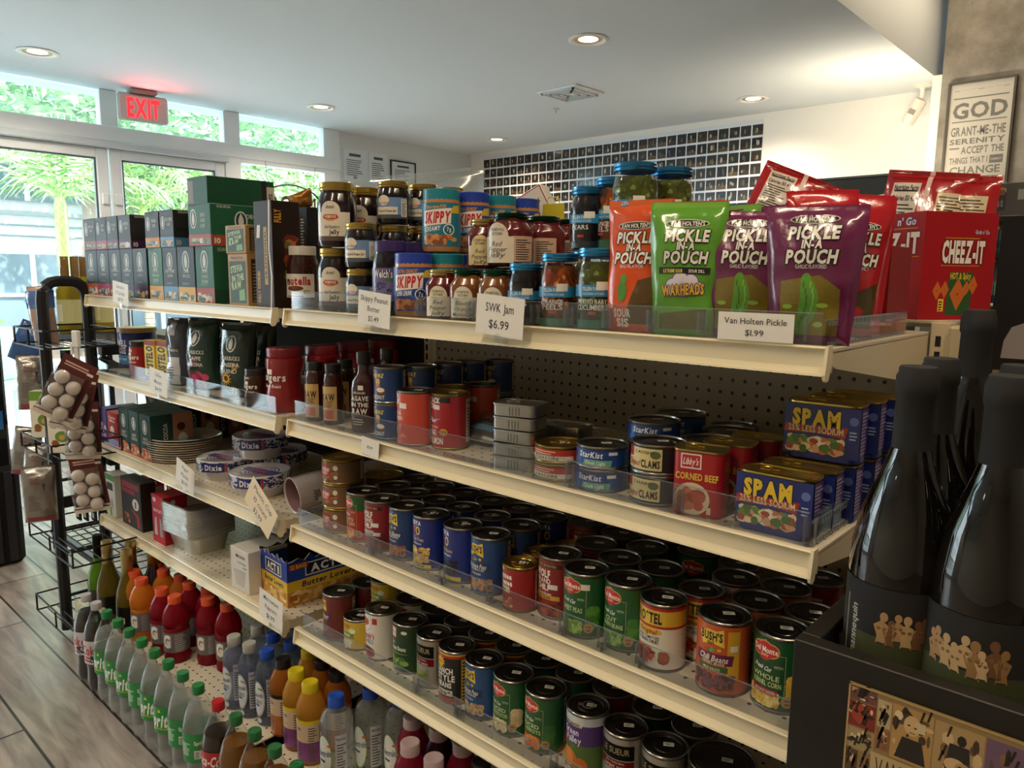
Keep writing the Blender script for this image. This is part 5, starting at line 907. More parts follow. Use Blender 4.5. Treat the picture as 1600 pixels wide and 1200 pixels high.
b = B(); A_ = Art().text("Grab n' Go", .125, .170, .013, 'e8e8f0', 3, w=.090, bold=1.6, it=.1, out='2a3c8c').rect(.04, .157, .175, .1582, 'd8a83a', 1).text('CHEEZ-IT', .105, .133, .034, 'f2ece4', 2.5, w=.150, bold=2.4, out='7c1018').rect(.150, .108, .182, .1092, 'd8a83a', 1).text('Crackers', .12, .107, .005, 'e0b060', 2, w=.03)
A_.rect(.075, .020, .135, .102, '2f5a2c', 1).text('Spicy', .118, .092, .013, 'e6c43a', 2.4, w=.042, bold=1.6, it=.2).poly([(.090, .055), (.115, .072), (.138, .062), (.118, .042)], 'c8682a', 2).poly([(.105, .078), (.130, .086), (.150, .080), (.128, .060)], 'd87c34', 2.3).poly([(.06, .06), (.085, .065), (.095, .04), (.07, .035)], 'c0602a', 2.2).rect(.146, .022, .162, .062, 'd8c8b8', 2.4).rect(.150, .062, .157, .078, 'a85a4a', 2.4).rect(.148, .030, .160, .046, 'b8242c', 2.8).text('NET WT 1 LB 3 OZ', .12, .010, .004, 'c89080', 2, w=.07)
A_.put(b, plane(0, 0, 0), 'card'); k.part('front_print', b); b = B()
A_ = Art().text('CHEEZ-IT', .085, .118, .036, 'f2ece4', 2.5, w=.090, bold=2.4, out='7c1018').rect(.045, .140, .118, .1412, 'd8a83a', 1).rect(.040, .093, .122, .0942, 'd8a83a', 1).text("Grab n' Go", .122, .152, .007, 'c8c8e0', 3, w=.030, bold=1.4).rect(.056, .008, .108, .082, '2f5a2c', 1, .004).text('HOT & Spicy', .084, .076, .011, 'e6c43a', 2.4, w=.044, bold=1.4)
for (x, y, s_) in ((.080, .044, .024), (.052, .052, .013), (.112, .060, .014), (.098, .055, .011), (.036, .050, .014)): A_.poly([(x-s_*.7, y), (x, y-s_*1.2), (x+s_*.7, y), (x, y+s_*1.2)], 'cc6c2c', 2+s_*10).ell(x, y, s_*.08, s_*.1, '8c3c14', 3, 8)
A_.rect(.040, .014, .052, .036, 'dcc040', 2).lines(.042, .016, .050, .034, '2a241c', 4, 3); A_.put(b, plane(W_, 0, 0, 'right'), 'card'); k.part('side_print', b)
cb = ony(1433, 497, .515); th = -math.radians(33); Mz = Matrix.Rotation(th, 3, 'Z'); o_ = Vector((cb.x, cb.y, 1.2125))-Mz @ Vector((W_, 0, 0))
k.put(tuple(o_), 'open red cracker carton on the right end of the top shelf', 'carton', rz=th)
def incart(x, y, z, kk, lb, rot):
    q = o_+Mz @ Vector((x, y, 0)); K[kk].put((q.x, q.y, q.z+z), lb, 'snack bag', rot=rot)
incart(.088, .070, .078, 's1', 'red cracker bag leaning out of the carton, nearest one', (-.08, .12, .12)); incart(.112, .112, .068, 's2', 'red cracker bag behind the nearest one in the carton', (-.1, .05, -.05)); incart(.050, .115, .055, 's2', 'red cracker bag at the left of the carton', (-.2, -.15, .5))
K['s1'].put((xof(1213, .36, 1.36), .36, 1.350), 'dark red cracker bag sticking up behind the purple pouches', 'snack bag', rot=(-.15, .40, .45), scale=(.95, .8, .62)); K['s2'].put((xof(1128, .33, 1.3), .33, 1.255), 'red and white cracker bag tip behind the green pouch', 'snack bag', rot=(.1, -.35, .5), scale=.72)
k = Kit('cracker_carton'); b = B(); b.box(-.16, .16, 0, .11, 0, .135, 'card', '8f141c'); k.part('carton', b); k.put((xof(1225, .32, 1.2), .315, DK[0]), 'dark red carton hidden behind the purple pouches', 'carton')
# things at the back of the top shelf
k = Kit('almond_carton'); b = B(); b.box(-.05, .05, -.03, .03, 0, .10, 'card', 'e2ddd6', .002); Art().frame(-.048, .002, .048, .098, .003, 'a83038').text('ALMONDS', 0, .06, .012, '5a2c2c', 2, w=.06, bold=1).put(b, plane(0, -.03, 0), 'card'); k.part('carton', b); k.put((xof(842, .42, 1.45), .44, 1.40), 'white almond carton with red edges behind the jelly jars', 'carton', rot=(0, -.5, .3), scale=.8)
k = Kit('stacked_carton'); b = B(); b.box(-.07, .07, -.06, .06, 0, .195, 'card', 'b8aa90'); k.part('carton', b); k.put((xof(842, .46, 1.3), .50, DK[0]+.016), 'plain carton hidden under the almond carton', 'carton', rz=.3)
k = Kit('yellow_tag'); b = B(); b.box(-.03, .03, 0, .002, 0, .052, 'card', 'd8c83a'); k.part('card', b); b = B(); b.tube([(-.018, 0, .052), (-.014, 0, .066), (.014, 0, .066), (.018, 0, .052)], .0014, 'plastic', 'd8c83a', 5); k.part('loop', b); k.put((xof(866, .40, 1.4), .395, 1.387), 'yellow tag with a loop before the almond carton', 'tag')
rg = random.Random(8); k = Kit('crisps_bag')
P_ = pouch('crisps_bag', .42, .20, 'e8eef0', None, .035, seed=21, wbot=.9, m='film bag'); k.parts.append(P_.parts[0]); b = B()
for i in range(60):
    i0 = len(b.v); b.ell = None; a = rg.uniform(.012, .02); pts = [(a*math.cos(t), a*.7*math.sin(t), .004*math.cos(2*t)) for t in [2*PI*j/8 for j in range(8)]]; b.poly(pts, 'matte', rg.choice(['d8b070', 'c89850', 'e0c080'])); b.xf(i0, Matrix.Translation((rg.uniform(-.11, .12), rg.uniform(-.02, .02), rg.uniform(.01, .115))) @ Matrix.Rotation(rg.uniform(0, 3), 4, Vector((rg.random(), rg.random(), rg.random()+.1))))
k.part('crisps', b); b = B(); b.box(-.16, .16, -.003, .003, .168, .173, 'thin film'); k.part('zip_seal', b); k.put((xof(650, .46, 1.4), .46, 1.355), 'clear zip bag of crisps behind the jam jars', 'bag of crisps', rot=(0, -.06, .45)); 
k = Kit('stacked_carton'); b = B(); b.box(-.15, .15, -.05, .05, 0, .140, 'card', 'a89a80'); k.part('carton', b); k.put((xof(655, .46, 1.25), .50, 1.2135), 'plain carton hidden under the zip bag of crisps', 'carton', rz=.45)
# ---------------------------------------------------------------- cartons of the left bay
def carton(name, w, d, h, c, front=None, right=None, top=None, cr=None):
    k = Kit(name); b = B(); b.box(0, w, 0, d, 0, h, 'card', c, .0012); k.part('carton', b)
    if front: b = B(); front.put(b, plane(0, 0, 0), 'card'); k.part('front_print', b)
    if right: b = B(); right.put(b, plane(w, 0, 0, 'right'), 'card'); k.part('side_print', b)
    k.w = w; k.d = d; k.h = h; return k
def logo(a, x, y, s):
    a.ell(x, y, s, s*1.35, 'd8dcd8', 2, 20).ell(x, y, s*.8, s*1.15, '2c4440', 2.2, 20).ell(x, y-.1*s, s*.42, s*.85, 'd8dcd8', 2.5, 12).poly([(x-s*.3, y+s*.5), (x+s*.3, y+s*.5), (x, y+s*1.1)], 'd8dcd8', 2.6); return a
def pods(w, h, c, band, words, tall=True, bl=('7a8f88', 'c8a878'), seed=1):
    a = Art(); a.rect(0, 0, w, h*.24, band, 1).rect(0, h*.235, w, h*.275, band, 1.3).food(.002, .002, w-.002, h*.2, list(bl)+['4a6a66', 'd8d0c4'], 22, .010, 1.5, seed).rect(w*.1, h*.05, w*.5, h*.10, '3f6a60', 2.5).rect(.002, h*.945, w*.4, h*.985, '4a1c24', 2)
    if tall: logo(a, w/2, h*.74, w*.2); n0 = h*.56
    else: logo(a, w*.24, h*.66, w*.15); n0 = h*.74
    for i, t in enumerate(words): a.text(t, w/2 if tall else w*.66, n0-(i*h*.085 if tall else i*h*.13), h*(.055 if tall else .09), 'c8d0cc', 2, w=min(w*.62 if tall else w*.5, len(t)*h*.045), bold=.7)
    return a.lines(w*.25, n0-h*.24, w*.75, n0-h*.2, '8a9894', 2, 2) if tall else a
def side(d, h, c, band, txt, n='10'):
    a = Art().rect(0, 0, d, h*.25, band, 1).text(n, d*.10, h*.12, h*.13, 'e0ddd4', 2, w=d*.1, bold=1.5); logo(a, d*.5, h*.62, d*.11); return a.text(txt, d*.74, h*.74, h*.10, 'c8d0cc', 2, w=d*.3, bold=1).text('KEURIG', d*.22, h*.94, h*.06, 'c8c0b8', 2, w=d*.22, bold=1)
Z1 = DK[0]; YB = .02
def xb(u, y=YB, z=1.2): return xof(u, y, z)
def cart(u0, u1, z, h, d, kindf, label, y=YB, cat='coffee pod box', name='coffee_pod_box', c='27343a', zr=1.24):
    x0, x1 = xb(u0, y, zr)+.001, xb(u1, y, zr)-.001; w = x1-x0; f, s = kindf(w, h, d); carton(name, w, d, h, c, f, s).put((x0, y, z), label, cat)
SL = '1f2c32'; GR = '1c5640'
low = [(135.5, 153.7, SL, 'b85a3c', ['BREAKFAST', 'BLEND'], 'slate coffee pod box at the far left, bottom row'), (153.7, 172, SL, 'a83c6c', ['CAFFE', 'VERONA'], 'slate pod box with a magenta band, bottom row'), (172, 190.5, SL, '7c3450', ['ITALIAN', 'ROAST'], 'slate pod box behind the small price card'), (190.5, 209.5, SL, '3a3440', ['ESPRESSO', 'ROAST'], 'slate pod box with a dark cup picture, bottom row'), (209.5, 231.5, SL, '4a2c5c', ['FRENCH', 'ROAST'], 'slate pod box with a violet band, bottom row'),
 (233.7, 255.5, '2c6a50', 'd89a44', ['DECAF', 'VERANDA', 'BLEND'], 'bright green pod box with an orange band, bottom row'), (256, 278.5, SL, '5c96c4', ['ICED COFFEE', 'BLEND'], 'slate pod box with a blue band, bottom row'), (278.8, 305.8, SL, 'd8a850', ['CREME', 'BRULEE'], 'slate pod box with a yellow band, bottom row'), (307, 335.5, '1f5c42', '9c3c2c', ['DECAF', 'HOUSE', 'BLEND'], 'green pod box with a red band, bottom row')]
for i, (a, c_, c, bd, wd, lb) in enumerate(low): cart(a, c_, Z1, .153, .12, lambda w, h, d: (pods(w, h, c, bd, wd, True, seed=i), side(d, h, c, '20262a' if c == SL else '1a4a38', wd[-1], '')), lb, c=c)
Z2 = Z1+.1536
up = [(136, 154.5, '2a2a2c', 'a04438', ['PIKE PLACE', 'ROAST'], 'dark pod box at the far left, upper row'), (154.5, 171.5, '2a2a2c', 'a83c6c', ['CAFFE', 'VERONA'], 'dark pod box with a magenta band, upper row'), (171.5, 189, '2a2a2c', '7c2c44', ['ITALIAN', 'ROAST'], 'dark pod box with a maroon band, upper row'), (190, 209, '2a2a2c', '4a2050', ['ESPRESSO', 'ROAST'], 'dark pod box with a purple band, upper row'),
 (231.5, 253.5, '2a2a2c', 'd08838', ['VERANDA', 'BLEND'], 'dark pod box with an orange band, upper row'), (254.5, 276, '2a2a2c', '5c96c4', ['ICED COFFEE', 'BLEND'], 'dark pod box with a blue band, upper row')]
for i, (a, c_, c, bd, wd, lb) in enumerate(up): cart(a, c_, Z2, .103, .14, lambda w, h, d: (pods(w, h, c, bd, wd, False, seed=20+i), side(d, h, c, bd, wd[0])), lb, c=c)
cart(299, 334, Z2, .108, .17, lambda w, h, d: (pods(w, h, GR, 'a8503c', ['DECAF', 'HOUSE', 'BLEND'], False, seed=31), side(d, h, GR, 'a04c34', 'DECAF')), 'green decaf pod box with a red band, upper row', c='1f5c42')
cart(300, 331, Z2+.1086, .08, .20, lambda w, h, d: (Art().rect(.005, .01, .035, .07, '8a8078', 1), Art().rect(d*.88, 0, d, h*.8, 'cfc6b4', 1).rect(d*.80, 0, d*.88, h, '2a2a2c', 1).text('90', d*.94, h*.4, .03, '2a2a2c', 2, w=.012)), 'long green pod box lying on top of the decaf box', c='1a5038', y=.055)
def stev(w, h, d):
    return (Art().rect(w*.08, h*.06, w*.92, h*.86, '2c4c38', 1).text('STEVIA', w*.45, h*.72, h*.13, 'c4d4a0', 2, w=w*.62, bold=1.6, rot=.12).text('IN THE', w*.5, h*.55, h*.12, 'c4d4a0', 2, w=w*.62, bold=1.6, rot=.12).text('RAW', w*.42, h*.40, h*.14, 'c4d4a0', 2, w=w*.5, bold=1.6, rot=.12).poly([(w*.55, h*.1), (w*.85, h*.12), (w*.82, h*.34), (w*.55, h*.3)], '86b078', 2).text('Bonus Pack', w*.5, h*.93, h*.05, '4a3a24', 2, w=w*.6), Art().rect(d*.15, h*.08, d*.85, h*.9, '3a3024', 1).lines(d*.2, h*.1, d*.8, h*.85, 'a89470', 12, 2))
cart(357.5, 388, Z1, .130, .07, stev, 'tan and green sweetener box, lower one', c='b08c5c', name='sweetener_box', cat='box'); cart(355.5, 387, Z1+.1306, .070, .07, stev, 'tan and green sweetener box, upper one', c='b08c5c', name='sweetener_box', cat='box')
def bac(w, h, d):
    return (Art().rect(0, 0, w, h, '2c1c18', .6).rect(w*.52, h*.22, w*.70, h*.76, 'b89a5c', 1).text('TRADITIONAL', w*.61, h*.5, w*.10, '2c1c18', 2, w=h*.46, bold=1.4, rot=PI/2).poly([(w*.78, 0), (w*.86, 0), (w*.94, h*.3), (w*.84, h*.55), (w*.92, h), (w*.84, h), (w*.76, h*.55), (w*.86, h*.3)], 'd8cdb8', 1.5).rect(w*.12, h*.66, w*.3, h*.78, 'e0d8cc', 2, .004).text('FULLY COOKED', w*.18, h*.2, w*.14, 'd8a02c', 2, w=h*.30, bold=1.4, rot=PI/2), Art().text('FULLY', d*.2, h*.86, .018, 'd8a02c', 2, w=.03, bold=1.4, rot=PI/2).food(d*.35, h*.05, d*.95, h*.7, ['6a241c', '8c3c28', '4a1814', 'a85c3c', '5c6c34'], 60, .012, 1, 4))
cart(399, 427, Z1, .252, .075, bac, 'tall brown bacon box with a traditional banner', c='241815', name='bacon_box', cat='box', zr=1.3)
for i, (a, c_) in enumerate(((428, 446), (447.5, 465), (467, 482))): cart(a, c_, Z1, .250, .075, lambda w, h, d: (Art().lines(w*.3, h*.55, w*.7, h*.9, 'b0a898', 12, 1).lines(w*.3, h*.1, w*.7, h*.4, 'b0a898', 8, 1), None), ['black bacon box second in line behind the brown one', 'black bacon box third in line', 'black bacon box last in line beside the jelly'][i], y=.16, c='17161a', name='bacon_box', cat='box', zr=1.3)
k = Kit('crumpled_wrapper'); K['wrap'] = pouch('crumpled_wrapper', .075, .045, 'b07a3c', None, .02, seed=33, wbot=.7, m='foil'); K['wrap'].put((xof(484, .22, 1.46), .20, Z1+.2515), 'crumpled copper foil wrapper on the black bacon boxes', 'wrapper', rot=(0, -.3, .4))
# ================================================================ second, third and fourth shelf of the left bay, long bottles of the near bay
def bx(u0, u1, y, z, h, d, name, label, c, fn=None, cat='box', zr=None):
    x0, x1 = xof(u0, y, zr or z+h/2), xof(u1, y, zr or z+h/2); w = x1-x0-.001; f, s = fn(w, h, d) if fn else (None, None); carton(name, w, d, h, c, f, s).put((x0, y, z), label, cat)
Z = DK[1]
k = Kit('coffee_canister'); b = B(); b.lathe([(0, 0), (.063, 0), (.064, .003), (.064, .128), (.062, .13)], 'print', '1f2f7c', 36); k.part('canister_body', b); b = B(); Art().text('MAXWELL', -.020, .088, .022, 'eceaf0', 2, w=.085, bold=2).text('HOUSE', -.016, .062, .022, 'eceaf0', 2, w=.070, bold=2).rect(-.07, .015, .06, .045, '3f8cc0', 1).text('original roast', -.01, .032, .009, 'eceaf0', 2, w=.06).put(b, cyl(.0642, 0, .25), 'print', cut=.008); k.part('label_print', b); b = B(); b.lathe([(.0645, .124), (.066, .126), (.066, .138), (.063, .141), (0, .141)], 'plastic', 'b8915e', 36); k.part('lid', b)
k.put((xof(216, .17, 1.0), .17, Z), 'large blue coffee canister with a tan lid', 'coffee can')
def shaker(name, r, h, body, lid, lidh, txt, waist=0, sc=1):
    k = Kit(name); b = B(); b.lathe([(0, 0), (r*.93, 0), (r, .006), (r, h*.30), (r*(1-waist), h*.45), (r*(1-waist), h*.55), (r, h*.70), (r*.98, h*.84), (r*.84, h-lidh)], 'gloss', body, 36); k.part('jar_body', b)
    b = B(); Art().text(txt, 0, h*.56, h*.12, 'f0e4dc', 2, w=r*1.7, bold=1.2).text('Classic Roast', 0, h*.42, h*.05, 'f0e4dc', 2, w=r*1.2, it=.3).ell(.0, h*.74, r*.24, r*.2, 'c8b8a8', 2).rect(-r*.3, h*.6, r*.1, h*.68, STICK, 3).put(b, cyl(r*(1-waist*.2), 0), 'print', cut=.005); k.part('label_print', b)
    b = B(); b.lathe([(r*.86, h-lidh-.002), (r*.93, h-lidh), (r*.93, h-.003), (r*.89, h), (0, h)], 'plastic', lid, 44, wob=ribbed(44, .015)); k.part('lid', b); k.h = h; k.w = r; return k
K['fbig'] = shaker('coffee_jar', .046, .158, '8c1c22', '7c1a22', .022, 'Folgers', .12); K['fsm'] = shaker('coffee_jar', .034, .115, '9c1c24', '2a1c1c', .02, 'Folgers', .0); K['finst'] = shaker('instant_coffee_jar', .032, .098, '3a1c14', '17171a', .026, 'Folgers', .1)
for (kk, u, y, lb) in (('fbig', 447, .068, 'large red coffee jar with a red lid at the bay joint'), ('fbig', 505, .175, 'large red coffee jar behind, right of the first'), ('fbig', 553, .285, 'large red coffee jar farther behind the glass bottles'), ('fbig', 600, .395, 'large red coffee jar at the back of the second shelf'), ('fsm', 221, .070, 'small red coffee jar beside the blue canister'), ('finst', 403, .050, 'small instant coffee jar with a black lid')): K[kk].put((xof(u, y, Z), y, Z), lb, 'coffee jar', rz=.2)
def bust(w, h, d): return (Art().rect(0, 0, w, h*.12, '8c1c24', 1).rect(0, h*.88, w, h, '8c1c24', 1).text('BUSTELO', w*.5, h*.5, w*.6, '26180f', 2, w=h*.72, bold=2.4, rot=PI/2), Art().text('CAFE', d*.5, h*.5, d*.5, 'a82024', 2, w=h*.4, bold=1.5, rot=PI/2))
bx(226, 242, .04, Z, .128, .045, 'coffee_brick', 'yellow and red coffee brick, left one', 'd8b82c', bust); bx(243.5, 262, .045, Z, .130, .045, 'coffee_brick', 'yellow coffee brick, right one', 'dcc02c', bust)
def cbag(c, words, wv, wd, h, flower, seed, bz=.032):
    a = Art(); logo(a, 0, h*.72, .017) if c != '3c4350' else a.rect(-.006, h*.74, .022, h*.92, 'a8acb0', 2, .004)
    for i, t in enumerate(words): a.text(t, -.0, h*(.53-.085*i), .011, 'd8d6cc', 2, w=min(.062, .0095*len(t)), bold=.9)
    if flower == 'rose': a.food(-.04, .004, .04, h*.30, ['b8305c', 'd84878', '8c2444', '1f4a3c'], 26, .014, 1.2, seed).rect(-.04, h*.33, .012, h*.42, '6c2450', 1.6)
    elif flower == 'sun':
        for (x, y, r) in ((-.012, h*.26, .020), (.012, h*.10, .014), (.018, h*.42, .010)): a.star(x, y, r*.5, r*1.1, 'e0b02c', 1.5, 12).ell(x, y, r*.38, r*.38, '5c3418', 2)
    else: a.rect(-.034, .004, .034, h*.42, 'c4c6c8', 1).lines(-.028, .02, .02, h*.38, '6a6e74', 7, 1.5)
    return pouch('coffee_bag', wd, h, c, a, bz, seed=seed, wbot=.96, m='film')
K['cg'] = cbag('3c4350', ['Joe Masters'], 0, .105, .205, None, 41); K['cv'] = cbag('1c3c36', ['STARBUCKS', 'CAFFE', 'VERONA'], 0, .115, .210, 'rose', 42); K['cs'] = cbag('1c3430', ['STARBUCKS', 'SUNSERA', 'BLEND'], 0, .115, .205, 'sun', 43)
for kk, u, y, rz, lb in (('cg', 280, .070, .15, 'grey coffee bag with a pale label'), ('cv', 318, .080, .35, 'dark green coffee bag with pink roses'), ('cs', 372, .085, .35, 'dark green coffee bag with yellow sunflowers'), ('cv', 352, .20, .3, 'dark green coffee bag behind the rose one'), ('cs', 405, .21, .3, 'dark green coffee bag behind the sunflower one')): K[kk].put((xof(u, y, Z+.05), y, Z), lb, 'coffee bag', rot=(-.04, 0, rz))
# syrup bottles
k = Kit('syrup_bottle'); b = B(); b.lathe([(0, 0), (.0215, 0), (.023, .004), (.023, .085), (.021, .092), (.0225, .1), (.019, .115), (.016, .12)], 'gloss', '38180f', 28); k.part('bottle_body', b); b = B(); Art().rect(-.020, .010, .022, .088, 'c8a468', 1).text('RAW', 0, .064, .016, '26180f', 2, w=.034, bold=1.8).lines(-.016, .04, .018, .056, '4a3420', 4, 2).rect(-.018, .014, .014, .034, 'b8502c', 2).put(b, cyl(.0232, 0, .35), 'print', cut=.005); k.part('paper_label', b); b = B(); b.lathe([(.0165, .116), (.0185, .118), (.0185, .136), (.0175, .138), (0, .138)], 'plastic', '17171a', 32, wob=ribbed(32, .03)); k.part('cap', b)
for u, y, lb in ((494, .050, 'small syrup bottle with tan label, left one'), (522, .056, 'small syrup bottle with tan label, right one'), (541, .125, 'small syrup bottle behind the tall agave bottle')): k.put((xof(u, y, Z), y, Z), lb, 'syrup bottle')
k = Kit('agave_bottle'); b = B(); b.lathe([(0, 0), (.028, 0), (.030, .004), (.030, .095), (.026, .112), (.016, .125), (.0135, .132), (.0135, .150)], 'gloss', '3a1614', 32, sy=.72); k.part('bottle_body', b); b = B(); Art().text('ORGANIC', -.002, .088, .005, 'd8d4cc', 2, w=.03).text('AGAVE', -.002, .076, .010, 'd8d4cc', 2, w=.040, bold=1.6).text('IN THE', -.002, .062, .009, 'd8d4cc', 2, w=.040, bold=1.6).text('RAW', -.002, .048, .012, 'd8d4cc', 2, w=.036, bold=1.8).rect(-.004, .094, .008, .104, STICK, 3).lines(-.018, .018, .014, .034, 'b8b0a8', 3, 2).put(b, lambda u, v, o: (u, -.0222*math.sqrt(max(0, 1-(u/.031)**2))-o-.0004, v), 'print', cut=.004); k.part('label_print', b); b = B(); b.lathe([(.014, .148), (.0155, .15), (.0155, .172), (.0145, .175), (0, .175)], 'plastic', '241c1c', 28); k.part('cap', b)
for u, y, lb in ((570, .052, 'tall dark agave syrup bottle in front'), (606, .135, 'tall dark agave bottle behind the first'), ): k.put((xof(u, y, Z), y, Z), lb, 'syrup bottle', rz=.5)
# sardine packets and silver tins
K['sard'] = pouch('fish_packet', .11, .085, 'c8ccd0', Art().text('SARDINES', 0, .05, .012, '33404c', 2, w=.07, bold=1.2).rect(-.05, .02, .05, .035, '6c9cc0', 1.2), .010, seed=51, wbot=.95, m='foil')
for i, (u, y) in enumerate(((742, .10), (748, .17), (758, .235))): K['sard'].put((xof(u, y, Z+.03), y+.02, Z+.012), ['silver fish packet leaning in front of the silver tins', 'silver fish packet second back left of the silver tins', 'silver fish packet third back left of the silver tins'][i], 'fish packet', rot=(-1.0, 0, .1))
def rectin(name, w, d, h, wall, lidc, n=6, r=.012, art=None, grooves=True, taper=0):
    def ring(k_, z): 
        pts = []
        for (cx, cy, a0) in ((w/2-r, -d/2+r, -PI/2), (w/2-r, d/2-r, 0), (-w/2+r, d/2-r, PI/2), (-w/2+r, -d/2+r, PI)):
            for i in range(n+1): a = a0+PI/2*i/n; pts.append((cx+(r+k_)*math.cos(a)+0, cy+(r+k_)*math.sin(a), z))
        return pts
    k = Kit(name); b = B(); prof = [(-.002, 0), (0, .002), (0, h*.5), (0, h-.004), (.0015, h-.003), (.0015, h-.0005), (-.001, h), (-.003, h-.002)]; rs = []
    for (kk, z) in prof: o = len(b.v); b.v += ring(kk-taper*(h-z), z); rs.append(o)
    M = 4*(n+1)
    for a, c in zip(rs, rs[1:]):
        for i in range(M): j = (i+1) % M; b.face((a+i, a+j, c+j, c+i), 'metal' if (a in rs[3:] or not art) else 'print', lidc if a in rs[3:] else wall, True)
    b.face(tuple(rs[0]+M-1-i for i in range(M)), 'metal', lidc); k.part('tin_body', b)
    b = B(); o = len(b.v); b.v += ring(-.003, h-.002); b.face(tuple(o+i for i in range(M)), 'metal', lidc); o = len(b.v); b.v += ring(-.009, h-.0014); b.face(tuple(o+i for i in range(M)), 'metal', lidc); li = k.part('lid', b)
    b = B(); b.tube([(.010*math.cos(t), .008*math.sin(t), 0) for t in [2*PI*i/12 for i in range(12)]], .001, 'metal', lidc, 5, closed=True); b.box(.008, .018, -.003, .003, -.001, .001, 'metal', lidc); b.xf(0, Matrix.Translation((-w*.2, 0, h+.0005))); k.part('ring_pull', b, li)
    if grooves:
        b = B()
        for i in range(4): x = -w*.1+i*.006; b.box(x, x+.0025, -d/2-.0008, -d/2+.001, h*.15, h*.75, 'metal', '8f8f8c')
        k.part('side_ribs', b)
    if art: 
        b = B(); art[0].put(b, lambda u, v, o: (u, -d/2-o, v), 'print')
        if len(art) > 1: art[1].put(b, lambda u, v, o: (w/2+o, u, v), 'print')
        k.part('printed_wrap', b)
    k.h = h; k.w = w/2; return k
K['sil'] = rectin('silver_fish_tin', .085, .06, .0235, 'b4b4b0', 'b8b8b4')
for j, (u, y, n, w_) in enumerate(((812, .062, 5, 'front'), (857, .12, 1, 'lone'), (885, .155, 3, 'rear'))):
    for i in range(n): K['sil'].put((xof(u, y, Z), y, Z+.0238*i), f"silver fish tin, {['lowest', 'second up', 'third up', 'fourth up', 'topmost'][i if i < n-1 else 4]} of the {w_} stack" if n > 1 else 'silver fish tin by itself behind the front stack', 'fish tin', rz=.25+.05*math.sin(i*2.1), group=None)
# corned beef and luncheon meat
K['cb'] = rectin('corned_beef_tin', .074, .052, .098, 'a81c26', 'c8b068', r=.014, grooves=False, art=(Art().rect(-.024, .070, .006, .092, 'e6e0d4', 1).rect(-.022, .072, .004, .090, 'b82430', 1.5).text("Libby's", -.009, .081, .010, 'f0ece2', 2, w=.022, it=.2).text('CORNED BEEF', .0, .059, .010, 'e6c04a', 2, w=.062, bold=1.4).ell(-.006, .026, .026, .024, 'd8c8a8', 1).food(-.030, .006, .016, .044, ['b8503c', 'cc7458', '9c3c2c'], 20, .010, 1.5, 4).rect(.016, .006, .022, .016, 'd8c8a0', 2), Art().lines(-.018, .03, .018, .085, 'c86a60', 9, 1)))
its = [(1100, 812, 0), (1150, 780, 1), (1192, 745, 2)]
for (dx, dy, lb) in ((0, 0, 'red corned beef tin in front'), (.010, .068, 'red corned beef tin second back'), (.022, .136, 'red corned beef tin third back')):
    y = .052+dy; K['cb'].put((xof(1096, .052, Z+.05)+dx, y, Z), lb, 'corned beef tin', rz=.22)
def spamart():
    a = Art().rect(-.052, .008, .052, .080, '1c2c74', .8).text('SPAM', -.008, .062, .022, 'e6c22c', 3, w=.066, bold=2.6, out='101844').poly([(-.052, .038), (-.050, .050), (.036, .052), (.032, .036), (0, .040)], 'a8301f', 2).text('25% LESS SODIUM', -.008, .045, .009, 'e8cf9a', 3, w=.076, bold=.9)
    a.food(-.050, .009, .034, .036, ['d8a080', 'e8d8a0', 'a84434', '5f8a34', 'f0e6c8', 'c86a50', '4a7030'], 130, .007, 1.2, 5).ell(.043, .062, .006, .006, '5f70b0', 2); return a.lines(.038, .036, .050, .05, 'aab4d8', 3, 2)
K['spam'] = rectin('luncheon_meat_tin', .101, .050, .084, '1c2c74', 'cdb45c', r=.016, grooves=False, art=(spamart(), Art().rect(-.016, .012, .016, .078, '4a2c6c', 1).lines(-.014, .014, .014, .076, 'a89cc8', 12, 2)))
x0 = xof(1222, .05, Z+.04)
for i in range(5): K['spam'].put((x0+.007*i-.004, .052+.058*i, Z), f"blue luncheon meat tin, {['nearest', 'second', 'third', 'fourth', 'last'][i]} of the lower row", 'luncheon meat tin', rz=.02)
for i in range(3): K['spam'].put((x0+.012+.007*i, .165+.058*i, Z+.0848), f"blue luncheon meat tin, {['nearest', 'middle', 'rearmost'][i]} of the upper row", 'luncheon meat tin', rz=.05)
# ---------------------------------------------------------------- third shelf, left bay
Z = DK[2]
def cocoa(w, h, d): return (logo(Art(), w/2, h*.72, w*.2).text('HOT', w*.5, h*.46, h*.06, 'd8d6cc', 2, w=w*.4, bold=1).text('COCOA', w*.5, h*.38, h*.06, 'd8d6cc', 2, w=w*.55, bold=1).rect(0, 0, w, h*.10, 'a8563c', 1).food(.002, .002, w-.002, h*.28, ['c87850', 'd8a078', 'a84c34', 'e4c8a8'], 24, .010, 1.5, 3), Art().rect(d*.52, 0, d, h, 'b0785c', 1).ell(d*.75, h*.4, d*.12, d*.18, 'e0d0c0', 1.5).ell(d*.72, h*.7, d*.10, d*.10, '4a241c', 1.5).text('HOT COCOA', d*.34, h*.5, .014, 'd8d6cc', 2, w=h*.6, bold=1.2, rot=PI/2))
bx(155, 167, .03, Z, .12, .12, 'cocoa_box', 'violet drink box at the left end of third shelf', '3a2c6c', lambda w, h, d: (Art().food(.004, .01, w-.004, h*.6, ['6c5ca8', '8c4c8c', 'c8b8d8'], 16, .009, 1, 2), None))
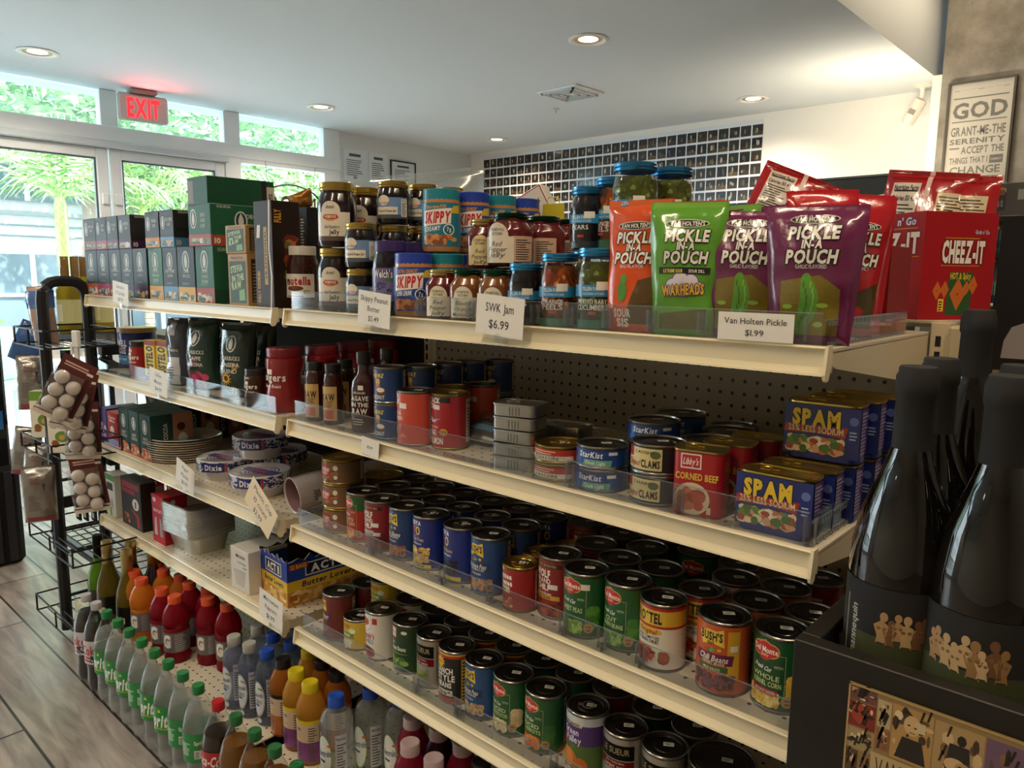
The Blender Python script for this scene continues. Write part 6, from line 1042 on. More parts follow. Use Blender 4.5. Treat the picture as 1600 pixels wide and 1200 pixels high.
bx(168, 184.5, .028, Z, .116, .10, 'cocoa_box', 'red cocoa mix box between violet and green boxes', 'a81c26', lambda w, h, d: (Art().text('Swiss', w/2, h*.85, h*.08, 'f0e8e0', 2, w=w*.6).text('Miss', w/2, h*.75, h*.08, 'f0e8e0', 2, w=w*.5).ell(w*.45, h*.45, w*.2, h*.14, 'e4ddd4', 1).rect(0, 0, w, h*.2, '8c8cc0', 1), None))
for i, (a, c_) in enumerate(((186, 201.5), (202, 217.5), (218.3, 236))): bx(a, c_, .022, Z, .148, .135, 'cocoa_box', f"dark green hot cocoa box, {['left', 'middle', 'right'][i]} one of the front three", '1c3c38', cocoa)
bx(262, 283, .165, Z, .148, .135, 'cocoa_box', 'dark green hot cocoa box behind the right front one', '1c3c38', cocoa); bx(312, 331, .305, Z, .140, .12, 'cocoa_box', 'dark green hot cocoa box deep at the back', '1c3c38', cocoa)
k = Kit('paper_plate_stack'); b = B(); n = 9
for i in range(n): z = .066*i/n; b.lathe([(.098, z), (.111, z+.0045), (.114, z+.0055), (.114, z+.0068), (.098, z+.007)], 'foil' if 0 else 'print', 'd8cdbb' if i % 2 else 'c4b8a4', 40, wob=lambda q, nn, zz: 1+.006*(q % 2))
b.lathe([(0, 0), (.098, 0)], 'print', 'c4b8a4', 40); k.part('plates', b); b = B(); b.lathe([(.112, .072), (.106, .0735), (.078, .062), (0, .062)], 'gloss', 'd8d0bf', 40, wob=lambda q, nn, zz: 1+.006*(q % 2)); Art().rect(-.06, -.05, .06, .02, '3f8c86', 1).rect(-.06, -.02, .06, .0, '2c6a9c', 1.4).rect(-.03, .0, .01, .03, 'b83a3a', 1.6).put(b, lambda u, v, o: (u, v, .0635+o), 'gloss'); k.part('wrapped_top', b)
k.put((xof(291, .135, Z), .135, Z), 'stack of pale paper plates with a teal wrapper', 'paper plates', rz=.3)
def bowls(name, r, h, lb, u, y, z, word):
    k = Kit(name); b = B(); b.lathe([(0, 0), (r*.72, 0), (r*.80, h*.42), (r*.98, h*.45), (r, h*.5), (r, h*.95), (r*.96, h)], 'gloss', 'd4cfd2', 40)
    k.part('bowls', b); b = B(); rg = random.Random(len(lb)); cm = 2*PI*r; A_ = Art()
    for i in range(330): A_.ell(rg.uniform(-cm*.5, cm*.5), rg.uniform(h*.5, h*.94), rg.uniform(.002, .008), rg.uniform(.0015, .003), rg.choice(['26346c', '3c4c8c', '1c2450']), 1, 7)
    A_.rect(-.01, h*.50, .055, h*.93, '22307c', 2).text(word, .022, h*.72, h*.25, 'e4e2ea', 3, w=.05, bold=2).rect(.056, h*.50, .062, h*.93, 'a82c3c', 2).text('25 20', .090, h*.68, h*.18, '26346c', 3, w=.04, bold=1.4)
    A_.put(b, cyl(r+.0003, 0, .2), 'gloss', cut=.01); k.part('patterned_band', b); b = B(); b.lathe([(r*.97, h), (r*.9, h-.004), (0, h-.006)], 'gloss', 'c8c4cc', 40)
    for i in range(1, 8): q = r*i/8.5; b.lathe([(q, h-.0045), (q+.003, h-.0045)], 'gloss', '2c3870', 36)
    Art().poly([(-r*.8, -.012), (r*.8, -.02), (r*.8, .02), (-r*.8, .016)], '2a3480', 1).text('Dixie', 0, 0, .022, 'c83a6c', 2, w=.06, bold=2).put(b, lambda u, v, o: (u, v, h-.004+o), 'gloss'); k.part('wrapped_top', b); k.put((xof(u, y, z), y, z), lb, 'paper bowls', rz=.2)
bowls('paper_bowl_pack', .078, .062, 'pack of patterned paper bowls behind the front pack', 352, .105, Z, 'Dixie'); bowls('paper_bowl_pack', .082, .064, 'pack of patterned paper bowls nearest the shelf edge', 408, .093, Z, 'Dixie'); bowls('paper_bowl_pack', .078, .064, 'pack of patterned paper bowls under the raised one', 440, .268, Z, 'Dixie'); bowls('paper_bowl_pack', .078, .066, 'raised pack of patterned paper bowls on top of the others', 408, .175, Z+.0655, 'Dixie')
def cupsleeve(u, v, y, L, yaw, lb, pitch=.0):
    k = Kit('cup_sleeve'); b = B(); r = .046; b.lathe([(r*.93, .003), (r, 0), (r*1.02, .002), (r*.97, .006), (r*.88, L*.5), (r*.80, L), (r*.5, L+.01), (0, L+.012)], 'gloss', 'cbc2c4', 36)
    k.part('cups', b); b = B(); b.lathe([(r*.93, .003), (r*.9, .02), (r*.66, .10), (0, .10)], 'plastic', '8f6f74', 32); k.part('cup_inside', b, label='mauve inside of the front cup')
    b = B(); Art().rect(-.03, L*.42, .03, L*.75, '9c2c44', 1).rect(-.05, .03, -.012, .06, 'd8d4d0', 1).lines(-.048, .032, -.014, .058, '2a2a2c', 7, 2, .6).put(b, cyl(r*.93, 0, 2.4), 'gloss', cut=.008) ; k.part('sleeve_print', b); b = B(); b.lathe([(r*1.03, .001), (r*1.0, L*.3), (r*.9, L*.7), (r*.84, L)], 'thin film', 'ffffff', 24, wob=lambda i, n, z: 1+.01*math.sin(i*2.3+z*90)); k.part('plastic_film', b)
    # lathe axis z turned to lie on the shelf
    k.put((xof(u, y, Z+.05), y, Z+.050), lb, 'cups', rot=(math.radians(-84), 0, yaw))
cupsleeve(456, 775, .045, .20, -.12, 'sleeve of plastic cups lying with its open end forward'); cupsleeve(520, 720, .16, .18, -.1, 'second sleeve of plastic cups behind the first')
# ---------------------------------------------------------------- fourth shelf, left bay
Z = DK[3]
bx(165, 180, .022, Z, .150, .05, 'cutlery_box', 'white and green carton at the left end of fourth shelf', 'd4d2c8', lambda w, h, d: (Art().rect(0, h*.86, w, h, '4f8a44', 1).rect(w*.2, h*.62, w*.8, h*.8, '2a2f2c', 1).ell(w*.38, h*.3, w*.12, h*.12, 'b0aeb0', 1.5).ell(w*.66, h*.3, w*.12, h*.13, 'b0aeb0', 1.5).rect(w*.4, 0, w*.58, h*.2, '5f9a4c', 1.2), None))
bx(190, 221, .022, Z, .165, .05, 'lighter_box', 'black carton with a long red lighter picture', '2a2626', lambda w, h, d: (Art().rect(w*.05, h*.82, w*.9, h*.94, '8c2430', 1).rect(w*.05, h*.70, w*.7, h*.79, '8c2430', 1).ell(w*.72, h*.52, w*.16, h*.12, 'dcd8d4', 1).rect(w*.69, h*.44, w*.75, h*.58, '2a2626', 1.5).poly([(w*.5, h*.40), (w*.85, h*.3), (w*.88, h*.05), (w*.78, h*.05), (w*.74, h*.26), (w*.5, h*.36)], 'b82430', 1.2).food(w*.05, h*.04, w*.42, h*.28, ['a84c30', 'c87048', '7c3420'], 14, .009, 1, 3), None))
def cutl(w, h, d): return (Art().poly([(0, 0), (w, 0), (w, h*.12), (0, h*.12)], 'b81c2c', 1).rect(0, h*.8, w, h, 'b81c2c', 1).rect(w*.1, h*.62, w*.95, h*.74, 'b81c2c', 1.1).text('HEAVY DUTY', w*.5, h*.68, h*.06, 'f0e8e4', 2, w=w*.7, bold=1).poly([(w*.15, h*.15), (w*.4, h*.15), (w*.35, h*.55), (w*.22, h*.5)], 'b8b4b8', 1.2).poly([(w*.6, h*.15), (w*.85, h*.15), (w*.75, h*.5), (w*.62, h*.55)], '9a969c', 1.3).ell(w*.25, h*.9, w*.14, h*.05, 'c8ccd8', 2), Art().rect(0, h*.8, d, h, 'b81c2c', 1).ell(d*.4, h*.88, d*.1, h*.05, 'c8ccd8', 2))
bx(223, 235, .075, Z, .165, .05, 'cutlery_box', 'red and white cutlery box, left one behind', 'd4ccd0', cutl); bx(238, 257, .022, Z, .155, .075, 'cutlery_box', 'red and white cutlery box beside the foil pans', 'a81c2c', cutl); bx(262, 276, .11, Z, .155, .075, 'cutlery_box', 'red cutlery box top showing behind the foil pans', 'a81c2c', cutl)
k = Kit('foil_pan_stack'); b = B()
def panring(sx, sy, z, r=.03, n=5):
    pts = []
    for (cx, cy, a0) in ((sx-r, -sy+r, -PI/2), (sx-r, sy-r, 0), (-sx+r, sy-r, PI/2), (-sx+r, -sy+r, PI)):
        for i in range(n+1): a = a0+PI/2*i/n; pts.append((cx+r*math.cos(a), cy+r*math.sin(a), z))
    return pts
def skin(b, rings, m, c):
    os = []
    for rg_ in rings: os.append(len(b.v)); b.v += rg_
    M = len(rings[0])
    for a, d in zip(os, os[1:]):
        for i in range(M): j = (i+1) % M; b.face((a+i, a+j, d+j, d+i), m, c, True)
    return os, M
R_ = [panring(.075, .055, 0), panring(.088, .066, .055)]
for i in range(16): z = .055+i*.006; R_ += [panring(.098, .076, z), panring(.1005, .0785, z+.002), panring(.1005, .0785, z+.0035), panring(.098, .076, z+.005)]
os, M = skin(b, R_, 'foil', 'd0d0cc'); b.face(tuple(os[0]+M-1-i for i in range(M)), 'foil', 'd0d0cc'); k.part('pans', b, sharp=20)
b = B(); os, M = skin(b, [panring(.1005, .0785, .153), panring(.097, .075, .153), panring(.080, .060, .112)], 'foil', 'b8b8b4'); b.face(tuple(os[-1]+i for i in range(M)), 'foil', 'a8a8a4')
for i in range(14): x = -.065+i*.010; b.box(x, x+.004, -.055, .055, .111, .1145, 'foil', 'bcbcb8')
k.part('top_pan_inside', b); pu = xof(312, .10, Z+.05); k.put((pu, .098, Z), 'tall stack of rectangular foil pans', 'foil pans', rz=.06)
bx(361, 389, .018, Z, .118, .12, 'coffee_filter_box', 'white coffee filter box with a fluted filter picture', 'd8d4cc', lambda w, h, d: (Art().text('BUNN', w*.62, h*.83, h*.07, '5c5a5a', 2, w=w*.4, bold=1.2).ell(w*.36, h*.83, w*.05, h*.04, '3a3838', 2).text('COFFEE FILTERS', w*.6, h*.68, h*.04, '8a8684', 2, w=w*.5).poly([(w*.15, h*.48), (w*.85, h*.52), (w*.72, h*.12), (w*.28, h*.12)], 'bcb6ac', 1).lines(w*.2, h*.14, w*.8, h*.46, 'd8d4cc', 9, 1.5, .2).rect(w*.7, h*.58, w*.9, h*.60, '2c5cb0', 2), Art().rect(d*.3, 0, d, h*.9, '2450a0', 1)))
# open popcorn carton, front corner near the shelf edge
k = Kit('popcorn_carton'); W_, D_, H_ = .150, .235, .135; b = B(); rg = random.Random(4)
def torn(x0, y0, x1, y1, c):
    n = 14
    for i in range(n):
        t0, t1 = i/n, (i+1)/n; h0 = H_-.018*abs(math.sin(i*1.3+1)) ; h1 = H_-.018*abs(math.sin((i+1)*1.3+1)); p = (x0+(x1-x0)*t0, y0+(y1-y0)*t0); q = (x0+(x1-x0)*t1, y0+(y1-y0)*t1)
        nx, ny = (y1-y0), -(x1-x0); l = math.hypot(nx, ny); nx, ny = -nx/l*.003, -ny/l*.003
        b.poly([(p[0], p[1], 0), (q[0], q[1], 0), (q[0], q[1], h1), (p[0], p[1], h0)], 'card', c); b.poly([(q[0]+nx, q[1]+ny, 0), (p[0]+nx, p[1]+ny, 0), (p[0]+nx, p[1]+ny, h0), (q[0]+nx, q[1]+ny, h1)], 'card', '3c2c20'); b.poly([(p[0], p[1], h0), (q[0], q[1], h1), (q[0]+nx, q[1]+ny, h1), (p[0]+nx, p[1]+ny, h0)], 'card', 'd8cdb8')
for s_ in ((0, 0, W_, 0), (W_, 0, W_, D_), (W_, D_, 0, D_), (0, D_, 0, 0)): torn(*s_, '22409c')
b.box(.002, W_-.002, .002, D_-.002, 0, .004, 'card', '3c2c20'); k.part('carton_walls', b)
def act(w): return Art().rect(.0005, .0, w, .040, 'c89440', 1).rect(.0005, .040, w, .068, 'e0b82c', 1.1).food(.001, .001, w-.001, .042, ['e4c078', 'f0d89c', 'd0a050', 'b88038'], int(w*420), .010, 1.4, 3).rect(w*.22, .074, w*.80, .110, '14204c', 1.5).frame(w*.22, .074, w*.80, .110, .003, 'e0dcd0', 2).text('ACT II', w*.51, .092, .021, 'e8e4da', 3, w=w*.44, bold=2).text('Butter Lovers', w*.52, .055, .015, '26305c', 3, w=w*.68, bold=1.3, it=.15).rect(w*.02, .014, w*.12, .03, 'b8642c', 2.5)
b = B(); act(W_).put(b, plane(0, 0, 0), 'card'); k.part('front_print', b); b = B(); act(D_).rect(.006, .098, .060, .114, 'a83c2c', 2.6).text('32 BAGS', .033, .106, .011, 'e8c84a', 3, w=.046, bold=1.5).put(b, plane(W_, 0, 0, 'right'), 'card'); k.part('side_print', b)
cr = onz(450, 951, Z); th = -.06; Mz = Matrix.Rotation(th, 3, 'Z'); q = cr-Mz @ Vector((W_, 0, 0)); q.y = max(q.y, .03); k.put((q.x, q.y, Z), 'open blue and yellow popcorn carton with a torn top', 'popcorn box', rz=th)
# loose rear stock in the left bay
for i, (u, y, h, c, lb) in enumerate(((245, .38, .10, '6f6f6c', 'grey steel cup seen through the left end of third shelf'),)):
    k = Kit('steel_cup'); b = B(); b.lathe([(0, 0), (.040, 0), (.050, h), (.047, h), (.038, .004), (0, .004)], 'metal', c, 28); k.part('cup', b); b = B(); b.tube([(.048, 0, .03), (.07, 0, .04), (.072, 0, .07), (.05, 0, .085)], .004, 'metal', c, 6); k.part('cup_handle', b); k.put((xof(u, y, DK[2]+.12), y, DK[2]), lb, 'cup')
# ================================================================ bottles
def bottle(name, prof, body, bm, cap, capc, art=None, lab=None, lz=None, fill=None, fillc=None, fm='liquid', capm='plastic', fn=None, nlobe=0, ribs=36):
    """prof: outline of the bottle; fill: height of the liquid; lab: label colour; lz: label zone; cap: (r, z0, z1)"""
    k = Kit(name); wob = (lambda i, n, z: 1-.10*max(0, 1-z/.05)*abs(math.cos(nlobe*PI*i/n))) if nlobe else None
    b = B(); b.lathe(prof, bm, body, 40 if nlobe else 32, wob=wob); k.part('bottle_body', b)
    if fill:
        b = B(); pr = [(0, .004)]
        for (r, z) in prof:
            if 0 < z < fill and r > .004: pr.append((r-.0016, max(z, .004)))
        def rad(z):
            for (a, c) in zip(prof, prof[1:]):
                if a[1] <= z <= c[1] and c[1] > a[1]: return a[0]+(c[0]-a[0])*(z-a[1])/(c[1]-a[1])
            return .02
        q = rad(fill)-.0016; pr += [(q, fill), (0, fill)]; b.lathe(pr, fm, fillc, 32, wob=wob); k.part('liquid', b)
    b = B()
    if lab:
        def rad2(z):
            for (a, c) in zip(prof, prof[1:]):
                if a[1] <= z <= c[1] and c[1] > a[1]: return a[0]+(c[0]-a[0])*(z-a[1])/(c[1]-a[1])
            return .03
        R_ = max(rad2(lz[0]), rad2(lz[1]))+.0006
        if lab != 'none': b.lathe([(R_, lz[0]), (R_, lz[1])], 'print', lab, 40)
        if art: art.put(b, cyl(R_, 0, .0), 'print', cut=.005)
    if b.f: k.part('wrap_label', b)
    b = B(); r, z0, z1 = cap; b.lathe([(r*.96, z0), (r, z0+.001), (r, z1-.002), (r*.94, z1), (r*.6, z1), (r*.55, z1-.0006), (0, z1-.0006)], capm, capc, ribs, wob=ribbed(ribs, .035) if capm == 'plastic' else None); k.part('cap', b)
    k.h = z1; k.w = max(p[0] for p in prof); return k
SODA = [(0, .006), (.018, .002), (.030, .0), (.037, .012), (.040, .035), (.0365, .075), (.0375, .085), (.041, .105), (.0415, .165), (.0405, .185), (.033, .215), (.021, .242), (.0145, .255), (.0135, .262)]
sp = Art().text('Sprite', -.004, .135, .034, 'f0f4f0', 2, w=.074, bold=2, it=.15).poly([(-.010, .158), (-.004, .166), (0, .157)], 'e0d040', 2.2).text('LEMON LIME', .0, .112, .005, 'd8d84a', 2, w=.05)
sp2 = Art().lines(-.030, .115, .0, .150, 'c8e4cc', 8, 1).rect(.008, .108, .024, .130, 'e0e8e0', 1).lines(.010, .11, .022, .128, '1c3424', 5, 2).text('Sprite', .022, .150, .010, 'f0f4f0', 2, w=.026, bold=1.4)
K['sprite'] = bottle('lemon_lime_soda_bottle', SODA, 'e8f0ec', 'bottle plastic', (.0150, .258, .280), '1f7a42', sp, '1f8a46', (.098, .172), .225, 'f8fcfa', 'haze liquid', nlobe=5)
K['sprite2'] = bottle('lemon_lime_soda_bottle', SODA, 'e8f0ec', 'bottle plastic', (.0150, .258, .280), '1f7a42', sp2, '1f8a46', (.098, .172), .222, 'f8fcfa', 'haze liquid', nlobe=5)
dc = Art().text('Coke', -.002, .143, .030, 'a82a34', 2, w=.060, bold=1.2).rect(-.04, .106, .0, .111, 'b83040', 1.5).rect(-.04, .116, .0, .121, 'b83040', 1.5).rect(.0, .104, .04, .126, '20284c', 1.5).food(.002, .106, .038, .124, ['e4e6ea'], 12, .002, 2, 2)
K['diet'] = bottle('diet_cola_bottle', SODA, '1a1412', 'bottle plastic', (.0150, .258, .280), 'b4b2b6', dc, 'c4c0c4', (.098, .172), .228, '120c0a', 'gloss', nlobe=5)
ck = Art().text('Coca-Cola', .0, .150, .026, 'f0e8e6', 2, w=.088, bold=1.2, it=.2).rect(-.04, .104, .0, .109, 'f0e8e6', 1.5).rect(-.04, .114, .0, .119, 'f0e8e6', 1.5).rect(.01, .10, .05, .13, '20284c', 1.5)
K['coke'] = bottle('cola_bottle', SODA, '1a1412', 'bottle plastic', (.0150, .258, .280), 'b81c28', ck, 'b01c26', (.098, .172), .205, '140a08', 'gloss', nlobe=5)
K['ginger'] = bottle('ginger_ale_bottle', SODA, '8a6a3c', 'bottle plastic', (.0150, .258, .280), '1f6a38', Art().rect(-.05, .10, .06, .105, 'c8b060', 1).text('GINGER ALE', 0, .135, .014, 'd8d0b0', 2, w=.06, bold=1), '2a4a34', (.098, .165), .218, 'a0702c', 'liquid', nlobe=5)
def top(kk, u, v, zb, lb, cat='bottle', rz=.35, jitter=0): 
    p = onz(u, v, zb+K[kk].h); return [p.x, p.y, K[kk].w, kk, lb, cat, rz, zb]
def fix(its, **kw):
    settle(its, **kw)
    for (x, y, _, kk, lb, cat, rz, zb) in its: K[kk].put((x, y, zb), lb, cat, rz=rz)
L8 = ['first', 'second', 'third', 'fourth', 'fifth', 'sixth', 'seventh', 'eighth']
its = [top('diet', 137.5, 929, 0, 'diet cola bottle at the far end of the floor row', rz=.3), top('diet', 159, 939, 0, 'diet cola bottle next to the first lemon lime bottle', rz=.6)]
for i, (u, v) in enumerate(((171, 951), (187.5, 965), (203.6, 978), (224, 990), (245, 1004), (265, 1019), (286, 1033), (309.4, 1049.6))):
    its.append(top('sprite' if i in (0, 1, 2, 4, 5) else 'sprite2', u, v, 0, f'{L8[i]} green capped lemon lime bottle counted from the cola bottles', rz=.55))
its += [top('coke', 354, 1086.6, 0, 'red capped cola bottle on the floor', rz=.4)]
for i, (u, v) in enumerate(((379, 1106.6), (409.4, 1126.5), (423.7, 1154), (463, 1174))): its.append(top('ginger', u, v, 0, f"green capped ginger ale bottle, {['beside the red capped cola', 'second from the cola', 'third from the cola', 'nearest the bottom edge'][i]}", rz=.4))
its.reverse()
US = [463, 435, 409.4, 379, 354, 309.4, 286, 265, 245, 224, 204, 187.5, 173, 157, 137.5]; last = 9
for t, u in zip(its, US):
    x = min(xof(u, -.168, .28), last-.0845); last = x; K[t[3]].put((x, -.168, 0), t[4], 'soda bottle', rz=t[6])
GAT = [(0, .004), (.028, .0), (.0365, .004), (.0375, .02), (.0355, .028), (.0365, .034), (.0365, .098), (.034, .106), (.0385, .118), (.0375, .140), (.030, .160), (.022, .172), (.0185, .178)]
ga = Art().rect(-.018, .050, .016, .090, '8a7f80', 1).text('G', -.001, .071, .036, 'eee8e6', 2, w=.026, bold=3).poly([(.004, .062), (.010, .080), (.006, .072)], 'd86a2c', 2.5).lines(.024, .040, .060, .094, 'a8a0a2', 9, 1)
for kk, lq in (('gato', 'f09a34'), ('gatr', 'ac1c32')): K[kk] = bottle('sports_drink_bottle', GAT, lq, 'liquid', (.0195, .176, .198), 'd8542c', ga, '6a6468', (.036, .096), None, fm='liquid')
its = [top('gato', 214, 891, BASE, 'orange sports drink bottle, left of the front one'), top('gato', 222.6, 901, BASE, 'orange sports drink bottle standing in front of the others'), top('gato', 247, 882, BASE, 'orange sports drink bottle in the second row, left'), top('gato', 261, 891, BASE, 'orange sports drink bottle in the second row, middle'), top('gato', 279.6, 899, BASE, 'orange sports drink bottle behind the red ones')]
for i, (u, v) in enumerate(((257, 918), (275, 928.6), (310, 918), (296, 908.7), (327, 928.6), (347, 938.7))): its.append(top('gatr', u, v, BASE, 'red sports drink bottle, '+['left one of the front row', 'nearest of the front row', 'third cap from the left', 'behind the first two red ones', 'second from the right end', 'at the right end of the group'][i]))
fix(its, ymin=-.1, ymax=.45)
EL = [(0, .004), (.024, 0), (.031, .004), (.031, .130), (.0315, .140), (.026, .160), (.0185, .170), (.0165, .176)]
el = Art().ell(-.006, .075, .020, .048, '9aa0b4', 1).ell(-.006, .076, .017, .044, 'd8dce0', 1.5).text('electrolit', -.006, .086, .011, '2c3a7c', 2.2, w=.030, bold=1.2, rot=.1).ell(.0, .104, .006, .003, '6cae3c', 2.2).ell(.006, .102, .003, .003, 'd8542c', 2.4).text('ZERO', -.006, .068, .010, '4a4c7c', 2.2, w=.022, bold=1.3).rect(-.018, .056, -.002, .061, '2c4c9c', 2.2).ell(-.004, .018, .007, .007, 'c8ccd8', 1.5).facts(.018, .03, .040, .130, 1, 'b0b8cc')
K['elg'] = bottle('electrolyte_bottle', EL, 'b4bcd0', 'bottle plastic', (.0175, .172, .196), 'a8a8a4', el, 'none', (.03, .13), .150, 'c4cce0', 'haze liquid'); K['elb'] = bottle('electrolyte_bottle', EL, 'b4bcd0', 'bottle plastic', (.0175, .172, .196), '1f4cb4', el, 'none', (.03, .13), .150, 'c0d0e4', 'haze liquid')
its = [top('elg', 368, 994, BASE, 'grey capped electrolyte bottle at the left front'), top('elg', 392.6, 1005, BASE, 'grey capped electrolyte bottle second in front'), top('elg', 402, 977, BASE, 'grey capped electrolyte bottle in the second row'), top('elb', 418.5, 1016, BASE, 'blue capped electrolyte bottle beside the grey capped pair'), top('elb', 428.5, 988, BASE, 'blue capped electrolyte bottle in the second row'), top('elb', 456, 1002, BASE, 'blue capped electrolyte bottle behind the black cap'), top('elb', 464, 982, BASE, 'blue capped electrolyte bottle partly under the shelf corner')]
VW = [(0, .004), (.026, 0), (.033, .004), (.033, .115), (.0345, .125), (.033, .142), (.025, .162), (.0185, .174)]
def vw(c1, c2): return Art().rect(-.035, .010, .04, .034, c2, 1).rect(-.035, .034, .04, .060, c2, 1).rect(-.035, .060, .04, .110, 'd4bca4', 1).rect(-.035, .104, .05, .114, c1, 1.5).text('FLASH', -.012, .092, .007, '2a241c', 2, w=.014, bold=1.2).rect(-.020, .070, -.004, .075, 'd8c030', 2).lines(-.018, .02, -.002, .062, '4a3050', 7, 2).lines(.014, .015, .034, .10, '5c4a40', 14, 2)
for kk, cp, c1, c2, lq in (('vy', 'cfba1e', 'd8c030', '8a4a8c', 'e0a840'), ('vb', '17171a', '2a241c', 'c87840', 'c87c30')): K[kk] = bottle('vitamin_drink_bottle', VW, lq, 'liquid', (.0195, .172, .195), cp, vw(c1, c2), 'a87a8a' if kk == 'vy' else 'c89a78', (.010, .113))
its += [top('vb', 440, 1028, BASE, 'black capped amber drink bottle at the left'), top('vy', 464, 1044, BASE, 'yellow capped drink bottle, left of the front pair'), top('vy', 483.5, 1060, BASE, 'yellow capped drink bottle, nearest of the pair'), top('vy', 481, 1014, BASE, 'yellow capped drink bottle in the back row'), top('vb', 501, 1031, BASE, 'black capped amber bottle in the back row'), top('vb', 521, 1047, BASE, 'black capped amber bottle behind the clear bottles')]
K['clr'] = bottle('clear_electrolyte_bottle', [(r*1.22, z*1.05) for r, z in EL], 'dce4e4', 'bottle plastic', (.0185, .180, .206), '1f4cb4', Art().ell(-.010, .075, .022, .052, '7aa84c', 1).ell(-.010, .076, .020, .049, 'dfe4e2', 1.5).text('electrolit', -.008, .084, .014, '2c3a7c', 2.2, w=.036, bold=1.3, rot=.12).ell(.006, .104, .006, .003, 'd8542c', 2.4).rect(-.024, .062, -.006, .067, '2c4c9c', 2.2).facts(.020, .03, .046, .130, 1, 'b8c0cc').ell(-.004, .014, .008, .008, '7c84b0', 1.5), 'none', (.03, .13), .160, 'f0f6f6', 'haze liquid')
its += [top('clr', 531.5, 1084, BASE, 'blue capped clear bottle in front'), top('clr', 577, 1075, BASE, 'blue capped clear bottle right of the front one'), top('clr', 622, 1085, BASE, 'clear bottle hidden under the fourth shelf channel')]
for kk, lq in (('pk', 'a01c3c'), ('pd', '3c1428')): K[kk] = bottle('berry_drink_bottle', [(r*1.02, z) for r, z in VW], lq, 'liquid', (.0205, .172, .196), 'b09a9c', Art().rect(-.03, .03, .03, .09, 'c86a84', 1), '7c1c34', (.015, .100))
its += [top('pk', 648, 1119, BASE, 'pink capped berry drink bottle behind on the left'), top('pd', 683, 1139, BASE, 'pink capped dark berry bottle in the middle'), top('pk', 645.6, 1158, BASE, 'pink capped berry drink bottle in front on the left'), top('pk', 679, 1181, BASE, 'pink capped berry drink bottle nearest the bottom edge'), top('pk', 717, 1159, BASE, 'pink capped berry drink bottle on the right'), top('vb', 749, 1186, BASE, 'black capped dark bottle at the bottom, right of the pink caps')]
fix(its, ymin=-.1, ymax=.45)
for a in ((.5, 0),): pass
# ---------------------------------------------------------------- bottles of the far rack
CH = [(0, .018), (.027, .004), (.036, 0), (.0385, .009), (.0385, .106), (.034, .137), (.0175, .187), (.0132, .212), (.0128, .247), (.0145, .251), (.0145, .258), (.0128, .26)]
def champ(key, glass, gm, foil_, lab_, lc2): K[key] = bottle('sparkling_wine_bottle', CH, glass, gm, (.0165, .190, .269), foil_, Art().rect(-.02, .035, .02, .055, lc2, 1), lab_, (.026, .09), capm='foil')
champ('chg', '7aa82c', 'liquid', '23201c', '18241c', '3a3a34'); champ('chy', '8a7a2c', 'liquid', 'b8a068', '15140f', 'd8d0b8'); champ('chd', '20242c', 'gloss', 'a89058', '22303c', '8c8c84')
chs = []
for kk, u, v, lb in (('chg', 138, 845, 'green glass sparkling wine bottle behind the rack post'), ('chy', 179, 843, 'amber sparkling wine bottle with a gold neck'), ('chd', 199, 846, 'dark sparkling wine bottle with a red neck band'), ('chy', 211, 853, 'gold necked sparkling wine bottle right of the dark one'), ('chg', 222, 846, 'green glass sparkling wine bottle near the orange drinks'), ('chd', 240, 850, 'dark sparkling wine bottle deepest on the rack')):
    chs.append(top(kk, u, v, BASE, lb, 'sparkling wine', .3))
fix(chs, ymin=-.1, ymax=.45, xmax=-2.07, xmin=-2.46)
WH_ = [(0, .02), (.03, .004), (.036, 0), (.0375, .008), (.0375, .175), (.034, .195), (.018, .225), (.0145, .24), (.0140, .30)]
K['ylw'] = bottle('white_wine_bottle', WH_, 'b8a83c', 'liquid', (.0165, .235, .318), '8a6a3a', Art().rect(-.02, .05, .03, .12, 'e4e0c0', 1), 'c8c48c', (.04, .14), capm='gloss', ribs=24)
for u, y, lb in ((103, .155, 'white wine bottle with a bronze neck, leftmost'), (119, .19, 'white wine bottle with a bronze neck, middle'), (131, .235, 'white wine bottle with a bronze neck, rightmost')): K['ylw'].put((xof(u, y, 1.2), y, 1.021), lb, 'wine bottle')
for u, y, kk, lb in ((163, .30, 'ylw', 'white wine bottle seen through the rack under the top shelf'),): K[kk].put((xof(u, y, 1.1), y, 1.021), lb, 'wine bottle')
for u, y, lb in ((107, .165, 'dark squat bottle on the middle rack shelf, left'), (146, .22, 'dark squat bottle on the middle rack shelf, right')):
    k = Kit('dark_bottle'); b = B(); b.lathe([(0, 0), (.038, 0), (.04, .01), (.04, .20), (.025, .25), (.018, .27)], 'gloss', '101218', 24); k.part('bottle_body', b); b = B(); b.lathe([(.022, .265), (.024, .268), (.024, .32), (.022, .322), (0, .322)], 'gloss', '1a2030', 24); k.part('cap', b); k.put((xof(u, y, .8), y, .6205), lb, 'bottle')
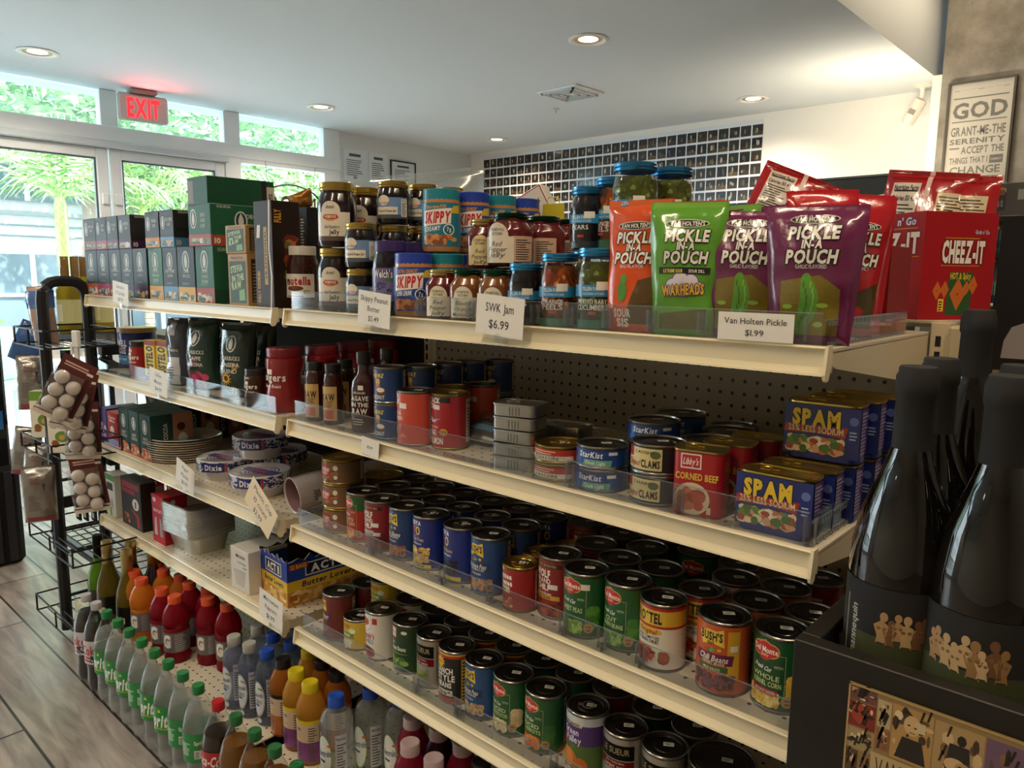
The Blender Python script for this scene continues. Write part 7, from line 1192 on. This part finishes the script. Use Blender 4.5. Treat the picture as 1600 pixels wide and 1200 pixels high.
# pouches and cartons in the baskets, blister packs on the clip strip
gp2 = Art().rect(-.04, .0, .04, .022, '8c3a3c', 1).text('FUN', -.01, .150, .010, '8c4a4a', 2, w=.024, bold=1).text('BAGS', -.01, .138, .008, '8c4a4a', 2, w=.024, bold=1).poly([(.010, .135), (.020, .135), (.015, .105)], '4a2c20', 2).lines(-.032, .045, .008, .10, '6a6668', 9, 1)
K['gray'] = pouch('snack_pouch', .098, .19, '9c9792', gp2, .022, seed=61, wbot=.97, m='foil'); K['beige'] = pouch('snack_pouch', .082, .205, 'b89c8c', Art().rect(-.045, .13, .045, .19, '4a6aa8', 1), .028, seed=62, wbot=.95, m='film'); K['blue'] = pouch('snack_pouch', .12, .16, '2c5490', None, .02, seed=63, wbot=.9, m='film')
def hang(kk, u, v, y, lb, rot): p = ony(u, v, y); K[kk].put(tuple(p), lb, 'snack pouch', rot=rot)
hang('beige', 74, 541, -.10, 'tan and blue snack bag standing in the top wire basket', (0, -.06, .9)); hang('blue', 34, 566, -.06, 'dark blue snack bag hanging behind the top basket', (0, .45, 1.0))
hang('gray', 54, 640, -.14, 'grey foil pouch below the top basket', (0, .03, 1.15)); hang('gray', 38, 742, -.10, 'grey foil pouch farthest left above the floor', (0, .16, 1.0)); hang('gray', 66, 815, -.19, 'grey foil pouch with a red foot, lowest of the pouches', (0, .0, 1.2)); hang('gray', 60, 775, -.12, 'grey foil pouch hidden behind the lowest one', (0, .1, 1.1))
def snackbox(u, v, y, w, h, g, lb):
    p = ony(u, v, y); carton('snack_carton', w, .05, h, 'e0ddd2', Art().rect(0, h*.8, w, h, g, 1).text('Oat', w*.5, h*.72, h*.08, '4a5a7c', 2, w=w*.5, bold=.5).text('Crisps', w*.5, h*.62, h*.08, '4a5a7c', 2, w=w*.7, bold=.5).ell(w*.6, h*.38, w*.3, h*.13, '6a8f44', 1.5).ell(w*.6, h*.36, w*.14, h*.06, 'c8a050', 2).food(w*.1, h*.12, w*.5, h*.32, ['b88048', '8c5c30'], 8, .01, 2, 3), Art().rect(0, h*.8, .05, h, g, 1)).put((p.x, p.y, p.z), lb, 'snack carton', rz=.85)
snackbox(50, 684, -.17, .075, .160, '6f9a3c', 'white and green snack carton in the middle basket'); snackbox(77, 708, -.18, .070, .140, 'e4e0d4', 'white snack carton with a brown bar beside the green topped one')
k = Kit('blister_pack'); b = B(); b.box(-.052, .052, 0, .0012, -.175, 0, 'card', '5a2c28'); b.box(-.056, .056, -.022, .0, -.180, -.176, 'card', 'cfc2b4'); b.box(-.056, .056, -.022, -.021, -.193, -.176, 'card', 'd0c4b6'); Art().rect(-.04, -.022, .03, -.017, 'c8a8a0', 1).rect(-.04, -.030, .04, -.026, 'c8a8a0', 1).rect(.03, -.034, .048, -.026, 'd8d0c8', 1.2).put(b, plane(0, 0, 0), 'card')
k.part('backing_card', b)
for i in range(3):
    for j in range(2):
        b = B(); b.lathe([(0, -.0215), (.011, -.0185), (.0186, -.0107), (.0215, 0), (.0186, .0107), (.011, .0185), (0, .0215)], 'gloss', 'd4cac2', 24); b.xf(0, Matrix.Translation((-.022+.042*j, -.022, -.062-.043*i+(-.018 if j else .0)))); k.part('white_ball', b, label='white ball')
b = B(); b.box(-.046, .044, -.0445, -.044, -.174, -.036, 'thin film'); b.box(.044, .045, -.044, 0, -.174, -.036, 'clear plastic'); b.box(-.046, -.045, -.044, 0, -.174, -.036, 'clear plastic'); k.part('clear_blister', b); K['blis'] = k
for (u, v, y, r_, lb) in ((128, 628, -.190, .0, 'blister pack of six white balls, third from the top'), (131, 712, -.200, -.12, 'blister pack of six white balls, lowest on the strip'), (128, 580, -.220, .26, 'blister pack of six white balls, second from the top'), (128, 564, -.260, .5, 'blister pack of six white balls, topmost and tilted')):
    p = ony(u, v, y); k.put(tuple(p), lb, 'blister pack', rot=(0, r_, .9), scale=.84)
k = Kit('clip_strip'); b = B(); p = ony(119, 570, -.17); b.box(-.014, .014, 0, .012, .05, .10, 'plastic', 'd4d4d2', .003); b.box(-.008, .008, .002, .008, -.36, .05, 'plastic', 'c8c8c6'); b.box(-.02, -.012, .0, .02, .03, .06, 'plastic', 'd4d4d2'); k.part('strip', b); b = B(); b.tube([(0, .0, .01), (0, -.02, .005), (0, -.025, .012)], .003, 'metal', 'b8b8b8', 6); k.part('hook', b); k.put(tuple(p), 'white plastic clip strip holding the blister packs on the rack', 'clip strip', rz=.35)
for i, u in enumerate((122, 133, 146)):
    p = ony(u, 768, .02); k = Kit('hang_tag_pack'); b = B(); b.box(-.022, .022, -.006, 0, -.11, 0, 'gloss', ['20242c', '2c3038', '3a3e48'][i]); Art().rect(-.014, -.10, .008, -.08, 'b8b4a8', 1).rect(-.010, -.05, .010, -.03, '7a7e86', 1).put(b, plane(0, -.006, 0)); k.part('pack', b); k.put(tuple(p), ['black accessory pack behind the lower baskets, left', 'dark accessory pack behind the lower baskets, middle', 'grey accessory pack behind the lower baskets, right'][i], 'accessory pack')
# ---------------------------------------------------------------- wine crate and bottles at the right
k = Kit('wine_crate'); X0, X1, Y0, Y1, ZT, ZB = .078, .62, -.262, .13, .952, .905; BL = '15130f'; c0 = B()
c0.box(X0, X1, Y0, Y0+.018, .12, ZT, 'wood', BL, .001); k.part('front_board', c0, label='black front board'); b = B(); b.box(X0, X0+.018, Y0+.018, Y1, .12, ZT, 'wood', BL, .001); k.part('side_board', b); b = B(); b.box(X1-.018, X1, Y0+.018, Y1, .12, ZT, 'wood', BL, .001); k.part('side_board', b)
b = B(); b.box(X0+.018, X1-.018, Y1-.018, Y1, .12, ZT, 'wood', BL, .001); k.part('rear_board', b); b = B(); b.box(X0+.018, X1-.018, Y0+.018, Y1-.018, ZB-.02, ZB, 'wood', '1c1914'); k.part('inner_floor', b); b = B(); b.box(X0+.02, X1-.02, Y0+.02, Y1-.02, 0, .12, 'matte', '0c0b0a'); k.part('plinth', b)
for y in (-.1,): b = B(); b.box(X0+.018, X0+.03, -.2, .08, .915, .94, 'wood', '241f18'); k.part('inner_rail', b)
k.put((0, 0, 0), 'black wooden wine crate display at the right', 'wine crate')
BG = [(0, .02), (.032, .004), (.042, 0), (.0445, .008), (.0445, .105), (.0435, .13), (.037, .165), (.024, .20), (.0165, .225), (.0148, .24), (.0146, .28)]
def torsos(b, seed, u0, u1, z, cols, R):
    rg = random.Random(seed); A_ = Art().rect(u0-.03, z-.042, u1+.03, z+.003, '3c4220', 1.0); u = u0; i = 0
    while u < u1:
        c = rg.choice(cols); s = rg.uniform(.8, 1.1)*.0085; zz = z+rg.uniform(-.003, .005)
        A_.poly([(u-s*.55, zz), (u+s*.6, zz), (u+s*.42, zz+s*1.1), (u-s*.42, zz+s*1.0)], c, 1.5+i*.03).poly([(u-s*.45, zz+s*.9), (u+s*.45, zz+s*.9), (u+s*.85, zz+s*2.1), (u+s*.3, zz+s*2.5), (u-s*.3, zz+s*2.5), (u-s*.85, zz+s*2.0)], c, 1.52+i*.03).ell(u+rg.uniform(-.2, .2)*s, zz+s*3.1, s*.42, s*.55, c, 1.54+i*.03, 12).ell(u-s*.3, zz+s*1.75, s*.22, s*.2, '7a5a38', 1.55+i*.03, 8).ell(u+s*.3, zz+s*1.75, s*.22, s*.2, '7a5a38', 1.55+i*.03, 8).rect(u-s*.42, zz, u+s*.42, zz+s*.16, '3a2a1a', 1.55+i*.03).rect(u-s*.18, zz+s*2.3, u+s*.18, zz+s*2.8, c, 1.53+i*.03); u += rg.uniform(.005, .009); i += 1
    return A_
def winebottle(seed, u0, txt):
    k = Kit('red_wine_bottle'); b = B(); b.lathe(BG, 'bottle gloss', '0a0807', 48); k.part('bottle_glass', b)
    b = B(); b.lathe([(.0452, .010), (.0452, .102)], 'matte', '191818', 56); A_ = torsos(b, seed, u0, u0+.062, .052, ['8f6c40', 'a8845a', '7a5530', 'b89a6c', '6e4a2c', 'c2a67c'], .0452)
    if txt: A_.text('mannequin', txt, .054, .0075, 'b8b4ac', 3, w=.050, rot=PI/2, bold=.5, it=.15).lines(txt-.011, .02, txt-.008, .085, '8a867e', 1, 2, 1)
    A_.put(b, cyl(.0453, 0, 0), 'matte', cut=.004); k.part('black_label', b, label='matte black label with pale mannequin torsos'); b = B(); b.lathe([(.0165, .222), (.0168, .224), (.0162, .272), (.0178, .275), (.0178, .290), (.0160, .294), (.0160, .2975), (.0150, .299), (0, .2985)], 'matte', '1a1a1b', 40); k.part('neck_foil', b); return k
wA = winebottle(3, -.006, -.034); wB = winebottle(8, -.040, None)
def winepos(kk, u, v, lb, rz, zb=ZB+.0005, yy=None):
    if yy is None: p = onz(u, v, zb+.299)
    else: p = Vector((xof(u, yy, zb+.299), yy, 0))
    kk.put((p.x, p.y, zb), lb, 'wine bottle', rz=rz)
winepos(wA, 1436, 646, 'red wine bottle in front with the word mannequin on its label', .12, yy=-.180); winepos(wA, 1472, 633, 'red wine bottle directly behind the mannequin lettered one', .3, yy=-.082)
winepos(wB, 1580, 664, 'red wine bottle at the right with many pale torsos', .15, yy=-.192); winepos(wB, 1596, 652, 'red wine bottle at the right edge behind the front one', .2, yy=-.095); winepos(wB, 1519, 590, 'red wine bottle rising in the middle of the crate, raised', .3, zb=ZB+.001, yy=.035) if 0 else None
p = Vector((xof(1519, .02, 1.24), .045, 0)); wB.put((p.x, .055, ZB+.045), 'red wine bottle standing raised at the back of the crate', 'wine bottle', rz=.3)
k = Kit('bottle_riser'); b = B(); b.box(-.06, .2, -.045, .045, 0, .044, 'wood', '1b1813'); k.part('block', b); k.put((p.x, .062, ZB+.0006), 'black block raising the rear wine bottle', 'riser')
# collage print on the front of the crate
k = Kit('collage_poster'); b = B(); px = xof(1325, Y0, .9); pz = ony(1327, 1064, Y0-.002).z; W_, H_ = .34, .30; b.box(0, W_, 0, .0015, -H_, 0, 'print', '8f7648'); rg = random.Random(12); A_ = Art()
A_.frame(0, -H_, W_, 0, .0015, 'b89a68', 4)
q_ = .52
for rep in (0, 1):
    o_x = rep*.19; cells = [(.002, -.028, .045, -.002, '6e4440'), (.002, -.075, .045, -.030, '7c2418'), (.047, -.060, .068, -.012, 'b8a47c'), (.070, -.105, .130, -.010, 'b08a50'), (.132, -.130, .200, -.012, 'a88a5c'), (.202, -.13, .255, -.012, '6a5068'), (.002, -.115, .045, -.078, 'a08c64'), (.048, -.10, .068, -.064, '8c5a3c'), (.002, -.16, .022, -.118, '5a4028'), (.024, -.16, .045, -.118, '8a6a40'), (.258, -.13, .34, -.012, '4a3040'), (.002, -.22, .06, -.165, '7a5a38'), (.065, -.25, .15, -.165, '9a7c50'), (.155, -.25, .25, -.14, '6c4c34'), (.255, -.25, .34, -.14, '8c6c44')]
    for (a, c_, d, e_, cc) in cells:
        a, c_, d, e_ = a*q_+o_x, c_*q_, d*q_+o_x, e_*q_
        if d > W_: continue
        A_.rect(a, c_, d, e_, cc, 1)
        for q in range(16): A_.ell(rg.uniform(a+.002, d-.002), rg.uniform(c_+.002, e_-.002), (d-a)*rg.uniform(.04, .13), (e_-c_)*rg.uniform(.04, .13), rg.choice(['2a2018', 'c8ac7c', '1c1612', '7c5c38', 'd8c49c', '3c2a20', '8c3424' if cc == '7c2418' else '5a4630']), 1.5+q*.04, 7)
        for q in range(5): x = rg.uniform(a, d-.004); y = rg.uniform(c_, e_-.006); A_.poly([(x, y), (x+.0015, y), (x+.004, y+.010), (x+.002, y+.010)], '1c1612', 2.3)
A_.ell(.052, -.020, .0065, .009, 'caa878', 2.5).poly([(.044, -.011), (.046, -.005), (.052, -.011)], '1c1612', 2.6).ell(.0495, -.020, .0013, .0008, '1c1612', 3, 8).ell(.0545, -.021, .0013, .0008, '1c1612', 3, 8).rect(.050, -.0265, .0545, -.0258, '5c3020', 3).poly([(.040, -.052), (.064, -.052), (.060, -.032), (.045, -.032)], '1f1a18', 2.6).rect(.054, -.024, .062, -.015, 'c8b488', 2.9).ell(.0105, -.026, .007, .009, '9c3a24', 2.2).ell(.0075, -.0245, .002, .002, '1c1210', 2.5, 8).ell(.013, -.0245, .002, .002, '1c1210', 2.5, 8)
A_.poly([(.076, -.062), (.098, -.062), (.094, -.022), (.080, -.022)], '1f1a1c', 2.4).ell(.085, -.040, .008, .006, 'c8a878', 2.5).ell(.091, -.041, .006, .005, 'b0885c', 2.6).ell(.089, -.041, .002, .002, '1c1210', 2.8, 8).rect(.094, -.038, .104, -.036, '5a4028', 2.7).rect(.022, -.082, .080, -.056, 'b8a072', 3).text('VANDALISM', .052, -.069, .020, '2c2218', 3.5, w=.052, bold=-.1)
A_.put(b, plane(0, 0, 0), 'print'); k.part('print', b); k.put((px, Y0-.0021, pz), 'collage poster fixed to the front of the black crate', 'poster')
# tall black display card behind the bottles
k = Kit('display_card'); b = B(); o = [(.10, 0), (.10, .93), (.078, 1.0), (.062, 1.05), (.082, 1.12), (.098, 1.19), (.103, 1.26), (.1035, 1.372), (.42, 1.372), (.42, 0)]
b.poly([(x, 0, z) for x, z in o], 'card', '100f0f'); b.poly([(x, .006, z) for x, z in o[::-1]], 'card', '100f0f')
for p_, q_ in zip(o, o[1:]+o[:1]): b.poly([(q_[0], 0, q_[1]), (p_[0], 0, p_[1]), (p_[0], .006, p_[1]), (q_[0], .006, q_[1])], 'card', '1a1918')
A_ = Art().rect(.150, 1.26, .175, 1.345, '2c2a2c', 1).poly([(.148, 1.232), (.20, 1.232), (.20, 1.262), (.160, 1.262)], 'b0aaa8', 1).poly([(.118, 1.170), (.175, 1.170), (.175, 1.215), (.150, 1.225), (.128, 1.215), (.120, 1.195)], '8c8684', 1).rect(.110, 1.130, .160, 1.152, '7c6c58', 1).food(.111, 1.131, .159, 1.151, ['2a2420', 'b8a888', 'd0c0a0'], 18, .004, 2, 3).rect(.108, 1.066, .150, 1.118, '242526', 1).ell(.130, 1.095, .010, .018, '4c4f50', 2).rect(.110, 1.025, .148, 1.060, '6a5240', 1).food(.111, 1.026, .147, 1.059, ['c8ac84', '2a201c', '8c6c4c'], 30, .003, 2, 5).rect(.153, 1.04, .2, 1.108, '9a7c54', 1).food(.154, 1.041, .199, 1.107, ['c8a070', '3a2c24', '6a4a6c'], 16, .006, 2, 6)
A_.put(b, plane(0, 0, 0), 'card'); k.part('card', b); k.put((0, .36, 0), 'tall black display card with small pictures behind the wine', 'display card')
k = Kit('red_bin'); b = B(); b.box(0, .10, 0, .10, 0, 1.085, 'plastic', 'a01c24', .004); b.box(-.004, .104, -.004, .104, 1.075, 1.09, 'plastic', 'b82830', .003); k.part('bin_body', b); k.put((xof(1482, .17, 1.05)-.005, .20, 0), 'red bin between the gondola end and the wine bottles', 'bin')
# stock on the shelf unit against the concrete wall
def cans12(x, y, z, n, c1, c2, nm, lb, r=.033, h=.12, m='gloss', cat='can'):
    k = Kit(nm); b = B(); b.lathe([(0, 0), (r*.9, 0), (r, .006), (r, h-.012), (r*.85, h)], m, c1, 18); k.part('can_body', b); b = B(); b.lathe([(r*.85, h), (r*.8, h-.003), (0, h-.003)], 'metal', 'a8a8a4', 18); k.part('lid', b); b = B(); b.lathe([(r+.0004, h*.2), (r+.0004, h*.5)], m, c2, 18); k.part('band', b)
    for i in range(n): k.put((x+i*(2*r+.003), y, z), lb, cat, group=lb)
cans12(-.56, 3.62, 1.42, 14, '7fa4b0', '4a7c94', 'drink_can', 'pale blue drink can in the row on the wall shelf'); cans12(-.56, 3.62, 1.13, 14, 'a8c8b8', '2c5c8c', 'drink_can', 'blue and mint drink can on the lower wall shelf', h=.15)
for i in range(3):
    k = Kit('snack_case'); b = B(); b.box(0, .24, 0, .2, 0, .165, 'card', '5a5048', .004); Art().rect(.02, .03, .14, .12, '2c2420', 1).text('KitKat', .08, .07, .04, 'a8a098', 2, w=.10, bold=1.8).food(.02, .1, .14, .15, ['b87848', '8c5a34', 'd8a878'], 12, .016, 1.5, 2+i).rect(.19, .08, .23, .13, 'b8b4ac', 1).put(b, plane(0, 0, 0), 'card'); k.part('case', b); b = B(); b.box(-.004, .244, -.004, .0, 0, .17, 'thin film'); k.part('shrink_wrap', b); k.put((-.58+i*.27, 3.6, 1.60), ['shrink wrapped snack case at the left of the wall shelf', 'shrink wrapped snack case in the middle of the wall shelf', 'shrink wrapped snack case at the right of the wall shelf'][i], 'snack case')
# candy on a white wire rack right of the gondola end
k = Kit('wire_candy_rack'); b = B(); WC = 'd8d4cc'
for z in (.80, .98, 1.16): b.tube([(-.02, .95, z), (.5, .95, z)], .004, 'enamel', WC, 6); b.tube([(-.02, 1.2, z), (.5, 1.2, z)], .004, 'enamel', WC, 6); b.tube([(-.02, .95, z+.07), (.5, .95, z+.07)], .003, 'enamel', WC, 6)
for i in range(6): x = -.02+i*.1; b.tube([(x, .95, .05), (x, .95, 1.25)], .003, 'enamel', WC, 6)
for i in range(6):
    for z in (.80, .98, 1.16): b.tube([(-.02+i*.1, .95, z), (-.02+i*.1, 1.2, z)], .0025, 'enamel', WC, 5)
k.part('wire_frame', b); b = B(); b.box(-.03, .52, 1.2, 1.21, 0, 1.33, 'enamel', 'b4cfd8'); k.part('back_board', b); b = B(); b.box(-.03, .52, 1.19, 1.2, 1.33, 1.37, 'enamel', 'e4dfd4'); k.part('header_strip', b); k.put((0, 0, 0), 'white wire candy rack behind the gondola end', 'candy rack')
for i, (c, x, z, lb) in enumerate((('a81c3c', .035, 1.163, 'red candy bag uppermost on the wire rack'), ('c83c5c', .04, .983, 'pink and red candy bag on the middle wire shelf'), ('6c8c2c', .05, .803, 'green candy bag low on the wire rack'), ('d8b83a', .15, .983, 'yellow candy bag beside the pink one'), ('8c5ca8', .15, 1.163, 'violet candy bag beside the red one'))):
    K['cd%d' % i] = pouch('candy_bag', .09, .13, c, Art().ell(0, .07, .025, .018, 'e8d8d8', 1).rect(-.04, .02, .04, .035, 'f0e0e0', 1), .02, seed=70+i, wbot=.95); K['cd%d' % i].put((x, 1.03, z+.003), lb, 'candy bag')
